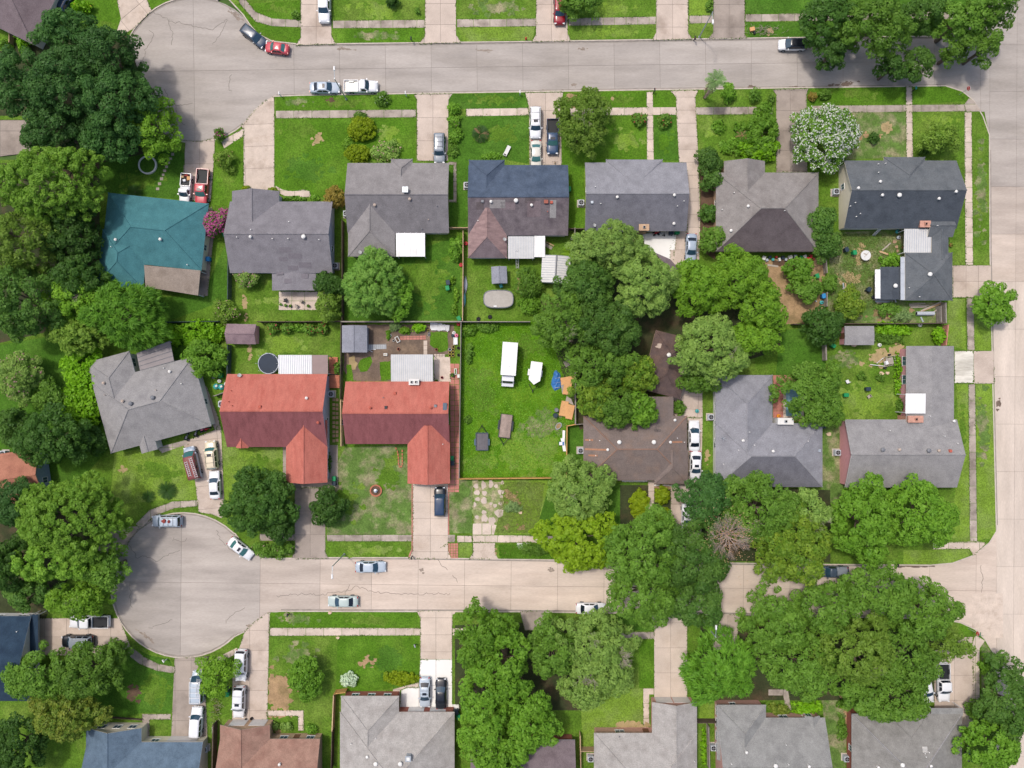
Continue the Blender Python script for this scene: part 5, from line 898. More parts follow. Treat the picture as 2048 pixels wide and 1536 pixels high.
for (x, y, nm, lb, w_, d_, h_, m) in ((366, 354, 'cardboard_box', 'small tan box in the loaded white pickup bed', .5, .4, .4, 'timber'), (378, 357, 'crate', 'orange tan crate in the loaded white pickup bed', .55, .7, .45, 'plywood'), (369, 361, 'bag', 'pale bag in the loaded white pickup bed', .5, .4, .3, 'trim_white'), (373, 351, 'toolbox', 'dark red toolbox in the loaded white pickup bed', .6, .3, .3, 'rust_red')):
    p = G(x, y, .95 + D); o = thing(nm, lb, 'cargo', p); b = MB(); b.box((0, 0, 0), (w_, d_, h_), random.uniform(-.4, .4), taper=.9); b.build('body', MATS[m], o); b = MB(); b.box((0, 0, h_ / 2 + .015), (w_ * .8, d_ * .8, .03), .1); b.build('top', MATS[m], o)
for (x, y, lb, w_, d_) in ((328, 1042, 'rusty red bundle at the front of the silver suv roof', .7, .6), (338, 1043, 'small rusty red bundle in the middle of the silver suv roof', .4, .5)):
    p = G(x, y, 1.86); o = thing('bundle', lb, 'bundle', p); b = MB(); b.prism(blob(0, 0, w_ / 2, d_ / 2, 9), 0, .18); b.build('cloth', MATS['rust_red'], o); b = MB(); b.tube((-w_ / 2, 0, .19), (w_ / 2, 0, .19), .02); b.build('strap', MATS['car_black_trim'], o)
p = G(1386, 858, 1.0 + D); o = thing('pipe_coil', 'grey coil of hose on the bonnet of the cluttered white sedan', 'hose', p); b = MB()
for k in range(14):
    a0, a1 = k * .9, (k + 1) * .9; b.tube((.25 * math.cos(a0), .25 * math.sin(a0), .03 + k * .006), (.25 * math.cos(a1), .25 * math.sin(a1), .036 + k * .006), .03, n=5)
b.build('coil', MATS['pipe_grey'], o)
# --- the vehicles on the overgrown lot
def trailer(kind, name, label, px, py, hd, L, W, deck, frame):
    p = G(px, py, .7); o = thing(name, label, 'trailer', (p.x, p.y, LZ), math.radians(hd))
    r = .32
    for sx in ((-.15,) if kind != 'deck' else (-.35, .35)):
        for sy in (-1, 1):
            w_ = wheel_at(o, sx, sy * (W / 2 + .14), r)
            if sy < 0: w_.rotation_euler = (0, 0, math.pi)
    for sy in (-1, 1): b = MB(); b.box((-.1, sy * (W / 2 + .15), .72), (1.5 if kind == 'deck' else .95, .26, .06)); b.box((-.1 - (.78 if kind == 'deck' else .5), sy * (W / 2 + .15), .6), (.05, .26, .26)); b.box((-.1 + (.78 if kind == 'deck' else .5), sy * (W / 2 + .15), .6), (.05, .26, .26)); b.build('fender', MATS[frame], o)
    b = MB(); b.tube((L / 2, W * .4, .5), (L / 2 + 1.1, 0, .5), .05, n=5); b.tube((L / 2, -W * .4, .5), (L / 2 + 1.1, 0, .5), .05, n=5); b.tube((L / 2 + 1.0, 0, .5), (L / 2 + 1.35, 0, .5), .06, n=6); b.tube((L / 2 + .95, 0, .05), (L / 2 + .95, 0, .85), .045, n=6); b.build('drawbar', MATS['car_black_trim'], o)
    if kind == 'cargo':
        b = MB(); x0 = -L / 2; hw = W / 2; P = [(x0, -hw), (L / 2 - .75, -hw), (L / 2, 0), (L / 2 - .75, hw), (x0, hw)]; b.prism(P, .45, 2.35, bottom=True); b.build('box', MATS['paint_white'], o); b = MB(); b.prism([(x * 1.012, y * 1.02) for x, y in P], 2.35, 2.41); b.build('roof', MATS['metal_white'], o)
        b = MB(); b.box((x0 - .02, 0, 1.38), (.05, W * .9, 1.75)); b.build('rear_door', MATS['metal_white'], o)
    else:
        b = MB(); b.box((0, 0, .52), (L, W, .08)); b.build('chassis', MATS[frame], o)
        n = 9
        def pl(): q = MB(); q.box((0, 0, 0), (L - .12, W / n - .025, .05)); return q.mesh('plank', MATS[deck])
        me = pl()
        for k in range(n): link('plank', me, o, (0, (k + .5 - n / 2) * (W - .1) / n, .586 + random.uniform(-.004, .004)))
        b = MB()
        for y in (-W / 2, W / 2): b.box((0, y, .82), (L, .06, .06)); [b.box((x * (L / 2 - .03), y, .68), (.06, .06, .22)) for x in (-1, -.33, .33, 1)]
        b.box((L / 2 - .03, 0, .82), (.06, W, .058)); 
        if kind == 'tub': b.box((-L / 2 + .03, 0, .82), (.06, W, .058)); b.box((0, W / 2 - .02, .68), (L, .02, .26)); b.box((0, -W / 2 + .02, .68), (L, .02, .26)); b.box((L / 2 - .05, 0, .68), (.02, W, .26))
        b.build('side_rail', MATS[frame], o)
    return o
trailer('cargo', 'cargo_trailer', 'closed white cargo trailer with a pointed nose on the lot', 1070, 747, -98, 3.7, 1.85, None, 'paint_white')
mat('deck_dark', (112, 108, 112), .9, .14, 2, objvar=.1); mat('deck_wood', (160, 142, 132), .9, .16, 2, objvar=.12); mat('frame_slate', (76, 96, 116), .6, .1, 2); mat('frame_black', (52, 56, 62), .6, .1, 2)
trailer('tub', 'utility_trailer', 'slate framed utility trailer with a pointed drawbar facing the trucks', 964, 883, 90, 2.9, 2.0, 'deck_dark', 'frame_slate'); trailer('deck', 'flatbed_trailer', 'black framed flatbed trailer with a weathered wood deck', 1011, 852, -97, 3.9, 1.95, 'deck_wood', 'frame_black')
p = G(1018, 727, 1.2); o = thing('box_truck', 'white box truck with a small cab on the overgrown lot', 'truck', (p.x, p.y, LZ), math.radians(-94))
b = MB(); b.box((.7, 0, 2.02), (5.3, 2.42, 2.4)); o2 = b.build('cargo_box', MATS['paint_white'], o, (-1.4, 0, 0)); b = MB(); b.box((0, 0, .02), (5.36, 2.46, .05)); b.tube((1.2, 0, 0), (1.2, 0, .2), .12, n=10); b.build('roof', MATS['metal_white'], o2, (.7, 0, 3.22))
b = MB(); x0, x1 = 2.1, 3.8
prof = [(2.05, .5), (3.75, .5), (3.8, 1.25), (3.25, 1.45), (2.9, 2.2), (2.05, 2.25)]
vs = [(x, -.98, z_) for x, z_ in prof] + [(x, .98, z_) for x, z_ in prof]; k = len(prof); b.add(vs, [tuple(range(k)), tuple(range(2 * k - 1, k - 1, -1))] + [(i, k + i, k + (i + 1) % k, (i + 1) % k) for i in range(k)]); b.build('cab', MATS['paint_white'], o)
b = MB(); b.add([(3.27, -.82, 1.50), (3.27, .82, 1.50), (2.95, .76, 2.16), (2.95, -.76, 2.16)], [(0, 1, 2, 3)]); b.box((3.13, 0, 1.83), (.04, 1.6, .72), tilt=(-.44, 'Y')); b.build('windscreen', MATS['car_glass_dark'], o)
for sy in (-1, 1):
    b = MB(); b.box((2.6, sy * .985, 1.8), (.7, .03, .5)); b.build('side_window', MATS['car_glass_dark'], o); b = MB(); b.box((3.2, sy * 1.12, 1.6), (.12, .25, .3)); b.build('mirror', MATS['car_black_trim'], o); b = MB(); b.box((3.8, sy * .7, .95), (.06, .3, .2)); b.build('headlight', MATS['lamp_clear'], o)
    for x in (2.9, -1.8): w_ = wheel_at(o, x, sy * .95, .42); w_.rotation_euler = (0, 0, 0 if sy > 0 else math.pi)
b = MB(); b.box((.2, 0, .62), (6.6, .9, .2)); b.build('chassis', MATS['car_black_trim'], o)
# boat trailer with jack in the corner house garden
p = G(1780, 722, .6); o = thing('frame_trailer', 'pale open frame trailer with small wheels beside the pink wall', 'trailer', (p.x, p.y, LZ), math.radians(190))
b = MB()
for y in (-.75, .75): b.tube((-1.6, y, .45), (1.0, y, .45), .05, n=5)
for x in (-1.6, -.9, -.3, .4, 1.0): b.tube((x, -.75, .45), (x, .75, .45), .045, n=5)
b.build('frame', MATS['timber_grey'], o); b = MB(); b.tube((1.0, .7, .45), (3.3, 0, .4), .06, n=5); b.tube((1.0, -.7, .45), (2.2, 0, .42), .05, n=5); b.build('drawbar', MATS['ladder_white'], o); b = MB(); b.box((.1, 0, .56), (1.2, 1.1, .1)); b.build('deck', MATS['timber_grey'], o); b = MB(); b.box((.7, .2, .7), (.6, .7, .3), .3, taper=.7); b.build('engine_cover', MATS['ladder_white'], o)
for x, y in ((.9, 1.0), (-.2, -1.05)): w_ = wheel_at(o, x, y, .26)
# ------------------------------------------------------------------ trees and shrubs
KL = 1.7
for n, c1, c2 in (('oak', (56, 90, 40), (84, 116, 56)), ('oak_cool', (46, 82, 44), (70, 106, 58)), ('ash', (84, 124, 36), (112, 148, 52)), ('lime', (108, 142, 26), (136, 164, 44)), ('pale', (94, 124, 66), (124, 150, 88)), ('bright', (76, 116, 34), (104, 142, 54)), ('olive', (84, 114, 42), (110, 136, 64)),
                  ('dark', (46, 78, 32), (68, 100, 46)), ('yellowing', (70, 108, 36), (122, 144, 56)), ('golden', (100, 122, 16), (128, 146, 30)), ('mid', (70, 104, 38), (98, 132, 58)), ('willow', (94, 138, 66), (124, 160, 88)), ('vine', (88, 136, 18), (116, 160, 36)), ('brownish', (112, 98, 52), (136, 122, 66)), ('bronze', (76, 106, 42), (118, 126, 58)), ('feather', (70, 112, 36), (98, 140, 52)), ('pine', (84, 122, 40), (112, 146, 62)), ('grass_leaf', (104, 132, 96), (132, 154, 120)),
                  ('white_bloom', (222, 226, 214), (238, 240, 230)), ('pink_bloom', (186, 80, 140), (206, 112, 166)), ('red_bloom', (170, 62, 66), (196, 92, 86)), ('dusky_bloom', (176, 138, 134), (196, 160, 150)), ('yellow_bloom', (222, 196, 60), (236, 214, 90)), ('dead_leaf', (158, 124, 94), (174, 140, 112)), ('dry_frond', (142, 128, 112), (164, 150, 132)), ('silver_leaf', (168, 184, 158), (190, 202, 180))):
    c1, c2 = [(a[0] * 1.03, a[1] * 1.03, a[2] * .84) if 'bloom' not in n and n not in ('dead_leaf', 'dry_frond', 'silver_leaf') else a for a in (c1, c2)]
    leafmat('leaf_' + n, c1, c2, k=KL if 'bloom' not in n else 1.15)
mat('bark', (112, 98, 86), .95, .2, 2, .15, 12); mat('bark_pale', (172, 160, 148), .95, .15, 2); mat('bark_dead', (164, 148, 138), .95, .15, 2)
KIND = {  # leaf material, lobe radius, leaf length, leaf width, leaf coverage
 'oak': ('oak', 1.15, .30, .17, 2.9), 'oak_cool': ('oak_cool', 1.15, .30, .17, 2.9), 'ash': ('ash', .95, .34, .17, 2.7), 'lime': ('lime', .62, .26, .20, 3.0), 'pale': ('pale', .85, .30, .15, 2.7), 'bright': ('bright', .9, .36, .19, 2.7), 'olive': ('olive', .8, .34, .16, 2.4), 'dark': ('dark', 1.0, .32, .18, 2.9),
 'yellowing': ('yellowing', 1.0, .34, .18, 2.6), 'golden': ('golden', .45, .18, .13, 3.2), 'mid': ('mid', 1.0, .34, .17, 2.6), 'willow': ('willow', .7, .32, .12, 3.1), 'vine': ('vine', .55, .34, .26, 2.4), 'brownish': ('brownish', .5, .26, .14, 2.6), 'bronze': ('bronze', .8, .32, .17, 2.6), 'feather': ('feather', .8, .62, .13, 2.7), 'pine': ('pine', .72, .24, .17, 3.1), 'grass_leaf': ('grass_leaf', .5, .6, .07, 2.5), 'silver': ('silver_leaf', .35, .2, .14, 2.4)}
TRI = [0]
def quads(c, nrm, t, a, b):
    t = t - nrm * (t * nrm).sum(1, keepdims=True); t /= np.linalg.norm(t, axis=1, keepdims=True) + 1e-9
    s = np.cross(nrm, t); a = a[:, None]; b = b[:, None]
    return np.stack([c + t * a, c + s * b - t * a * .15, c - t * a, c - s * b - t * a * .15], 1)
def leafmesh(name, Q, tint, m):
    n = len(Q); me = bpy.data.meshes.new(name); me.vertices.add(4 * n); me.vertices.foreach_set('co', Q.astype(np.float32).ravel())
    me.loops.add(4 * n); me.loops.foreach_set('vertex_index', np.arange(4 * n, dtype=np.int32)); me.polygons.add(n)
    me.polygons.foreach_set('loop_start', np.arange(0, 4 * n, 4, dtype=np.int32)); me.polygons.foreach_set('loop_total', np.full(n, 4, dtype=np.int32))
    at = me.attributes.new('tint', 'FLOAT', 'FACE'); at.data.foreach_set('value', np.clip(tint, 0, 1).astype(np.float32)); me.materials.append(m); me.update(); me.validate(); TRI[0] += 2 * n
    return me
def unit(n): v = RNG.normal(size=(n, 3)); return v / np.linalg.norm(v, axis=1, keepdims=True)
def lobes(rx, ry, z0, hz, lr, ragged=.18):
    n = int(max(4, 1.9 * rx * ry / (lr * lr))); out = []; k = 0; pts = []
    ks = [RNG.uniform(0, 6.28) for _ in range(3)]
    while len(out) < n and k < n * 30:
        k += 1; a = RNG.uniform(0, 6.28); d = math.sqrt(RNG.uniform(0, 1))
        edge = 1 + ragged * (math.sin(2 * a + ks[0]) * .4 + math.sin(3 * a + ks[1]) * .5 + math.sin(5 * a + ks[2]) * .5)
        r = lr * RNG.uniform(.7, 1.25); x, y = d * math.cos(a) * max(.05, rx * edge - r * .8), d * math.sin(a) * max(.05, ry * edge - r * .8)
        if any((x - p[0]) ** 2 + (y - p[1]) ** 2 < (.62 * lr) ** 2 for p in pts): continue
        pts.append((x, y)); out.append((x, y, z0 + hz * math.sqrt(max(.03, 1 - d * d * .96)) * RNG.uniform(.74, 1.04) - r * .5, r, RNG.uniform(0, 1)))
    m = max(4, int(len(out) * .3))        # a lower skirt of branches seen from the side
    for _ in range(m):
        a = RNG.uniform(0, 6.28); r = lr * RNG.uniform(.7, 1.1); d = RNG.uniform(.55, .9); out.append((d * math.cos(a) * max(.05, rx - r), d * math.sin(a) * max(.05, ry - r), z0 + hz * RNG.uniform(.0, .3), r, RNG.uniform(0, .6)))
    return out
def foliage(LB, kind, thin=1.0):
    lm, lr, ll, lw, cov = KIND[kind]; ll *= .82; lw *= .82; cov *= .86; QQ, TT = [], []
    for x, y, z, r, tn in LB:
        n = int(cov * thin * 2 * math.pi * r * r / (ll * lw * 2) * .9); u = unit(n); u[:, 2] = np.abs(u[:, 2]) * 1.0 - .28 * RNG.uniform(0, 1, n)
        rad = r * (RNG.uniform(.62, 1.06, n) ** .6); c = u * rad[:, None] * np.array([1, 1, .78]) + np.array([x, y, z])
        nr = u * .75 + unit(n) * .5 + np.array([0, 0, .35]); nr /= np.linalg.norm(nr, axis=1, keepdims=True)
        t = unit(n) if kind not in ('feather', 'grass_leaf', 'willow') else u * np.array([1, 1, .0]) + unit(n) * .35 + np.array([x, y, 0]) * .12 - np.array([0, 0, .3])
        sc_ = RNG.uniform(.5, 1.0, n) ** 2 * 1.75 + .05; QQ.append(quads(c, nr, t, ll * sc_ / 1.0 * .5 * 1.3, lw * sc_ * .65)); TT.append(tn * .55 + RNG.uniform(0, .5, n))
    return np.concatenate(QQ), np.concatenate(TT)
def limbs(b, LB, zt, r0, n=7):
    for q in sorted(LB, key=lambda q: -q[3])[:n]:
        m_ = (q[0] * .45, q[1] * .45, zt + (q[2] - zt) * .45); b.tube((0, 0, zt * .9), m_, r0 * .55, r0 * .35, 5); b.tube(m_, q[:3], r0 * .35, r0 * .1, 5)
def twigs(b, p, d, L, r, depth):
    d = d.normalized(); q = p + d * L; b.tube(p, q, r, r * .6, 4 if depth > 1 else 3, cap=False)
    if depth <= 0: return
    for k in range(3 if depth > 1 else 4):
        nd = d + Vector((random.gauss(0, .55), random.gauss(0, .55), random.gauss(0.05, .3))); twigs(b, p + d * L * random.uniform(.5, 1), nd, L * random.uniform(.55, .8), r * .55, depth - 1)
def tree(kind, cx, cy, rx, ry, h, label, name='tree', cat='tree', group=None, bloom=None, bl_amt=0.0, bare=0, thin=1.0, ragged=.2, flat=1.0, low=None):
    """tree whose crown covers about (cx, cy) +- (rx, ry) photo px, h metres tall"""
    zc = h * .62; p = G(cx, cy, zc + LZ); k = (H - zc) / H / PPM; RX, RY = rx * k * 1.07, ry * k * 1.07; lr = min(KIND[kind][1] * .86, .42 * min(RX, RY))
    zb = low if low is not None else h * (.38 if h > 3 else .12); root = thing(name, label, cat, (p.x, p.y, LZ), 0, group)
    LB = lobes(RX, RY, zb, (h - zb) * flat, lr, ragged); Q, T = foliage(LB, kind, thin)
    link('crown' if h > 2.6 else 'foliage', leafmesh('crown', Q, T, MATS['leaf_' + KIND[kind][0]]), root)
    b = MB(); r0 = max(.04, min(.42, h * .028)); b.tube((0, 0, -.1), (0, 0, zb * .95 + .1), r0 * 1.25, r0 * .85, 8); limbs(b, LB, zb, r0, 8 if h > 3 else 4); b.build('trunk' if h > 2.6 else 'stem', MATS['bark'], root)
    if bloom:
        n = int(bl_amt * RX * RY * 10); w_ = np.array([q[3] ** 2 for q in LB]); pick = RNG.choice(len(LB), n, p=w_ / w_.sum()); u = unit(n); u[:, 2] = np.abs(u[:, 2]) + .05; u /= np.linalg.norm(u, axis=1, keepdims=True)
        cen = np.array([q[:3] for q in LB])[pick]; rr = np.array([q[3] for q in LB])[pick]; c = cen + u * (rr * RNG.uniform(.95, 1.12, n))[:, None] * np.array([1, 1, .8]); nr = u * .6 + unit(n) * .5 + np.array([0, 0, .3]); nr /= np.linalg.norm(nr, axis=1, keepdims=True)
        link('blossom', leafmesh('blossom', quads(c, nr, unit(n), RNG.uniform(.09, .2, n), RNG.uniform(.08, .15, n)), RNG.uniform(0, 1, n), MATS['leaf_' + bloom]), root)
    for k in range(bare):
        b = MB(); a = random.uniform(0, 6.28); d = random.uniform(.1, .6); q = Vector((RX * d * math.cos(a), RY * d * math.sin(a), zb + (h - zb) * .55))
        for _ in range(4): twigs(b, q, Vector((random.gauss(0, .7), random.gauss(0, .7), .9)), random.uniform(.8, 1.3), .05, 3)
        b.build('bare_branch', MATS['bark_pale'], root)
    return root
T = tree
# north west grove and west edge
GA = 'trees of the north west grove'
T('oak_cool', 135, 70, 66, 50, 12, 'dark cool green tree crown touching the turned plum roof', group=GA); T('oak_cool', 215, 112, 62, 62, 13, 'dark tree crown reaching the upper cul de sac pavement', group=GA); T('oak_cool', 45, 165, 62, 72, 13, 'blue green tree crown at the left frame edge above the street stub', group=GA); T('oak_cool', 130, 175, 72, 75, 14.5, 'tallest rounded crown in the middle of the north west grove', group=GA); T('oak_cool', 232, 208, 84, 70, 13.5, 'dark crown overhanging the west side of the upper cul de sac', group=GA); T('oak_cool', 105, 255, 66, 48, 11, 'dark crown just right of the street stub at the left edge', group=GA); T('oak_cool', 215, 280, 66, 50, 9, 'low dark crown behind the ring planter garden', group=GA)
T('ash', 303, 252, 58, 58, 9, 'bright yellow green tree leaning over the upper cul de sac'); T('pine', 95, 368, 106, 80, 14, 'broad clumpy light green tree left of the teal roof'); T('olive', 42, 485, 66, 68, 12, 'dark yellow flecked tree at the left edge beside the teal house'); T('dark', 135, 470, 60, 70, 9, 'deep shaded tree hugging the west wall of the teal house'); T('dark', 150, 560, 56, 52, 9, 'shadowy tree below the south west corner of the teal roof'); T('oak', 45, 600, 72, 74, 12, 'dark tree at the left edge above the vine thicket'); T('ash', 150, 590, 62, 55, 8, 'yellow green tree with bare silver twigs near the left edge', bare=2); T('feather', 250, 628, 84, 66, 9, 'long leaved drooping tree between teal and turned grey roofs')
T('olive', 150, 668, 60, 40, 7, 'olive tree west of the turned grey roof'); T('pale', 36, 752, 44, 52, 6, 'pale flowering tree at the left edge beside the vines', bloom='dusky_bloom', bl_amt=1.2); T('vine', 165, 735, 46, 52, 3.4, 'bright vine covered mound left of the turned grey roof', cat='shrub', name='vine_thicket'); T('vine', 160, 812, 48, 50, 3.0, 'lower bright vine mound beside the turned grey roof', cat='shrub', name='vine_thicket'); T('mid', 95, 790, 36, 34, 4, 'dark green bush between the vines and the pale flowering tree', cat='shrub', name='shrub'); T('vine', 385, 668, 62, 30, 2.6, 'vine tangle along the fence north of the turned grey house', cat='shrub', name='vine_thicket'); T('bright', 405, 718, 42, 42, 4, 'bushy green tree above the recycling bins'); T('dark', 97, 878, 78, 56, 10, 'dark round tree over the clay brown roof'); T('dark', 175, 880, 32, 30, 5, 'small dark tree against the west wall of the turned grey house'); T('oak', 20, 850, 34, 40, 6, 'small tree at the left edge above the clay roof')
T('oak_cool', 40, 1010, 58, 52, 10, 'cool green tree below the clay brown roof'); T('pine', 140, 1040, 110, 82, 13, 'wide clumpy light tree northwest of the lower cul de sac'); T('pine', 110, 1120, 86, 48, 11, 'smaller clumpy tree south of the wide clumpy tree'); T('mid', 212, 1140, 46, 42, 9, 'green tree overhanging the west rim of the lower cul de sac'); T('dark', 25, 1130, 38, 62, 10, 'dark tree strip at the left edge above the navy roof'); T('ash', 155, 1200, 70, 34, 8, 'green tree whose branches cover the white pickup', bare=1); T('oak', 60, 1190, 50, 34, 8, 'shaded tree just above the navy roof')
T('mid', 75, 1350, 70, 52, 9, 'green tree touching the navy roof'); T('mid', 175, 1345, 72, 56, 9, 'green tree west of the small lawn on the lower cul de sac'); T('bronze', 130, 1430, 74, 52, 9, 'bronze tipped tree above the steel blue house'); T('dark', 35, 1490, 52, 62, 9, 'dark tree in the lower left corner'); T('mid', 228, 1305, 28, 26, 6, 'small tree at the edge of the lower cul de sac pavement'); T('ash', 432, 1352, 40, 40, 5, 'feathery small tree over the silver van', ragged=.4, thin=.7)
# front gardens of the upper street
T('golden', 722, 254, 28, 26, 2.4, 'upper clipped golden green ball bush', name='shrub', cat='shrub', ragged=.08); T('golden', 714, 306, 26, 21, 2.2, 'lower clipped golden green ball bush', name='shrub', cat='shrub', ragged=.08); T('mid', 720, 230, 14, 8, 1.3, 'green bush at the pavement behind the golden ball bushes', name='shrub', cat='shrub'); T('ash', 697, 285, 12, 15, 1.2, 'leafy light bush left of the golden ball bushes', name='shrub', cat='shrub'); T('pale', 772, 302, 32, 24, 1.8, 'greyish mixed shrub right of the golden ball bushes', name='shrub', cat='shrub', bloom='dusky_bloom', bl_amt=.8, thin=.7); T('brownish', 667, 394, 26, 24, 3.0, 'brown olive tree at the corner of the mauve roof', name='small_tree'); T('mid', 764, 196, 16, 15, 1.6, 'round flowering bush beside the white pickup at the kerb', name='shrub', cat='shrub', bloom='white_bloom', bl_amt=.5)
T('bright', 907, 215, 13, 13, 1.6, 'bush at the kerb end of the hedge by the grey suv drive', name='shrub', cat='shrub'); T('bright', 908, 240, 13, 12, 1.4, 'bush below the pavement in the hedge by the grey suv', name='shrub', cat='shrub', bloom='dusky_bloom', bl_amt=.4); T('bright', 912, 270, 14, 16, 1.1, 'spreading low bush in the hedge by the grey suv', name='shrub', cat='shrub'); T('mid', 908, 300, 12, 16, .9, 'lowest bush of the hedge by the grey suv', name='shrub', cat='shrub'); T('bright', 983, 313, 18, 9, 1.0, 'bush at the foot of the slate blue front roof', name='shrub', cat='shrub')
T('olive', 1168, 238, 60, 60, 7.5, 'olive green tree partly over the blue pickup', bare=1, ragged=.25); T('mid', 1280, 238, 15, 15, 1.8, 'red flowering bush left of the front walk', name='crape_myrtle', cat='shrub', bloom='red_bloom', bl_amt=1.3); T('mid', 1330, 240, 15, 15, 1.8, 'red flowering bush right of the front walk', name='crape_myrtle', cat='shrub', bloom='red_bloom', bl_amt=1.3); T('bright', 1459, 182, 16, 19, 2.6, 'round green bush beside the leaning palm', name='shrub', cat='shrub'); T('mid', 1513, 190, 13, 16, 2.0, 'young bush on the verge right of the round green bush', name='shrub', cat='shrub', thin=.6); T('mid', 1544, 196, 7, 12, 1.4, 'narrow bush by the grey drive mouth', name='shrub', cat='shrub', thin=.6)
T('bright', 1525, 262, 34, 50, 3.2, 'leafy bush mass along the grey driveway', name='shrub', cat='shrub'); T('vine', 1520, 298, 44, 26, 2.4, 'bright bush over the front corner of the taupe roof', name='shrub', cat='shrub'); T('bright', 1440, 252, 14, 16, 1.0, 'low bush in the lawn before the taupe house', name='shrub', cat='shrub', thin=.6); T('bright', 1482, 252, 14, 12, 1.0, 'broad leaved bush beside the orange sago', name='shrub', cat='shrub', thin=.7); T('bright', 1470, 294, 30, 18, 1.2, 'spreading bush at the front of the taupe house', name='shrub', cat='shrub'); T('oak', 1422, 322, 26, 28, 4, 'upper dark tree of the row between drive and taupe house'); T('oak', 1424, 358, 24, 22, 4, 'second dark tree of the row beside the taupe house'); T('oak', 1420, 424, 20, 19, 3, 'small dark tree of the row beside the curving drive'); T('mid', 1428, 480, 30, 28, 4.5, 'green tree at the lower end of the row by the curving drive')
T('mid', 1650, 272, 68, 68, 6.5, 'big white flowering crape myrtle over the grey drive', name='crape_myrtle', bloom='white_bloom', bl_amt=9.0, ragged=.1); T('olive', 1882, 275, 42, 32, 5, 'airy olive tree in the corner house front lawn', thin=.8, ragged=.3); T('dark', 1850, 302, 12, 9, 1.6, 'small dark bush left of the airy olive tree', name='shrub', cat='shrub'); T('dark', 1750, 275, 10, 13, 1.4, 'small dark bush in the worn front lawn', name='shrub', cat='shrub'); T('mid', 1650, 188, 13, 10, 1.5, 'bush on the verge above the white crape myrtle', name='shrub', cat='shrub'); T('brownish', 1626, 192, 9, 10, 1.3, 'dark bush at the grey drive edge of the verge', name='shrub', cat='shrub')
GB = 'trees at the upper right street corner'
T('dark', 1660, 40, 62, 58, 10, 'dark leafy tree left of the corner group beyond the white hatchback', group=GB); T('dark', 1662, 108, 34, 36, 8, 'low crown hanging over the street near the white hatchback', group=GB); T('mid', 1745, 50, 78, 62, 12, 'large central crown of the upper right corner group', group=GB); T('oak', 1840, 30, 50, 40, 10, 'shaded crown in the gap of the corner group', group=GB); T('mid', 1925, 40, 66, 46, 11, 'right hand bright crown of the corner group', group=GB); T('mid', 1975, 15, 60, 50, 12, 'crown at the top edge beside the right street', group=GB); T('mid', 1920, 95, 32, 32, 9, 'crown tip hanging low over the street mouth', group=GB); T('mid', 1972, 95, 26, 30, 9, 'rightmost low crown tip of the corner group', group=GB); T('oak', 1835, 128, 32, 36, 7, 'olive dark crown over the street above the puddle', group=GB); T('dark', 1785, 135, 28, 28, 7, 'small dark crown left of the olive dark crown', group=GB)
# gardens of the middle block
T('mid', 436, 268, 13, 13, 2, 'pink flowering bush at the cul de sac mouth of the teal drive', name='crape_myrtle', cat='shrub', bloom='pink_bloom', bl_amt=2.2); T('olive', 446, 318, 22, 22, 3, 'rounded tree with reddish tips beside the teal house drive', name='small_tree', bloom='dead_leaf', bl_amt=.3); T('mid', 434, 445, 29, 28, 4, 'vivid pink flowering crape myrtle at the teal roof corner', name='crape_myrtle', bloom='pink_bloom', bl_amt=24); T('pale', 491, 553, 25, 24, 3.2, 'dusky flowering tree below the mauve roof', name='crape_myrtle', bloom='dusky_bloom', bl_amt=1.6); T('olive', 449, 622, 27, 24, 3.2, 'dusky pink tree at the back fence above the mauve shed', name='crape_myrtle', bloom='dusky_bloom', bl_amt=1.0)
T('dark', 655, 570, 33, 28, 5, 'dark tree against the rear of the mauve house'); T('olive', 656, 612, 27, 32, 4.5, 'olive tree between the patio and the fence'); T('willow', 745, 568, 60, 66, 8.5, 'soft pale green tree behind the warm grey house', ragged=.15); T('bright', 790, 590, 40, 48, 5.5, 'greener tree tucked under the soft pale tree'); T('mid', 1056, 562, 27, 34, 4, 'wispy tree between slate shed and ribbed shed', thin=.7); T('bright', 1060, 608, 24, 22, 2.2, 'bush right of the oval pool', name='shrub', cat='shrub', thin=.7); T('bright', 910, 494, 16, 22, 3, 'bush at the fence corner beside the rosy hip roof', name='shrub', cat='shrub')
GC = 'tall trees of the middle garden grove'
T('pale', 1215, 500, 76, 58, 11, 'pale green crown overhanging the grey gabled roof', group=GC); T('pale', 1290, 565, 66, 66, 12, 'pale crown in front of the tiny garage roof tip', group=GC); T('oak', 1175, 570, 62, 60, 11, 'dark crown right of the ribbed white shed', group=GC); T('mid', 1125, 640, 62, 58, 11, 'green crown over the top edge of the overgrown lot', group=GC, bare=1); T('oak', 1215, 655, 70, 60, 12, 'dark crown in the heart of the garden grove', group=GC); T('mid', 1200, 730, 66, 52, 10, 'green crown beside the blue tarp', group=GC); T('yellowing', 1270, 745, 50, 36, 8, 'yellow tipped crown left of the dark garage', group=GC); T('yellowing', 1190, 790, 44, 48, 8, 'yellow tipped crown behind the plywood sheets', group=GC); T('mid', 1232, 815, 46, 40, 8, 'left half crown resting over the brown roof', group=GC); T('bright', 1283, 822, 34, 40, 7.5, 'rounded green crown on the middle of the brown roof', group=GC)
T('ash', 1400, 578, 62, 54, 9, 'yellow green crown beside the long curving drive', group=GC); T('ash', 1478, 555, 62, 56, 9, 'yellow green crown below the taupe house', group=GC); T('ash', 1525, 615, 48, 60, 9, 'olive yellow crown at the bare brown yard', group=GC); T('ash', 1500, 680, 66, 36, 8, 'shaded yellow green crown above the long grey house', group=GC); T('pale', 1420, 700, 70, 70, 11, 'broad pale grey green tree over the dark garage corner', group=GC, bare=1); T('mid', 1395, 765, 40, 24, 6, 'dark lower crown under the broad pale tree', group=GC)
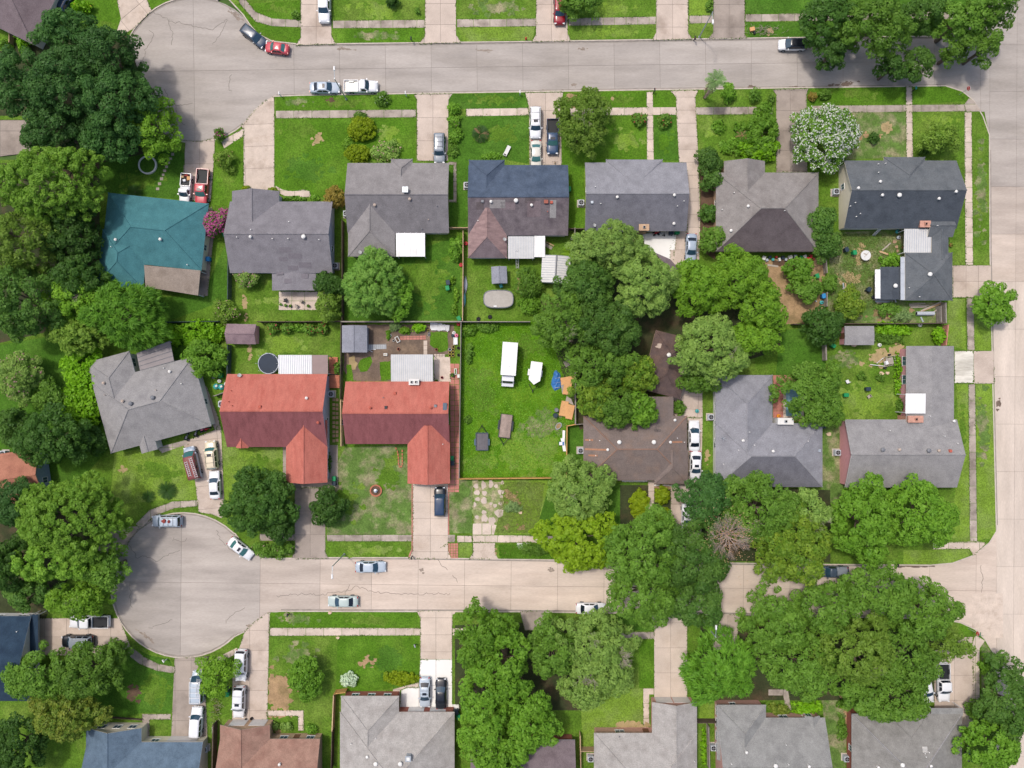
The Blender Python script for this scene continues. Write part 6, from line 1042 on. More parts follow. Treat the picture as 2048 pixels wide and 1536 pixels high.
T('oak', 1642, 445, 32, 34, 5, 'upper rounded tree between taupe and charcoal houses'); T('oak', 1650, 488, 34, 34, 5, 'lower rounded tree beside the corner house garden'); T('bright', 1598, 538, 32, 28, 4, 'green tree on the bare brown yard'); T('mid', 1612, 580, 34, 26, 3.6, 'bushy tree just below the green tree on the brown yard'); T('mid', 1660, 567, 20, 18, 2.6, 'bush on the fence between brown yard and corner garden', name='shrub', cat='shrub'); T('dark', 1644, 650, 42, 40, 6, 'dark feathery tree left of the pink walled shed'); T('yellowing', 1702, 612, 32, 34, 3.6, 'fruiting yellow flecked tree above the pink walled shed', name='small_tree'); T('mid', 1627, 788, 62, 72, 7.5, 'dark spreading tree over the swimming pool', ragged=.25)
T('bright', 1787, 520, 24, 14, 1.6, 'low leafy bush beside the dark shingled shed', name='shrub', cat='shrub'); T('mid', 1778, 620, 24, 16, 1.8, 'weedy bush at the fence right of the fruiting tree', name='shrub', cat='shrub', thin=.6); T('grass_leaf', 1806, 632, 22, 13, 1.4, 'spiky grey green clump beside the rolled sheet', name='shrub', cat='shrub'); T('vine', 1790, 658, 36, 14, 1.4, 'yellow green bush strip right of the pink walled shed', name='shrub', cat='shrub'); T('mid', 1775, 675, 34, 16, .9, 'low weedy patch between shed and pink house', name='shrub', cat='shrub', thin=.6); T('vine', 1880, 672, 14, 20, 2.2, 'bright bush at the pink trellis fence', name='shrub', cat='shrub'); T('mid', 1725, 752, 9, 9, 1.0, 'small round bush in the middle of the garden lawn', name='shrub', cat='shrub'); T('mid', 1762, 756, 9, 9, .8, 'small bush beside two stones on the garden lawn', name='shrub', cat='shrub', thin=.6); T('vine', 1797, 745, 8, 46, 1.2, 'low growth along the pink side wall', name='shrub', cat='shrub', thin=.6); T('mid', 1802, 812, 8, 16, 1.3, 'dark bush under the edge of the white porch roof', name='shrub', cat='shrub')
T('bright', 1990, 607, 45, 40, 6, 'isolated bright green street tree on the right verge', ragged=.3); T('mid', 1358, 815, 13, 18, 2.2, 'bushy plant beside the back wing of the brown house', name='shrub', cat='shrub')
for (x, y, lb, bl) in ((545, 655, 'first red leaved bush from the left on the back fence', 1.8), (572, 655, 'second red leaved bush from the left on the back fence', 1.4), (617, 658, 'third red leaved bush from the left on the back fence', 1.6), (642, 657, 'rightmost red leaved bush on the back fence', 1.6)): T('mid', x, y, 14, 13, 1.8, lb, name='shrub', cat='shrub', bloom='red_bloom', bl_amt=bl)
T('bright', 594, 654, 16, 10, 1.3, 'green bush between red bushes on the back fence', name='shrub', cat='shrub'); T('mid', 674, 736, 9, 13, 1.4, 'bush on the wooden deck by the red roof', name='shrub', cat='shrub'); T('ash', 810, 661, 12, 8, 1.0, 'yellow green bush in the vegetable bed', name='shrub', cat='shrub'); T('vine', 838, 655, 15, 11, 1.3, 'bright bush in the vegetable bed by the brick path', name='shrub', cat='shrub'); T('grass_leaf', 790, 652, 12, 10, 1.2, 'spiky plant left of the vegetable bed', name='shrub', cat='shrub'); T('bright', 776, 668, 4, 10, .8, 'slim plant row by the little pots', name='shrub', cat='shrub')
T('bright', 938, 660, 18, 14, 1.2, 'bush in the upper corner of the overgrown lot', name='shrub', cat='shrub'); T('mid', 975, 655, 24, 10, 1.2, 'creeper along the top fence of the overgrown lot', name='shrub', cat='shrub'); T('mid', 938, 705, 10, 20, 1.2, 'low bush on the lot beside the garden fence', name='shrub', cat='shrub'); T('mid', 935, 840, 9, 9, .8, 'small weed bush on the lot near the slate trailer', name='shrub', cat='shrub')
for (x, y, rx, ry, lb) in ((905, 560, 5, 10, 'upper plant in the fence bed behind the pale tree lawn'), (912, 590, 6, 14, 'middle vine in the fence bed behind the pale tree lawn'), (908, 618, 7, 12, 'lower vine in the fence bed behind the pale tree lawn')): T('ash', x, y, rx, ry, .9, lb, name='shrub', cat='shrub', thin=.7)
# front gardens and verge of the lower street
T('dark', 515, 1005, 72, 66, 8, 'dark round tree left of the long double drive'); T('dark', 556, 1060, 32, 26, 5, 'dark lower crown beside the double drive'); T('dark', 654, 1013, 40, 37, 5, 'compact dark tree in front of the left red roof'); T('mid', 545, 1101, 40, 19, 2.4, 'spreading bush on the verge with pink flowers at its left', name='shrub', cat='shrub', bloom='dusky_bloom', bl_amt=.4); T('bright', 612, 1356, 37, 46, 5, 'egg shaped dense green tree on the lower front lawn', ragged=.1); T('silver', 697, 1361, 17, 16, 1.6, 'silvery white bush on the lower front lawn', name='shrub', cat='shrub'); T('golden', 800, 1358, 36, 15, 1.4, 'clipped green hedge beside the white concrete pad', name='hedge', cat='hedge', ragged=.1); T('pale', 572, 1455, 12, 9, 1.2, 'silver green shrub in the brick bed by the brown house', name='shrub', cat='shrub'); T('pale', 550, 1454, 7, 8, 1.0, 'smaller silver shrub at the garage corner', name='shrub', cat='shrub'); T('bright', 622, 1460, 12, 10, 1.2, 'green shrub right of the brown house walk', name='shrub', cat='shrub')
T('golden', 1281, 1010, 20, 32, 2.0, 'left clipped lime hedge before the brown house', name='hedge', cat='hedge', ragged=.08); T('golden', 1326, 992, 16, 20, 2.0, 'upper right clipped lime hedge before the brown house', name='hedge', cat='hedge', ragged=.08); T('golden', 1325, 1032, 17, 20, 2.0, 'lower right clipped lime hedge before the brown house', name='hedge', cat='hedge', ragged=.08)
T('pale', 1160, 985, 70, 66, 8, 'pale feathery tree over the new orange fence corner', bare=1); T('lime', 1158, 1080, 76, 66, 9, 'clumpy vivid lime tree at the lower street kerb'); T('mid', 1075, 1100, 34, 14, .9, 'weedy verge plants beside the white marker slabs', name='shrub', cat='shrub', thin=.7); T('grass_leaf', 1026, 1015, 16, 12, .8, 'weed clump on the front of the overgrown lot', name='shrub', cat='shrub', thin=.7)
GD = 'big street trees of the lower street'
T('mid', 1290, 1105, 84, 74, 13, 'huge green crown below the clipped lime hedges', group=GD); T('oak', 1385, 1120, 80, 80, 13, 'huge dark crown over the middle of the lower street', group=GD); T('mid', 1290, 1190, 74, 62, 12, 'green crown reaching over the white kerb sedan', group=GD); T('oak', 1385, 1205, 64, 50, 11, 'dark crown hanging above the pale drive', group=GD); T('oak_cool', 1415, 1000, 56, 56, 9, 'cool dark crown over the driveway right of the hedges', group=GD); T('mid', 1520, 1020, 76, 74, 11, 'green crown in front of the long grey house', group=GD, bare=1); T('yellowing', 1590, 1095, 74, 80, 11, 'yellowish crown above the slate pickup', group=GD, bare=1); T('pale', 1610, 1020, 50, 46, 9, 'greyer crown with pale bare branches on top', group=GD, bare=4); T('bright', 1730, 1045, 62, 80, 10, 'bright green crown left of two by the corner house', group=GD); T('bright', 1845, 1030, 66, 72, 10, 'bright green crown at the corner house front', group=GD)
T('bright', 960, 1270, 52, 64, 10, 'bright green crown beside the upper white concrete drive', group=GD, ragged=.35); T('bright', 1010, 1330, 58, 70, 11, 'bright crown left of the bare twig tree', group=GD, ragged=.3); T('bright', 965, 1420, 54, 80, 11, 'bright crown right of the black sedan', group=GD, ragged=.3); T('bright', 1050, 1450, 66, 70, 10, 'bright crown over the plum grey roof', group=GD, ragged=.3); T('bright', 990, 1510, 60, 44, 9, 'bright crown at the bottom edge beside the tan grey house', group=GD); T('mid', 1105, 1300, 50, 60, 10, 'green crown with a rusty dead spray', group=GD); T('pale', 1195, 1300, 84, 78, 10, 'pale crown with many bare silver twigs', group=GD, bare=5, thin=.85, ragged=.3); T('pale', 1170, 1370, 54, 48, 8, 'thin pale crown over the sunny back lawn', group=GD, thin=.7, bare=1)
T('feather', 1440, 1335, 74, 76, 8, 'long leaved tree beside the pale double drive', group=GD); T('mid', 1548, 1245, 66, 66, 10, 'deep green crown south of the lower street', group=GD); T('mid', 1655, 1215, 72, 52, 10, 'grey olive crown below the slate pickup', group=GD, bare=1); T('mid', 1760, 1185, 76, 54, 11, 'olive crown on the south kerb near the junction', group=GD); T('mid', 1850, 1220, 72, 58, 11, 'outermost olive crown beside the street junction', group=GD, bare=1); T('mid', 1600, 1330, 80, 66, 9, 'green crown above the pale grey gabled house', group=GD); T('olive', 1715, 1300, 80, 66, 12, 'high olive crown in the middle of the lower right grove', group=GD, bare=1); T('mid', 1810, 1320, 70, 66, 10, 'olive crown over the parked white cars', group=GD, thin=.85); T('mid', 1780, 1400, 84, 50, 9, 'green crown in front of the ash grey roof', group=GD); T('mid', 1700, 1370, 40, 40, 7, 'small crown at the left end of the ash grey roof', group=GD); T('olive', 1900, 1290, 40, 36, 7, 'thin crown reaching the stop sign corner', group=GD, thin=.7, ragged=.4)
T('oak', 2012, 1400, 50, 86, 8, 'dark tree at the right edge by the lower right pavement'); T('bright', 1985, 1490, 58, 58, 8, 'bright leafy tree in the lower right corner'); T('mid', 1950, 1420, 18, 24, 3, 'bush at the end of the corner pavement', name='shrub', cat='shrub'); T('bright', 1973, 1330, 12, 22, 1.6, 'low bush on the corner verge', name='shrub', cat='shrub'); T('vine', 1615, 1418, 34, 14, 1.5, 'clipped bright bush before the pale grey gabled house', name='shrub', cat='shrub'); T('bronze', 1558, 1420, 22, 14, 1.3, 'mottled bush at the walk of the pale grey house', name='shrub', cat='shrub'); T('bright', 1692, 1408, 14, 12, 1.4, 'bush between the pale grey and ash grey houses', name='shrub', cat='shrub'); T('mid', 1685, 1460, 10, 26, 1.2, 'narrow planting bed shrub between the last two houses', name='shrub', cat='shrub', thin=.7); T('vine', 1408, 1495, 5, 40, .8, 'strip of garden greens beside the beige house', name='shrub', cat='shrub', thin=.8)
T('vine', 38, 60, 16, 26, 2.4, 'yellow green bush under the turned plum roof', name='shrub', cat='shrub'); T('vine', 160, 10, 22, 14, 2.2, 'yellow flowering bush beside the dark blue car', name='shrub', cat='shrub', bloom='yellow_bloom', bl_amt=.3); T('bright', 8, 90, 14, 12, 1.6, 'bright bush at the left edge above the grove', name='shrub', cat='shrub'); T('vine', 45, 84, 14, 22, 2.4, 'light bush on the fence by the plum roof garden', name='shrub', cat='shrub'); T('mid', 1160, 5, 44, 26, 5, 'small tree over the maroon suv at the top edge', ragged=.3); T('dark', 785, 2, 16, 10, 2, 'dark bush at the top edge between two drives', name='shrub', cat='shrub'); T('mid', 835, 20, 5, 6, .9, 'little bush at the drive right of the top lawn', name='shrub', cat='shrub'); T('mid', 590, 28, 8, 9, .9, 'little bush on the top left corner lawn', name='shrub', cat='shrub'); T('mid', 1420, 8, 8, 12, 1.4, 'bush at the top edge beside the leaning street lamp', name='shrub', cat='shrub')
T('vine', 250, 885, 8, 8, 1.0, 'small bush at the turned house front wall', name='shrub', cat='shrub'); T('golden', 490, 378, 8, 8, .9, 'small yellow bush left of the mauve house entry', name='shrub', cat='shrub'); T('golden', 545, 381, 12, 7, .9, 'yellow bush right of the mauve house entry', name='shrub', cat='shrub'); T('bright', 588, 397, 22, 5, .8, 'low hedge under the mauve front eave', name='hedge', cat='hedge'); T('bright', 628, 395, 9, 7, .8, 'round clipped bush beside the brown olive tree', name='shrub', cat='shrub'); T('mid', 897, 905, 3, 8, .7, 'slim bush at the red house side wall', name='shrub', cat='shrub'); T('dark', 657, 925, 5, 22, 1.2, 'dark hedge strip along the left red garage', name='hedge', cat='hedge'); T('dark', 895, 950, 4, 10, .8, 'dark bush at the paved strip end', name='shrub', cat='shrub')
# sago and palms: every frond its own part
def frond_mesh(L, w_, curl, n=7):
    b = MB(); P = [Vector((L * f, 0, L * (.45 * f - curl * f * f))) for f in [k / n for k in range(n + 1)]]
    for k in range(n): b.tube(P[k], P[k + 1], .022, .016, 3, cap=False)
    for k in range(1, n + 1):
        ww = w_ * math.sin(math.pi * (.12 + .8 * k / (n + .4)))
        for s in (-1, 1):
            p = P[k]; q = p + Vector((ww * .55, s * ww, -.12 * ww)); d = Vector((.75 * L / n, 0, 0)); b.add([p, p + d, q + d * .3], [(0, 1, 2)] if s > 0 else [(0, 2, 1)])
    return b
def sago(px, py, r, n, label, leaf='feather', tip='dead_leaf', ndead=0, trunk=.3, name='sago_palm', cat='palm'):
    p = G(px, py, .4); o = thing(name, label, cat, (p.x, p.y, LZ)); b = MB(); b.lathe([(.2, -.05), (.22, trunk * .6), (.14, trunk), (0, trunk + .04)], n=9); b.build('trunk', MATS['bark'], o)
    L = r / PPM; me = frond_mesh(L, L * .3, .5).mesh('frond', MATS['leaf_' + leaf]); md = frond_mesh(L * .9, L * .28, .62).mesh('frond', MATS['leaf_' + tip])
    for k in range(n): f = link('frond', md if k < ndead else me, o, (0, 0, trunk)); f.rotation_euler = (0, random.uniform(-.35, .15), 2.399 * k)
sago(961, 268, 16, 46, 'round sago palm with orange lower fronds on the front lawn', leaf='dark', ndead=9); sago(1483, 272, 13, 18, 'orange tinged sago in the taupe house lawn', ndead=9); sago(335, 981, 17, 24, 'dark round sago on the lawn beside the ladder van', leaf='dark'); sago(297, 993, 12, 18, 'smaller dark sago left of the round sago', leaf='dark'); sago(270, 384, 14, 16, 'dark sago at the teal house front wall', leaf='dark'); sago(1140, 505, 15, 16, 'spiky yellow green agave at the garden fence', leaf='lime', name='agave', cat='plant', trunk=.15); sago(1805, 628, 14, 18, 'arching grey green grass plant near the rolled sheet', leaf='grass_leaf', name='ornamental_grass', cat='plant', trunk=.1)
base = G(1408, 196, 0); o = thing('palm_tree', 'tall palm with shaggy dead skirt leaning over the upper street', 'palm', (base.x, base.y, LZ)); b = MB(); b.tube((0, 0, -.1), (0, 0, 3.2), .22, .18, 8); b.tube((0, 0, 3.2), (0, 0, 6.6), .18, .16, 8); b.build('trunk', MATS['bark'], o)
me = frond_mesh(1.5, .55, .55, 6).mesh('frond', MATS['leaf_grass_leaf']); md = frond_mesh(1.5, .35, 1.1, 6).mesh('frond', MATS['leaf_dry_frond'])
for k in range(22): f = link('frond', me, o, (0, 0, 6.6)); f.rotation_euler = (0, random.uniform(-.9, .3), 2.399 * k)
for k in range(26): f = link('dead_frond', md, o, (0, 0, 6.3 - k * .13)); f.rotation_euler = (0, random.uniform(.5, 1.0), 2.1 * k)
# the dead tree: bare reddish branches
p = G(1455, 1072, 11); o = thing('dead_tree', 'bare reddish brown dead tree among the green street crowns', 'tree', (p.x, p.y, LZ)); b = MB(); b.tube((0, 0, -.1), (0, 0, 10.0), .28, .18, 7); b.build('trunk', MATS['bark_dead'], o)
for k in range(13):
    b = MB(); a = 2 * math.pi * k / 13; twigs(b, Vector((0, 0, 9.8 + .12 * k)), Vector((math.cos(a), math.sin(a), .42)), 1.7, .085, 4); b.build('branch', MATS['bark_dead'], o)
n = 700; c = np.stack([RNG.normal(0, 1.8, n), RNG.normal(0, 2.0, n), RNG.uniform(10.8, 12.6, n)], 1); nr = unit(n); nr[:, 2] = abs(nr[:, 2]) + .4; nr /= np.linalg.norm(nr, axis=1, keepdims=True); link('dead_leaves', leafmesh('dead_leaves', quads(c, nr, unit(n), RNG.uniform(.06, .13, n), RNG.uniform(.04, .08, n)), RNG.uniform(0, 1, n), MATS['leaf_dead_leaf']), o)['kind'] = 'stuff'
# rough grass standing on the overgrown lot and along fences
def tufts(label_name, poly, n, hgt, m, wd=.035):
    P = gp(poly); xs = [q[0] for q in P]; ys = [q[1] for q in P]; pts = RNG.uniform((min(xs), min(ys)), (max(xs), max(ys)), (int(n * 1.4), 2)); ins = np.zeros(len(pts), bool)
    for i in range(len(P)):
        (x0, y0), (x1, y1) = P[i - 1], P[i]; cr = ((y0 > pts[:, 1]) != (y1 > pts[:, 1])); xi = (x1 - x0) * (pts[:, 1] - y0) / ((y1 - y0) or 1e-9) + x0; ins ^= cr & (pts[:, 0] < xi)
    pts = pts[ins]; n = len(pts); hh = hgt * RNG.uniform(.4, 1.2, n); c = np.concatenate([pts, (LZ + hh * .35)[:, None]], 1); d = unit(n); d[:, 2] = .5 + abs(d[:, 2]); d /= np.linalg.norm(d, axis=1, keepdims=True); nr = unit(n); nr[:, 2] = abs(nr[:, 2]) + .2; nr /= np.linalg.norm(nr, axis=1, keepdims=True)
    stuff(link(label_name, leafmesh(label_name, quads(c, nr, d, hh * .7, np.full(n, wd) * RNG.uniform(.8, 2.0, n)), RNG.uniform(0, 1, n) * .7 + .3 * (np.sin(pts[:, 0] * .9) * np.sin(pts[:, 1] * .8) * .5 + .5), m)))
leafmat('grass_blades', (82, 134, 22), (124, 168, 58), k=1.5); leafmat('grass_blades_dry', (96, 124, 52), (150, 156, 88), k=1.0)
leafmat('grass_blades_edge', (80, 116, 36), (112, 136, 60), k=1.0)
tufts('long_grass', [(924, 648), (1130, 648), (1148, 720), (1148, 845), (1133, 852), (1132, 953), (922, 953)], 20000, .15, MATS['grass_blades'], .05); tufts('front_grass', [(1004, 964), (1090, 964), (1075, 1066), (992, 1066)], 6000, .14, MATS['grass_blades_dry']); pts = []
for P in EDGES:
    W_ = gp(P)
    for (x0, y0), (x1, y1) in zip(W_, W_[1:] + W_[:1]):
        n = int(math.hypot(x1 - x0, y1 - y0) / .085)
        if n: f = RNG.uniform(0, 1, n); pts.append(np.stack([x0 + (x1 - x0) * f + RNG.normal(0, .075, n), y0 + (y1 - y0) * f + RNG.normal(0, .075, n)], 1))
pts = np.concatenate(pts); pts = pts[np.sin(pts[:, 0] * .7) + np.sin(pts[:, 1] * .9 + 1) + RNG.normal(0, .8, len(pts)) > -.3]; n = len(pts); c = np.concatenate([pts, np.full((n, 1), LZ + .06)], 1); nr = unit(n) * .6 + np.array([0, 0, .8]); nr /= np.linalg.norm(nr, axis=1, keepdims=True)
stuff(link('edge_grass', leafmesh('edge_grass', quads(c, nr, unit(n), RNG.uniform(.05, .15, n), RNG.uniform(.03, .07, n)), RNG.uniform(0, 1, n), MATS['grass_blades_edge'])))
tufts('verge_weeds', [(996, 1088), (1120, 1088), (1120, 1116), (1000, 1116)], 5000, .3, MATS['grass_blades']); tufts('yard_grass', [(1658, 468), (1800, 468), (1800, 600), (1660, 640)], 9000, .16, MATS['grass_blades_dry'])
# ------------------------------------------------------------------ fences
mat('fence_grey', (150, 142, 134), .95, .16, 1.5, .1, 9, objvar=.1); mat('fence_dark', (92, 78, 70), .95, .18, 1.5, .1, 9, objvar=.1); mat('fence_new', (204, 158, 98), .9, .1, 1.5, .08, 9, objvar=.06); mat('fence_tan', (190, 162, 130), .95, .14, 1.5, objvar=.08); mat('fence_green', (62, 78, 74), .9, .16, 1.5); mat('fence_pink', (196, 136, 122), .9, .12, 1.5)
def fence(label, pts, m, h=1.75, step=2.4, thick=.1, group=None, name='fence', rails=True):
    """board fence: pts are photo px of its top edge; panels of boards hung between posts, a cap rail along the top"""
    W = [G(x, y, h + LZ) for x, y in pts]; c = W[0]; root = thing(name, label, 'fence', (c.x, c.y, LZ), 0, group)
    def pan():
        b = MB()
        for k in range(16): b.box(((k + .5) / 16, random.uniform(-.006, .006), h / 2), (1 / 16 - .006, .022, h - .04 + random.uniform(-.015, .015)))
        for z in (.35, h - .3): b.box((.5, -.04, z), (1, .04, .09))
        b.box((.5, -.01, h - .0), (1, thick, .035)); return b.mesh('panel', MATS[m])
    me = shared(('pan', h, m, thick), pan)
    def post(): b = MB(); b.box((0, 0, h / 2 + .02), (.11, .11, h + .12)); return b.mesh('post', MATS[m])
    pm = shared(('post', h, m), post)
    for a, b_ in zip(W, W[1:]):
        d = Vector((b_.x - a.x, b_.y - a.y, 0)); n = max(1, round(d.length / step)); rz = math.atan2(d.y, d.x)
        for k in range(n):
            q = a + d * k / n; o = link('panel', me, root, (q.x - c.x, q.y - c.y, 0), rz); o.scale = (d.length / n, 1, 1)
            link('post', pm, root, (q.x - c.x, q.y - c.y, 0), rz)
        link('post', pm, root, (b_.x - c.x, b_.y - c.y, 0), rz)
    return root
fence('dark fence along the back of the left red house garden', [(515, 643), (598, 643), (680, 642)], 'fence_dark'); fence('grey topped fence behind the bare earth garden', [(682, 643), (800, 643), (924, 643)], 'fence_grey', thick=.2); fence('grey fence at the head of the overgrown lot', [(926, 643), (1060, 643)], 'fence_grey'); fence('dark wooden fence between the two red roofed gardens', [(682, 645), (681, 720), (680, 798)], 'fence_dark'); fence('pale wooden side fence beside the stepping stones', [(681, 800), (682, 892)], 'fence_tan', thick=.16); fence('short pale return beside the right red roof', [(683, 801), (690, 806)], 'fence_tan', 1.5)
fence('long grey fence on the left side of the overgrown lot', [(922, 646), (920, 800), (918, 956)], 'fence_grey', 1.6); fence('new orange wood fence across the front of the overgrown lot', [(919, 958), (1020, 957), (1122, 956)], 'fence_new', 1.4, thick=.12); fence('new orange wood fence beside the brown house', [(1133, 956), (1134, 852), (1151, 849)], 'fence_new', 1.6, thick=.12); fence('grey fence behind the plywood sheets on the lot', [(1151, 848), (1151, 732), (1143, 726)], 'fence_grey', 1.7, thick=.14); fence('short grey fence from the brown house to the lot', [(1152, 849), (1166, 848)], 'fence_grey', 1.5)
fence('dark fence between mauve and warm grey gardens', [(684, 440), (684, 640)], 'fence_dark', 1.6); fence('fence dividing the pale tree lawn and the pool garden', [(926, 462), (926, 550), (925, 641)], 'fence_tan', 1.6, thick=.12); fence('short fence between the warm grey and patched houses', [(899, 455), (935, 455)], 'fence_tan', 1.5); fence('fence on the right of the pool garden', [(1150, 456), (1150, 545)], 'fence_grey', 1.6, thick=.12); fence('short fence between patched and grey gabled houses', [(1136, 457), (1170, 457)], 'fence_dark', 1.5)
fence('weathered fence beside the teal house lawn', [(456, 512), (455, 598)], 'fence_green', 1.7, thick=.14); fence('dark green fence left of the trampoline garden', [(455, 690), (454, 752)], 'fence_green', 1.7, thick=.14); fence('overgrown fence above the vine tangle', [(330, 644), (450, 642)], 'fence_green', 1.5); fence('small gate fence near the recycling bins', [(427, 792), (449, 784)], 'fence_grey', 1.3, name='gate_fence')
fence('fence between brown yard and corner garden', [(1653, 520), (1655, 545)], 'fence_grey', 1.5); fence('lower piece of fence right of the brown yard', [(1655, 585), (1655, 612)], 'fence_grey', 1.5); fence('long dark fence across the corner gardens', [(1588, 648), (1690, 647), (1790, 647), (1892, 646)], 'fence_dark', 1.6, thick=.12); fence('grey end fence at the right of the timber pile', [(1892, 605), (1893, 646)], 'fence_grey', 1.6, thick=.16); fence('weathered end fence beside the rolled sheet', [(1882, 612), (1883, 644)], 'fence_grey', 1.5, thick=.1); fence('pink trellis fence next to the bright bush', [(1897, 650), (1893, 690)], 'fence_pink', 1.6, thick=.14); fence('double grey fence between pool house and corner garden', [(1652, 690), (1653, 720)], 'fence_grey', 1.6, thick=.22)
fence('tan fence beside the large tan grey house', [(667, 1391), (664, 1462)], 'fence_tan', 1.7, thick=.16); fence('new orange return fence at the tan grey house', [(668, 1388), (690, 1385)], 'fence_new', 1.7); fence('dark fence behind the tan grey house corner', [(664, 1464), (662, 1540)], 'fence_dark', 1.7); fence('dark fence left of the rosy brown roof', [(426, 1450), (424, 1545)], 'fence_dark', 1.8, thick=.2); fence('tan fence beside the beige roofed house', [(1161, 1472), (1162, 1540)], 'fence_tan', 1.7); fence('short tan fence at the beige house wall', [(1163, 1503), (1188, 1503)], 'fence_tan', 1.6); fence('brown gate fence between beige and pale grey houses', [(1396, 1446), (1434, 1446)], 'fence_dark', 1.6); fence('grey fence by the garden green strip', [(1418, 1455), (1420, 1540)], 'fence_grey', 1.6); fence('thin pale fence in the plum roof garden', [(18, 40), (18, 84)], 'fence_tan', 1.2)
fence('rusty fence below the small lawn at the steel blue house', [(200, 1434), (282, 1440)], 'fence_dark', .5)
# ------------------------------------------------------------------ small things
mat('bin_green', (24, 142, 84), .6, .08, 2); mat('bin_dark', (42, 58, 72), .6, .08, 2); mat('bin_blue', (52, 140, 200), .6, .08, 2); mat('water', (134, 172, 190), .06, .05, .6, spec=.6); mat('pool_cover', (172, 166, 158), .75, .07, .5, .06, 4); mat('mat_black', (58, 66, 78), .85, .06, 1, .06, 9); mat('planter_white', (218, 218, 214), .7, .06, 2); mat('plant_pot', (176, 100, 76), .85, .1, 2); mat('dark_pot', (54, 54, 58), .8, .1, 2); mat('yellow_pot', (198, 182, 84), .8, .1, 2); mat('stop_red', (214, 44, 52), .5, .05, 2); mat('sign_white', (240, 240, 240), .5, .03, 2); mat('sign_green', (30, 120, 80), .5, .05, 2); mat('hydrant_red', (208, 84, 62), .6, .08, 2); mat('rock', (206, 182, 154), .95, .14, 3, .1, 9); mat('pink_plastic', (226, 120, 150), .6, .06, 2); mat('teal_plastic', (70, 168, 168), .6, .06, 2); mat('red_plastic', (206, 56, 64), .6, .06, 2); mat('orange_plastic', (236, 150, 40), .6, .06, 2)
def A3(px, py, z=LZ): g_ = G(px, py, z); return Vector((g_.x, g_.y, LZ))
def wheelie(label, px, py, m, rz=0.0, tip=False, group=None):
    o = thing('wheelie_bin', label, 'bin', A3(px, py, .9), rz, group)
    def bd(): b = MB(); b.box((0, 0, .5), (.5, .55, .92), taper=1.22); return b.mesh('body', MATS[m])
    def ld(): b = MB(); b.box((0, .02, .98), (.64, .74, .07), taper=.92); b.box((0, -.38, .97), (.5, .06, .05)); return b.mesh('lid', MATS[m])
    link('body', shared(('bb', m), bd), o); link('lid', shared(('bl', m), ld), o)
    for s in (-1, 1):
        def wh(): b = MB(); b.tube((-.03, 0, 0), (.03, 0, 0), .12, n=10); return b.mesh('wheel', MATS['tyre_rubber'])
        link('wheel', shared('bw', wh), o, (s * .28, -.26, .12))
    return o
for x, y, m, r, lb in ((441, 751, 'bin_green', .1, 'green wheelie bin beside the dark one at the trampoline garden fence'), (428, 752, 'bin_dark', .1, 'dark wheelie bin beside the green one at the trampoline garden fence'), (896, 565, 'bin_dark', .2, 'dark bin on the lawn behind the pale willowy tree'), (895, 576, 'bin_green', .2, 'green bin below the dark bin on the pale tree lawn'), (918, 637, 'bin_green', .5, 'green bin in the fence corner above the bare earth garden'), (1693, 499, 'bin_dark', .3, 'dark bin left of the green bin in the corner garden'), (1709, 505, 'bin_green', .2, 'green bin beside the round white table'), (1738, 579, 'bin_dark', -.5, 'dark bin tipped askew left of the dark shed'), (1736, 778, 'bin_dark', 1.6, 'dark blue bin on the pink house lawn'), (1692, 790, 'bin_green', 1.6, 'green bin on the pink house lawn'), (1666, 691, 'bin_green', .9, 'green bin at the foot of the double grey fence'), (455, 1388, 'bin_green', .05, 'green bin between the two drives at the lower circle'), (454, 1379, 'bin_dark', .05, 'dark bin just above the green bin between the drives'), (668, 957, 'bin_green', 0, 'green bin beside the left red garage'), (668, 967, 'bin_dark', 0, 'dark bin just below the green bin at the left red garage'), (904, 916, 'bin_green', 0, 'green bin on the red paved strip'), (905, 926, 'bin_dark', 0, 'dark bin on the red paved strip'), (1354, 465, 'bin_green', 1.6, 'green bin on the white patio behind the grey gabled house'), (1342, 466, 'bin_dark', 1.6, 'dark bin left of the green bin on the white patio'), (917, 1434, 'bin_green', .2, 'green bin at the corner of the large tan grey house'), (913, 1424, 'bin_dark', .2, 'dark bin at the corner of the large tan grey house'), (1412, 966, 'bin_green', 0, 'green bin under leaves beside the white sedans'), (1647, 852, 'bin_dark', 0, 'dark bin at the rear corner of the long grey house'), (1138, 378, 'bin_green', 0, 'green bin at the right wall of the patched house'), (1647, 592, 'bin_blue', .2, 'blue bin by the fence of the brown yard'), (1634, 552, 'bin_green', .3, 'green bin beside the green tree on the brown yard'), (449, 469, 'bin_green', .4, 'green bin behind the vivid pink crape myrtle'), (416, 518, 'bin_blue', 0, 'blue bin at the side wall of the teal house')): wheelie(lb, x, y, m, r)
def ac(label, px, py, rz=0.0):
    o = thing('air_conditioner', label, 'air conditioner', A3(px, py, .6), rz)
    def pad(): b = MB(); b.box((0, 0, .04), (1.25, 1.25, .1)); return b.mesh('pad', MATS['kerb_concrete'])
    def body(): b = MB(); b.box((0, 0, .5), (.92, .92, .84)); [b.box((0, 0, .2 + .12 * k), (.94, .94, .03)) for k in range(6)]; return b.mesh('body', MATS['metal_dull'])
    def fan(): b = MB(); b.tube((0, 0, .925), (0, 0, .94), .37, n=16); return b.mesh('fan_opening', MATS['dark_hole'])
    def bl():
        b = MB(); b.tube((0, 0, .94), (0, 0, .965), .12, n=10)
        for k in range(4): a = k * math.pi / 2; b.box((.2 * math.cos(a), .2 * math.sin(a), .95), (.28, .1, .012), a)
        return b.mesh('fan', MATS['pipe_grey'])
    link('pad', shared('acp', pad), o); link('body', shared('acb', body), o); f = link('fan_opening', shared('acf', fan), o); link('fan', shared('acl', bl), f); return o
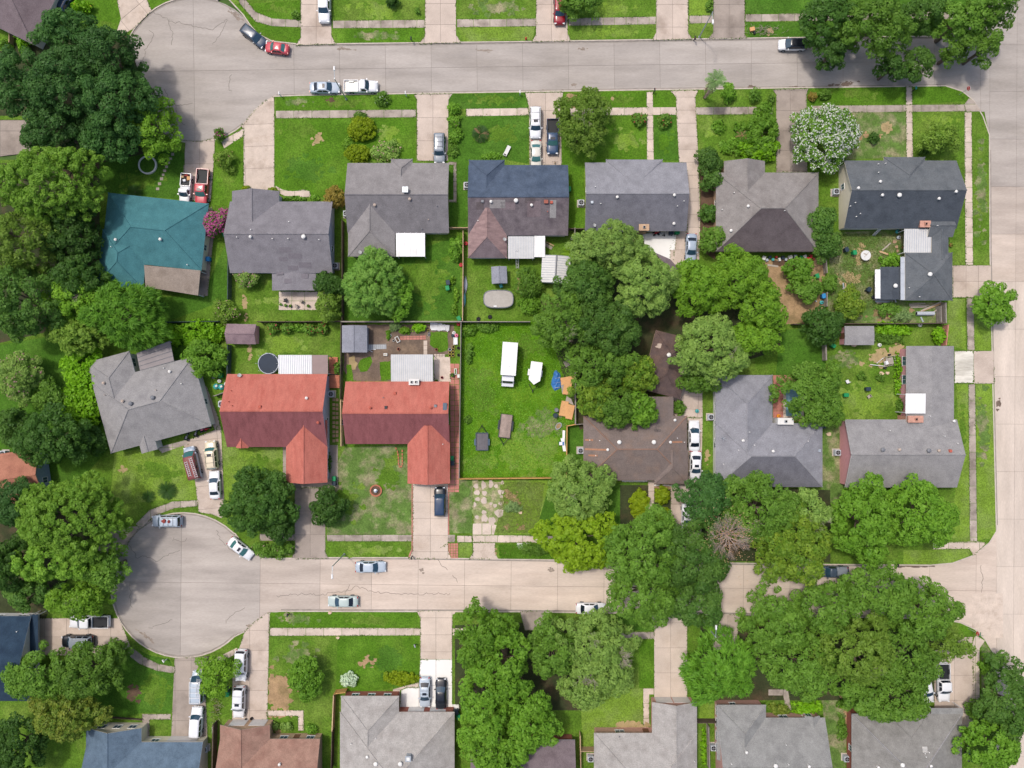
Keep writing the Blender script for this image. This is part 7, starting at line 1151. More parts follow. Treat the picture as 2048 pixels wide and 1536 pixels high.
for x, y, lb in ((934, 371, 'air conditioner against the left wall of the slate blue roofed house'), (1162, 406, 'air conditioner on grass left of the grey gabled house'), (1671, 384, 'air conditioner left of the charcoal roofed house'), (1421, 834, 'air conditioner beside the long grey hip house'), (1161, 901, 'air conditioner left of the brown hip house'), (1674, 905, 'air conditioner below the pink gable of the corner house'), (444, 808, 'air conditioner at the left wall of the red trampoline house'), (687, 844, 'air conditioner between the red houses'), (693, 428, 'air conditioner between mauve and warm grey houses'), (1181, 1516, 'air conditioner left of the beige roofed house'), (1426, 1494, 'air conditioner right of the garden green strip'), (1692, 1516, 'air conditioner left of the ash grey hip house'), (671, 532, 'air conditioner behind the mauve house at the dark fence'), (411, 1497, 'air conditioner at the right wall of the steel blue house'), (8, 907, 'air conditioner above the clay brown roof'), (663, 788, 'air conditioner on the deck beside the left red house')): ac(lb, x, y)
def lamp(label, bx, by, rz):
    b0 = G(bx, by, 0); o = thing('street_lamp', label, 'street lamp', (b0.x, b0.y, LZ - .02)); b = MB(); b.tube((0, 0, 0), (0, 0, 8.0), .11, .07, 8); b.build('pole', MATS['galvanised'], o); b = MB(); b.lathe([(.2, 0), (.2, .12), (.12, .3)], n=8); b.build('base', MATS['galvanised'], o)
    d = Vector((math.cos(rz), math.sin(rz), 0)); b = MB(); b.tube((0, 0, 7.8), d * 1.3 + Vector((0, 0, 8.1)), .05, .04, 6); b.build('arm', MATS['galvanised'], o); b = MB(); b.box(d * 1.55 + Vector((0, 0, 8.1)), (.75, .3, .16), rz, taper=.75); hd = b.build('lamp_head', MATS['metal_white'], o); b = MB(); b.box(d * 1.6 + Vector((0, 0, 8.0)), (.45, .22, .05), rz); b.build('lens', MATS['lamp_clear'], hd)
lamp('street lamp rising beside the silver sedan on the upper street', 693, 199, math.pi / 2); lamp('street lamp on the far verge of the upper street', 1398, 75, -math.pi / 2); lamp('street lamp leaning over the lower street near the silver sedan', 689, 1108, -math.pi / 2); lamp('street lamp between big crowns south of the lower street', 1404, 1240, math.pi / 2)
def mailbox(label, px, py, m='metal_white', rz=0.0, pole='trim_white'):
    o = thing('mailbox', label, 'mailbox', A3(px, py, .6), rz); b = MB(); b.box((0, 0, .5), (.12, .12, 1.1)); b.build('post', MATS[pole], o); b = MB(); b.box((0, .1, 1.12), (.2, .5, .16)); b.tube((0, -.15, 1.2), (0, .35, 1.2), .1, n=10); b.build('box', MATS[m], o); b = MB(); b.box((.12, .2, 1.28), (.02, .06, .16)); b.build('flag', MATS['red_plastic'], o)
for x, y, m, r, lb in ((561, 191, 'metal_white', 0, 'white mailbox at the left end of the mauve house verge'), (812, 190, 'metal_white', 0, 'white mailbox near the drive of the warm grey house'), (1040, 188, 'metal_white', 0, 'white mailbox left of the white suv drive'), (1308, 184, 'black_plastic', 0, 'black mailbox at the kerb end of the front walk'), (824, 1113, 'black_plastic', 3.14, 'black mailbox at the corner of the right red house verge'), (577, 1229, 'bin_dark', 0, 'dark mailbox on the lower verge near the cracked drive'), (823, 79, 'black_plastic', 3.14, 'black mailbox on the north verge near the third drive'), (1389, 78, 'black_plastic', 3.14, 'black mailbox at the foot of the leaning street lamp'), (831, 1290, 'galvanised', .4, 'grey mailbox by the white concrete drive'), (331, 1320, 'metal_white', .5, 'pale mailbox at the small lawn on the lower circle'), (1828, 180, 'teal_plastic', 0, 'teal mailbox at the corner house front walk'), (1792, 1130, 'black_plastic', 0, 'dark mailbox at the lower street junction kerb')): mailbox(lb, x, y, m, r, 'trim_white' if m == 'metal_white' else 'car_black_trim')
o = thing('fire_hydrant', 'small red fire hydrant on the verge beside the maroon suv drive', 'hydrant', A3(1052, 77, .4)); b = MB(); b.lathe([(.16, 0), (.16, .06), (.11, .08), (.11, .5), (.14, .52), (.12, .62), (.04, .7), (0, .72)], n=12); b.build('body', MATS['hydrant_red'], o)
for a in (0, math.pi): b = MB(); b.tube((.1 * math.cos(a), 0, .38), (.19 * math.cos(a), 0, .38), .06, n=8); b.build('nozzle', MATS['hydrant_red'], o)
def stop(label, bx, by, rz, plate=True):
    b0 = G(bx, by, 0); o = thing('stop_sign', label, 'sign', (b0.x, b0.y, LZ - .02), rz); b = MB(); b.tube((0, 0, 0), (0, 0, 3.0), .035, n=6); b.build('post', MATS['galvanised'], o)
    P = [(.42 * math.cos(math.radians(22.5 + 45 * k)), .42 * math.sin(math.radians(22.5 + 45 * k))) for k in range(8)]
    for (nm, sc_, y0, y1, mm) in (('rim', 1.0, -.06, -.045, 'sign_white'), ('face', .93, -.068, -.06, 'stop_red')):
        b = MB(); vs = [(x * sc_, y0, 2.6 + z * sc_) for x, z in P] + [(x * sc_, y1, 2.6 + z * sc_) for x, z in P]; b.add(vs, [tuple(range(8)), tuple(range(15, 7, -1))] + [(i, 8 + i, 8 + (i + 1) % 8, (i + 1) % 8) for i in range(8)]); b.build(nm, MATS[mm], o)
    cu = bpy.data.curves.new('lettering', 'FONT'); cu.body = 'STOP'; cu.size = .32; cu.align_x = 'CENTER'; cu.align_y = 'CENTER'; cu.extrude = .004; cu.materials.append(MATS['sign_white']); q = bpy.data.objects.new('text', cu); t = link('lettering', bpy.data.meshes.new_from_object(q), o); bpy.data.objects.remove(q); t.location = (0, -.074, 2.6); t.rotation_euler = (math.pi / 2, 0, 0)
    if plate:
        for k, a in enumerate((.0, math.pi / 2)): b = MB(); b.box((0, 0, 3.1 + .2 * k), (.85, .025, .17), a); b.build('street_name_plate', MATS['sign_green'], o)
stop('red stop sign at the upper street corner', 1917, 190, math.radians(-72), plate=False); stop('red octagonal stop sign with green street name plates at the lower junction', 1935, 1256, math.radians(-104))
# pool, trampolines, ring planters
o = thing('swimming_pool', 'oval above ground pool with a beige cover on the grass', 'pool', A3(997, 598, 1.0)); P = []
for k in range(40):
    a = 2 * math.pi * k / 40; x, y = math.cos(a), math.sin(a); P.append((2.45 * math.copysign(abs(x) ** .62, x), 1.45 * math.copysign(abs(y) ** .62, y)))
b = MB(); b.prism(P, 0, 1.0); b.build('wall', MATS['trim_grey'], o); b = MB(); b.prism([(x * .965, y * .945) for x, y in P], .9, 1.012); b.build('cover', MATS['pool_cover'], o)
for k in range(0, 40, 2):
    b = MB(); (x0, y0), (x1, y1) = P[k], P[(k + 2) % 40]; b.tube((x0, y0, 1.02), (x1, y1, 1.02), .07, n=5); b.build('rim_rail', MATS['pipe_grey'], o)
b = MB(); b.box((-.55, -1.2, 1.05), (.5, .2, .06)); b.build('skimmer', MATS['metal_white'], o)
o = thing('swimming_pool', 'blue rectangular sunken pool half hidden by the spreading tree', 'pool', A3(1586, 802)); b = MB(); w0 = gp([(1571, 776), (1602, 776), (1602, 832), (1571, 832)]); b.prism([(x - o.location.x, y - o.location.y) for x, y in w0], .03, .062); b.build('water', MATS['water'], o)
b = MB(); q = [(x - o.location.x, y - o.location.y) for x, y in gp([(1566, 772), (1607, 772), (1607, 836), (1566, 836)])]; b.prism(q, .0, .045); b.build('coping', MATS['concrete_walk_pale'], o)
def ring(label, px, py, r, name, rim, fill, h, cat, fillz=.7, poles=0, w_=.12):
    o = thing(name, label, cat, A3(px, py, h)); b = MB(); b.lathe([(r, 0), (r, h), (r - w_, h), (r - w_, h * .4)], n=36); b.build('rim', MATS[rim], o); b = MB(); b.lathe([(r - w_, h * fillz), (0, h * fillz + .01)][::1], n=36); b.add([], []); b.build('mat' if poles else 'filling', MATS[fill], o)
    for k in range(poles): a = 2 * math.pi * k / poles; b = MB(); b.tube((r * math.cos(a), r * math.sin(a), 0), (r * math.cos(a), r * math.sin(a), 1.1 + h), .035, n=6); b.build('pole', MATS['trim_white'], o)
    return o
ring('round black trampoline beside the white patio cover', 537, 727, 1.72, 'trampoline', 'trim_grey', 'mat_black', .8, 'trampoline', .96, 8, .10)
ring('white ring planter of grass on the teal house lawn', 295, 330, 1.52, 'ring_planter', 'planter_white', 'lawn_deep', .35, 'planter', .6, 0, .22)
o = ring('brick ring with a small fountain on the worn front lawn', 752, 981, .98, 'flower_ring', 'terracotta', 'mulch', .25, 'planter', .7, 0, .2); b = MB(); b.lathe([(.2, .1), (.1, .3), (.32, .55), (.05, .6), (.05, .8), (.16, .92), (0, .95)], n=12); b.build('fountain', MATS['galvanised'], o)
for k in range(14): a = 2 * math.pi * k / 14; b = MB(); b.box((.9 * math.cos(a), .9 * math.sin(a), .27), (.2, .34, .09), a); b.build('brick', MATS['terracotta'], o)
o = thing('garden_border', 'winding brick edged bed beside the right red garage', 'planter', A3(797, 910))
EP = [(790, 893), (795, 900), (797, 912), (798, 930), (801, 935), (805, 930), (805, 912), (805, 898)]
for (x0, y0), (x1, y1) in zip(EP, EP[1:]):
    n = max(1, int(math.dist((x0, y0), (x1, y1)) / 5))
    for k in range(n): f = (k + .5) / n; q = G(x0 + (x1 - x0) * f, y0 + (y1 - y0) * f) - o.location; b = MB(); b.box((q.x, q.y, .1), (.36, .2, .2), math.atan2(-(y1 - y0), x1 - x0)); b.build('brick', MATS['terracotta'], o)
o = thing('stone_border', 'low white stone edging below the front eave of the brown house', 'border', A3(1300, 960))
for k in range(11): q = A3(1246 + k * 4.6, 962 + random.uniform(-.5, .5)) - o.location; b = MB(); b.box((q.x, q.y, .08), (.34, .24, .18), random.uniform(-.1, .1)); b.build('stone', MATS['planter_white'], o)
for k in range(11): q = A3(1310 + k * 4.6, 970 + .06 * (k - 3) ** 2) - o.location; b = MB(); b.box((q.x, q.y, .08), (.34, .24, .18), -.1 * k * .3); b.build('stone', MATS['planter_white'], o)
# sheets of plywood, tarpaulin, timber and other things lying about
def flatset(name, label, cat, px, py, parts, piece='sheet', z0=.0):
    o = thing(name, label, cat, A3(px, py))
    for P, z, th, m in parts:
        w0 = [(x - o.location.x, y - o.location.y) for x, y in gp(P)]; b = MB(); b.prism(w0, z, z + th, bottom=True); b.build(piece, MATS[m], o)
    return o
flatset('plywood_stack', 'tan plywood sheets with a window gap beside the blue tarp', 'plywood', 1134, 768, [([(1120, 756), (1148, 751), (1148, 766), (1122, 770)], .5, .05, 'plywood'), ([(1129, 761), (1144, 763), (1139, 790), (1124, 788)], .62, .05, 'plywood'), ([(1121, 768), (1127, 768), (1128, 788), (1124, 788)], .42, .05, 'timber_grey')]); flatset('plywood_stack', 'tan plywood sheets below the first stack near two barrels', 'plywood', 1132, 820, [([(1123, 801), (1137, 803), (1131, 833), (1117, 830)], .5, .05, 'plywood'), ([(1136, 808), (1149, 811), (1143, 839), (1130, 836)], .57, .05, 'plywood'), ([(1133, 792), (1142, 798), (1147, 810), (1130, 803)], .4, .05, 'timber_grey')])
o = thing('tarpaulin', 'crumpled bright blue tarpaulin on the overgrown lot', 'tarp', A3(1113, 762)); b = MB(); P = blob(0, 0, .82, 1.65, 20, .1); n = len(P); V = [(x, y, .05) for x, y in P] + [(x * .72, y * .78, .32 + .12 * math.sin(i * 1.9)) for i, (x, y) in enumerate(P)] + [(x * .35, y * .4, .42 + .1 * math.sin(i * 2.7)) for i, (x, y) in enumerate(P)] + [(0, 0, .45)]
b.add(V, [(i, (i + 1) % n, n + (i + 1) % n, n + i) for i in range(n)] + [(n + i, n + (i + 1) % n, 2 * n + (i + 1) % n, 2 * n + i) for i in range(n)] + [(2 * n + i, 2 * n + (i + 1) % n, 3 * n) for i in range(n)]); b.build('sheet', MATS['blue_tarp'], o)
for k in range(3): b = MB(); b.tube((-.5 + .1 * k, -1.2 + .8 * k, .42), (.55, -1.0 + .8 * k, .44), .025, n=4); b.build('rope', MATS['ladder_white'], o)
def barrel(label, px, py, m, r=.32, h=.9, name='barrel', top='dark_hole', cat='barrel'):
    o = thing(name, label, cat, A3(px, py, h)); b = MB(); b.lathe([(r * .92, 0), (r, h * .3), (r, h * .7), (r * .92, h), (r * .8, h), (r * .8, h * .9)], n=16); b.build('body', MATS[m], o); b = MB(); b.lathe([(r * .8, h * .88), (0, h * .9)], n=16); b.build('top', MATS[top], o); return o
barrel('grey barrel beside the lower plywood sheets', 1111, 831, 'bin_dark', .42, .9, top='bin_dark'); barrel('small open barrel with pinkish content above the grey barrel', 1113, 820, 'pipe_grey', .36, .8, top='rock'); o = thing('wheelbarrow_tub', 'oval metal tub of soil on the overgrown lot', 'tub', A3(1117, 852, .4), .9); b = MB(); b.lathe([(.35, 0), (.5, .4), (.43, .4), (.36, .2)], n=16, sx=1.3, sy=.85); b.build('tub', MATS['galvanised'], o); b = MB(); b.lathe([(.44, .3), (0, .34)], n=16, sx=1.3, sy=.85); b.build('soil', MATS['tan_soil'], o)
flatset('panel_stack', 'long white panels leaning by the new fence on the lot', 'panels', 1128, 880, [([(1125, 860), (1130, 861), (1129, 892), (1124, 892)], .2, .05, 'metal_white'), ([(1121, 876), (1128, 876), (1132, 902), (1126, 902)], .3, .05, 'metal_white')], 'panel'); o = thing('cool_box', 'blue and white cool box on the white panels by the new fence', 'box', A3(1123, 887, .6)); b = MB(); b.box((0, 0, .45), (.8, .55, .3)); b.build('body', MATS['blue_tarp'], o); b = MB(); b.box((-.12, 0, .63), (.5, .5, .07)); b.build('lid', MATS['metal_white'], o)
o = thing('fence_debris', 'broken fence panel lying at the bend of the grey lot fence', 'fence panel', A3(1136, 729));
for k in range(6): b = MB(); b.box((-.5 + k * .17, .1 * k, .08 + .02 * k), (.14, 1.0, .03), .5); b.build('board', MATS['fence_grey'], o)
flatset('marker_slabs', 'pair of white slabs on the verge among weeds', 'slabs', 1047, 1090, [([(1034, 1086), (1046, 1086), (1046, 1096), (1034, 1096)], .03, .06, 'planter_white'), ([(1047, 1086), (1060, 1085), (1060, 1095), (1047, 1096)], .03, .06, 'planter_white')], 'slab')
def planks(label, spec, name='timber_pile', cat='timber', m='timber_grey', z=.06):
    cx, cy = sum(s[0] + s[2] for s in spec) / (2 * len(spec)), sum(s[1] + s[3] for s in spec) / (2 * len(spec)); o = thing(name, label, cat, A3(cx, cy))
    for i, s in enumerate(spec):
        a, c = A3(s[0], s[1]) - o.location, A3(s[2], s[3]) - o.location; d = c - a; b = MB(); b.box((0, 0, 0), (d.length, (s[4] if len(s) > 4 else .2), .07)); b.build('plank', MATS[s[5] if len(s) > 5 else m], o, (a + c) / 2 + Vector((0, 0, z + i * .06)), math.atan2(d.y, d.x))
    return o
planks('long boards laid side by side behind the corner garage', [(1818, 609, 1850, 607), (1818, 612, 1858, 611), (1820, 615, 1852, 614), (1838, 624, 1884, 606, .24, 'timber'), (1840, 622, 1880, 604), (1862, 626, 1884, 612)]); planks('plank and block lying crosswise on the corner garden', [(1764, 501, 1781, 486, .22, 'timber_grey'), (1758, 503, 1776, 509, .3, 'timber')]); planks('bundle of boards standing on the worn lawn by the fruiting tree', [(1686, 566, 1688, 588, .2, 'galvanised'), (1690, 566, 1692, 587, .2, 'timber'), (1684, 578, 1694, 573, .16)]); planks('pallet boards stacked below the dark shingled shed', [(1746, 599, 1786, 601, .3), (1750, 603, 1784, 604, .3, 'galvanised'), (1788, 598, 1791, 605, .14, 'ladder_white'), (1752, 606, 1782, 607, .2)]); planks('board lying at the top of the bare brown yard', [(1535, 530, 1556, 533, .3)]); planks('yellow boards at the end fence of the timber corner', [(1877, 626, 1880, 645, .14, 'yellow_pot'), (1874, 628, 1876, 640, .1, 'timber')]); planks('short white planks lying by the shed walkway', [(737, 699, 745, 704, .1, 'ladder_white'), (740, 699, 752, 699, .08, 'ladder_white')]); planks('grey board by the rolled sheet', [(1841, 634, 1846, 644, .24, 'galvanised')])
o = thing('rolled_sheet', 'large silver roll of sheet metal behind the corner garage', 'metal roll', A3(1850, 627, .4)); b = MB(); b.tube((-1.45, 0, .34), (1.45, 0, .34), .34, n=16); b.build('roll', MATS['metal_dull'], o); b = MB(); b.tube((-1.46, 0, .34), (-1.47, 0, .34), .25, n=12); b.build('core', MATS['dark_hole'], o)
o = thing('garden_table', 'round white wooden table on the corner garden lawn', 'table', A3(1731, 511, .75)); b = MB(); b.tube((0, 0, .7), (0, 0, .76), .84, n=24); b.build('table_top', MATS['planter_white'], o)
for k in range(4): a = k * math.pi / 2 + .5; b = MB(); b.tube((.5 * math.cos(a), .5 * math.sin(a), 0), (.3 * math.cos(a), .3 * math.sin(a), .7), .05, n=5); b.build('leg', MATS['timber'], o)
b = MB(); b.box((.1, .1, .775), (1.1, .07, .02), .8); b.box((-.1, .2, .776), (.6, .2, .02), -.4); b.build('board', MATS['timber_grey'], o)
ladder('white ladder leaning against the charcoal rear eave', G(1747, 471, .2), G(1760, 458, 2.3), n=9, wd=.5); ladder('red tipped ladder leaning on the ribbed porch of the patched house', G(1035, 537, .15), G(1034, 500, 2.72), n=12, wd=.42); planks('fallen slatted step beside the ribbed porch', [(1090, 489, 1104, 497, .5, 'timber_grey'), (1092, 484, 1108, 492, .2, 'timber')], name='wooden_steps', cat='steps')
def chair(label, px, py, m, rz=0.0):
    o = thing('garden_chair', label, 'chair', A3(px, py, .5), rz); b = MB(); b.box((0, 0, .42), (.5, .5, .06)); b.build('seat', MATS[m], o); b = MB(); b.box((0, -.24, .68), (.5, .06, .5), tilt=(-.2, 'X')); b.build('backrest', MATS[m], o)
    for x in (-.2, .2):
        for y in (-.2, .2): b = MB(); b.box((x, y, .2), (.05, .05, .4)); b.build('leg', MATS[m], o)
for x, y, m, r, lb in ((1695, 763, 'ladder_white', .5, 'white chair toppled on the pink house lawn'), (1738, 793, 'timber_grey', 2.2, 'pale chair beside the dark blue bin on the lawn'), (571, 600, 'car_black_trim', .2, 'black chair on the pale gravel patio'), (603, 603, 'timber_grey', 1.0, 'wooden chair on the pale gravel patio'), (593, 613, 'timber_grey', 2.8, 'wooden chair at the edge of the gravel patio'), (1002, 572, 'teal_plastic', .4, 'pale blue chair between slate shed and oval pool')): chair(lb, x, y, m, r)
def pot(label, px, py, m, r=.22, h=.35, leaf=True, group=None, name='plant_pot'):
    o = thing(name, label, 'plant pot', A3(px, py, h), 0, group); b = MB(); b.lathe([(r * .7, 0), (r, h), (r * .85, h), (r * .8, h * .8)], n=12); b.build('pot', MATS[m], o)
    if leaf:
        n = 40; c = RNG.normal(0, r * .55, (n, 3)); c[:, 2] = abs(c[:, 2]) + h; nr = unit(n); nr[:, 2] = abs(nr[:, 2]) + .3; nr /= np.linalg.norm(nr, axis=1, keepdims=True); link('plant', leafmesh('plant', quads(c, nr, unit(n), RNG.uniform(.06, .14, n), RNG.uniform(.04, .08, n)), RNG.uniform(0, 1, n), MATS['leaf_bright']), o)
    else: b = MB(); b.lathe([(r * .85, h * .85), (0, h * .88)], n=12); b.build('soil', MATS['dark_hole'], o)
GP = 'yellow rimmed pots clustered by the garden fence'
for x, y, m in ((900, 699, 'galvanised'), (906, 699, 'yellow_pot'), (900, 705, 'yellow_pot'), (906, 705, 'yellow_pot'), (900, 711, 'yellow_pot'), (906, 711, 'yellow_pot'), (907, 694, 'yellow_pot')): pot({(900, 699): 'grey pot at the upper left of the yellow pot cluster', (906, 699): 'yellow pot at the right of the grey pot in the cluster', (900, 705): 'yellow pot in the middle left of the pot cluster', (906, 705): 'yellow pot in the middle right of the pot cluster', (900, 711): 'yellow pot at the lower left of the pot cluster', (906, 711): 'yellow pot at the lower right of the pot cluster', (907, 694): 'yellow pot topmost of the pot cluster'}[x, y], x, y, m, .25, .35, False, GP)
for x, y, m, r, lf, lb in ((787, 681, 'planter_white', .2, False, 'white pot beside the tilted white planter'), (781, 671, 'galvanised', .18, False, 'dark pot above the white pot in the bare garden'), (797, 698, 'plant_pot', .24, False, 'terracotta pot alone on the bare earth'), (858, 670, 'planter_white', .2, False, 'lowest of the white pots near the brick path bend'), (858, 666, 'planter_white', .18, False, 'middle of the white pots near the brick path bend'), (856, 661, 'yellow_pot', .18, False, 'yellow pot above the white pots at the path bend'), (873, 699, 'plant_pot', .24, False, 'orange pot at the foot of the green bed'), (917, 696, 'dark_pot', .26, False, 'dark tub beside the yellow rimmed pots'), (917, 710, 'dark_pot', .24, False, 'lower dark tub by the fence near the patio'), (562, 609, 'bin_green', .2, True, 'small potted plant at the left patio corner'), (572, 611, 'dark_pot', .22, True, 'second potted plant along the patio edge'), (581, 612, 'dark_pot', .24, True, 'third potted plant along the patio edge'), (617, 612, 'dark_pot', .24, True, 'potted plant at the right end of the patio edge'), (905, 750, 'dark_pot', .34, True, 'black tub on the red paved tiles'), (884, 755, 'red_plastic', .22, False, 'small red pot on the rear concrete patio'), (873, 762, 'bin_green', .24, True, 'green pot where the patio meets the red roof'), (1347, 789, 'planter_white', .25, False, 'white pot on the patio behind the brown house'), (1805, 628, 'dark_pot', .2, True, 'dark potted plant beside the arching grass'), (1808, 494, 'terracotta', .3, True, 'terracotta pot at the white metal porch'), (1146, 470, 'plant_pot', .22, True, 'terracotta pot highest on the pool garden fence'), (1143, 477, 'planter_white', .22, False, 'white pot on the pool garden fence'), (1140, 487, 'planter_white', .22, False, 'white pot above the spiky agave'), (1902, 490, 'terracotta', .3, True, 'terracotta pot at the right wall of the corner house'), (503, 1437, 'car_black_trim', .25, False, 'larger black tub before the brown garage'), (492, 1438, 'car_black_trim', .18, False, 'smaller black tub before the brown garage')): pot(lb, x, y, m, r, r * 1.4, lf)
def tray(label, px, py, w_, d_, rz, rim='planter_white', fill='lawn', name='planter_box', cat='planter', h=.3):
    o = thing(name, label, cat, A3(px, py, h), rz); b = MB()
    for s in (-1, 1): b.box((s * (w_ / 2 - .05), 0, h / 2), (.1, d_, h)); b.box((0, s * (d_ / 2 - .05), h / 2), (w_ - .2, .1, h))
    b.build('rim', MATS[rim], o); b = MB(); b.box((0, 0, h * .4), (w_ - .2, d_ - .2, h * .8)); b.build('filling', MATS[fill], o)
tray('tilted white planter box on the bare earth garden', 795, 679, .62, 1.0, .5, fill='mulch'); tray('white low box by the shed path', 771, 709, .62, .42, 0, fill='gravel'); tray('white planter of greens on the red paving', 911, 743, .42, 1.0, 0, fill='lawn_lush'); tray('white bench shaped box at the fence by the pots', 911, 682, .72, 1.2, 0, fill='metal_white', h=.45, name='storage_box', cat='box'); tray('pale box at the fence above the red paving edge', 917, 752, .4, .6, 0, fill='metal_white', h=.4, name='storage_box', cat='box'); tray('white slab at the left wall of the red trampoline house', 447, 826, .75, 1.6, 0, fill='metal_white', h=.2, name='well_cover', cat='cover'); tray('white narrow cabinet between the steel blue and brown houses', 427, 1460, .4, 1.1, 0, fill='metal_white', h=.9, name='storage_box', cat='box')
o = thing('lounger', 'long white bench lying tilted on the slate house lawn', 'bench', A3(1014, 302, .4), math.radians(63)); b = MB(); b.box((0, 0, .38), (1.8, .62, .08)); b.build('seat', MATS['planter_white'], o)
for x in (-.75, .75): b = MB(); b.box((x, 0, .17), (.08, .55, .34)); b.build('leg', MATS['planter_white'], o)
b = MB(); b.box((-.72, 0, .43), (.22, .4, .03)); b.build('panel', MATS['car_black_trim'], o)
o = thing('picket_stack', 'ragged white picket pieces stacked behind the vegetable bed', 'picket stack', A3(880, 654))
for k in range(16): b = MB(); b.box((-1.5 + k * .2, .25 - .03 * k + random.uniform(-.12, .12), .35 + .02 * (k % 3)), (.14, 1.1 + random.uniform(-.2, .2), .04), -.05); b.build('picket', MATS['ladder_white'], o)
b = MB(); b.box((-.3, -.3, .25), (2.3, .5, .1)); b.build('board', MATS['metal_white'], o)
for x, y, m, nm, lb, cat in ((913, 671, 'pink_plastic', 'plastic_ball', 'pink round plastic toy at the garden fence', 'toy'), (906, 671, 'bin_dark', 'plastic_tub', 'dark grey tub left of the pink toy', 'tub'), (917, 648, 'red_plastic', 'gas_bottle', 'red bottle in the upper fence corner of the bare garden', 'bottle'), (908, 666, 'planter_white', 'plastic_tub', 'white tub above the pink toy', 'tub'), (922, 530, 'red_plastic', 'plastic_tub', 'red tub at the fence bed beside the slate shed garden', 'tub'), (932, 487, 'red_plastic', 'plastic_tub', 'red tub between fence and rosy hip roof', 'tub'), (1795, 463, 'teal_plastic', 'drum', 'blue drum lying by the white metal porch', 'drum'), (1797, 475, 'galvanised', 'bucket', 'grey bucket under the blue drum', 'bucket'), (1759, 690, 'planter_white', 'bucket', 'white rimmed bucket in front of the pink walled shed', 'bucket'), (1840, 650, 'planter_white', 'dish', 'white round dish on the long dark fence line', 'dish'), (1747, 594, 'black_plastic', 'drum', 'black drum at the corner of the dark shed', 'drum'), (204, 795, 'planter_white', 'bucket', 'pale cylinder among the vines left of the turned house', 'bucket'), (68, 794, 'rock', 'stump', 'pale round stump near the left edge garden', 'stump'), (1394, 822, 'teal_plastic', 'hose_heap', 'small teal heap on the rear concrete of the brown house', 'hose'), (1342, 777, 'bin_blue', 'plastic_tub', 'blue grey tub at the dark garage corner', 'tub'), (452, 768, 'planter_white', 'plastic_tub', 'white tub beside the house wall near the bins', 'tub'), (439, 762, 'planter_white', 'bucket', 'white ring shaped bucket by the green bin', 'bucket'), (1557, 832, 'orange_plastic', 'plastic_tub', 'orange box at the pool terrace', 'box'), (1643, 605, 'teal_plastic', 'plastic_tub', 'teal tub in the litter below the blue bin', 'tub')):
    o = thing(nm, lb, cat, A3(x, y, .4)); b = MB(); r_ = .32; b.lathe([(r_ * .75, 0), (r_, .2), (r_ * .95, .42), (r_ * .6, .5), (0, .52)], n=12); b.build('body', MATS[m], o); b = MB(); b.lathe([(.1, .5), (.1, .56), (0, .57)], n=8); b.build('cap', MATS['car_black_trim'], o)
for x, y, rx, lb in ((1762, 747, .42, 'larger tan stone on the pink house lawn'), (1774, 746, .32, 'smaller tan stone on the pink house lawn'), (1657, 868, .42, 'pale flat stone between the long grey and pink houses'), (1041, 1017 + 8, .3, 'orange tan stone in the front grass of the lot'), (660, 1225, .32, 'pale broken stone on the lower verge'), (676, 1275, .28, 'small pale stone at the lower pavement edge'), (1708, 688, .6, 'flat stone by the pink walled shed')):
    o = tag(None or bpy.data.objects.new('rock', None), lb, 'stone'); COL.objects.link(o); o.location = A3(x, y); b = MB(); b.prism(blob(0, 0, rx, rx * .75, 9, .14), -.05, .22); b.build('stone', MATS['rock'], o)
# crowded back porch of the taupe house and the junk row beside the turned house
CB = [(1528, 516, 'planter_white', .5, .6), (1534, 520, 'galvanised', .4, .4), (1540, 514, 'bin_dark', .5, .4), (1546, 519, 'teal_plastic', .35, .35), (1553, 514, 'red_plastic', .3, .3), (1559, 519, 'planter_white', .3, .5), (1566, 515, 'bin_dark', .5, .5), (1572, 519, 'galvanised', .35, .4), (1581, 514, 'planter_white', .6, .5), (1591, 513, 'galvanised', .5, .5), (1602, 515, 'bin_green', .55, .5), (1610, 513, 'planter_white', .5, .5), (1616, 517, 'red_plastic', .5, .5), (1622, 513, 'red_plastic', .4, .5), (1627, 518, 'rust_red', .35, .4)]
NC = ['white', 'grey', 'dark', 'teal', 'red', 'pale', 'slate', 'silvery', 'off white', 'dull grey', 'green', 'bright white', 'crimson', 'scarlet', 'rusty']
for k, (x, y, m, w_, d_) in enumerate(CB):
    o = thing('storage_box', '%s storage box in the crowded row under the taupe rear eave' % NC[k], 'box', A3(x, y, .5), random.uniform(-.4, .4)); b = MB(); b.box((0, 0, .22), (w_, d_, .44)); b.build('body', MATS[m], o); b = MB(); b.box((0, 0, .455), (w_ * 1.06, d_ * 1.06, .05)); b.build('lid', MATS[m], o)
def trike(label, px, py, m, rz=0.0, name='tricycle', s=1.0):
    o = thing(name, label, 'bike', A3(px, py, .4), rz)
    b = MB(); b.tube((-.4 * s, 0, .35 * s), (.45 * s, 0, .5 * s), .07 * s, n=6); b.tube((.45 * s, 0, .3 * s), (.4 * s, 0, .85 * s), .05 * s, n=6); b.box((-.1 * s, 0, .5 * s), (.4 * s, .24 * s, .14 * s)); b.build('frame', MATS[m], o); b = MB(); b.tube((.4 * s, -.3 * s, .85 * s), (.4 * s, .3 * s, .85 * s), .03, n=5); b.build('handlebar', MATS['car_black_trim'], o)
    for x, y in ((.48, 0), (-.4, .22), (-.4, -.22)): wheel_at(o, x * s, y * s, .25)
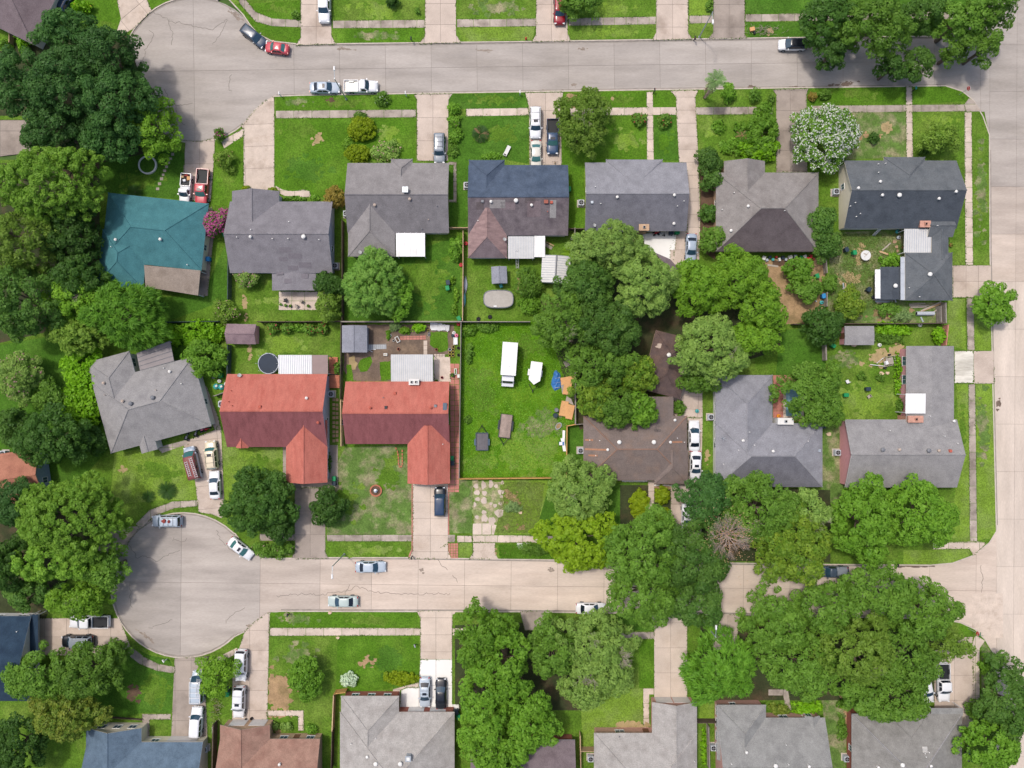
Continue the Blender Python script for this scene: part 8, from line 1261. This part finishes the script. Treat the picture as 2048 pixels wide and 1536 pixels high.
trike('dark motor scooter under the front eave of the turned house', 375, 873, 'paint_navy', 1.2, 'scooter', 1.2); trike('dark scooter second from the left by the turned house wall', 393, 866, 'paint_slate', 1.3, 'scooter', 1.1); trike('purple and pink toy trike by the turned house corner', 406, 859, 'pink_plastic', .5); trike('red toy trike at the right corner of the turned house', 414, 858, 'red_plastic', .3); trike('red mower on the white patio behind the grey gabled house', 1313, 466, 'red_plastic', .3, 'mower'); trike('grey mower next to the red mower on the white patio', 1322, 468, 'galvanised', -.4, 'mower')
for x, y, lb in ((432, 773, 'left dismantled pale motor on the patch by the bins'), (442, 774, 'right dismantled pale motor on the patch by the bins')):
    o = thing('motor', lb, 'machine', A3(x, y, .4)); b = MB(); b.lathe([(.5, 0), (.48, .3), (.3, .5), (.12, .6), (0, .62)], n=12); b.build('housing', MATS['teal_plastic'], o); b = MB(); b.box((.2, .1, .5), (.35, .3, .4), .5); b.build('engine', MATS['planter_white'], o)
o = thing('pipe_bundle', 'bundle of pale pipes resting on the ash grey roof', 'pipes', G(1852, 1508, 4.9)); o.location.z = 4.55
for k in range(5): b = MB(); b.tube((-.4 + .16 * k, -.8, .35), (-.2 + .16 * k, .9, -.2), .05, n=6); b.build('pipe', MATS['pipe_white'], o)
for x, y, lb in ((1942, 1515, 'lower bicycle leaning at the right wall of the ash grey house'), (1936, 1500, 'upper bicycle leaning at the right wall of the ash grey house')): trike(lb, x, y, 'paint_dark_blue', 1.5, 'bicycle', 1.3)
o = thing('wooden_deck', 'orange stained timber deck stepping down beside the left red house', 'deck', A3(668, 745))
for k in range(10): q = A3(667.5, 716 + k * 3.4) - o.location; b = MB(); b.box((q.x, q.y, .35), (1.45, .26, .05)); b.build('plank', MATS['terracotta'], o)
for k in range(8): q = A3(669.5, 752 + k * 3.2) - o.location; b = MB(); b.box((q.x, q.y, .3), (1.7, .25, .05)); b.build('plank', MATS['terracotta'], o)
b = MB(); b.box((0, .2, .17), (1.3, 4.6, .3)); b.build('joists', MATS['fence_dark'], o)
o = thing('debris_heap', 'brown brush and a carton heaped on the verge under the top drive', 'brush pile', A3(1520, 62)); b = MB()
for k in range(90): a = random.uniform(0, 6.28); x, y = random.gauss(.6, 1.5), random.gauss(0, .38); b.tube((x, y, random.uniform(.05, .4)), (x + .55 * math.cos(a), y + .4 * math.sin(a), random.uniform(.1, .5)), .022, n=3, cap=False)
b.build('branches', MATS['bark_dead'], o)['kind'] = 'stuff'; b = MB(); b.box((-1.4, .15, .3), (.8, .6, .3), .2); b.build('carton', MATS['plywood'], o); b = MB(); b.box((-1.0, -.35, .2), (.3, .5, .3), .2); b.build('bag', MATS['car_black_trim'], o)
o = thing('brush_pile', 'grey leafy cuttings heaped beside the drive at the lower circle', 'brush pile', A3(433, 1415)); b = MB()
for k in range(70): a = random.uniform(0, 6.28); x, y = random.gauss(0, .35), random.gauss(0, 1.6); b.tube((x, y, random.uniform(.05, .3)), (x + .5 * math.cos(a), y + .5 * math.sin(a), random.uniform(.1, .45)), .02, n=3, cap=False)
b.build('branches', MATS['bark_dead'], o)['kind'] = 'stuff'
n = 260; c = np.stack([RNG.normal(0, .4, n), RNG.normal(0, 1.7, n), RNG.uniform(.1, .5, n)], 1); nr = unit(n); nr[:, 2] = abs(nr[:, 2]) + .3; nr /= np.linalg.norm(nr, axis=1, keepdims=True); link('leaves', leafmesh('leaves', quads(c, nr, unit(n), RNG.uniform(.07, .15, n), RNG.uniform(.05, .09, n)), RNG.uniform(0, 1, n), MATS['leaf_bronze']), o)['kind'] = 'stuff'
for x, y, z0, L_, w_, lb, m in ((931, 569, .9, 3.0, .55, 'upturned pale canoe by the pool garden fence', 'metal_dull'), (929, 598, .7, 2.6, .4, 'blue green long hull below the pale canoe', 'teal_plastic')):
    o = thing('canoe', lb, 'boat', A3(x, y, .5)); b = MB(); P = [(w_ / 2 * math.sin(math.pi * f), (f - .5) * L_) for f in [k / 10 for k in range(11)]]; R_ = P + [(-x_, y_) for x_, y_ in P[-2:0:-1]]; b.prism(R_, .05, .3); b.prism([(x_ * .6, y_ * .8) for x_, y_ in R_], .3, .46); b.build('hull', MATS[m], o); b = MB(); b.tube((0, -L_ * .42, .46), (0, L_ * .42, .46), .03, n=5); b.build('keel', MATS['trim_grey'], o)
o = thing('stand', 'dark wooden stand with straps on the drive before the slate roof', 'stand', A3(1110, 325, .5)); b = MB(); b.tube((-.5, .1, .4), (.5, .1, .4), .03, n=5); b.tube((0, .3, .4), (0, -.7, .4), .03, n=5); b.build('frame', MATS['car_black_trim'], o); b = MB(); b.lathe([(.1, 0), (.1, .4)], n=8); b.build('stem', MATS['timber'], o)
o = thing('litter', 'pale wrack of tools and pots below the blue bin on the fence', 'clutter', A3(1646, 600)); 
for k in range(7): b = MB(); b.box((random.gauss(0, .5), random.gauss(0, .45), .12), (random.uniform(.2, .5), random.uniform(.15, .4), .2), random.uniform(0, 3)); b.build('item', MATS[random.choice(['planter_white', 'galvanised', 'bin_green', 'timber'])], o)
for x, y, lb in ((980, 634, 'leftmost dark tyre at the top fence of the overgrown lot'), (957, 638, 'dark tyre beside the lone fence tub in the pool garden')):
    o = thing('tyre', lb, 'tyre', A3(x, y)); b = MB(); b.lathe([(.2, .05), (.3, .0), (.36, .1), (.3, .2), (.2, .16)], n=16); b.build('rubber', MATS['tyre_rubber'], o); b = MB(); b.lathe([(.2, .06), (0, .07)], n=12); b.build('soil', MATS['mulch'], o)
print('leaf triangles', TRI[0])
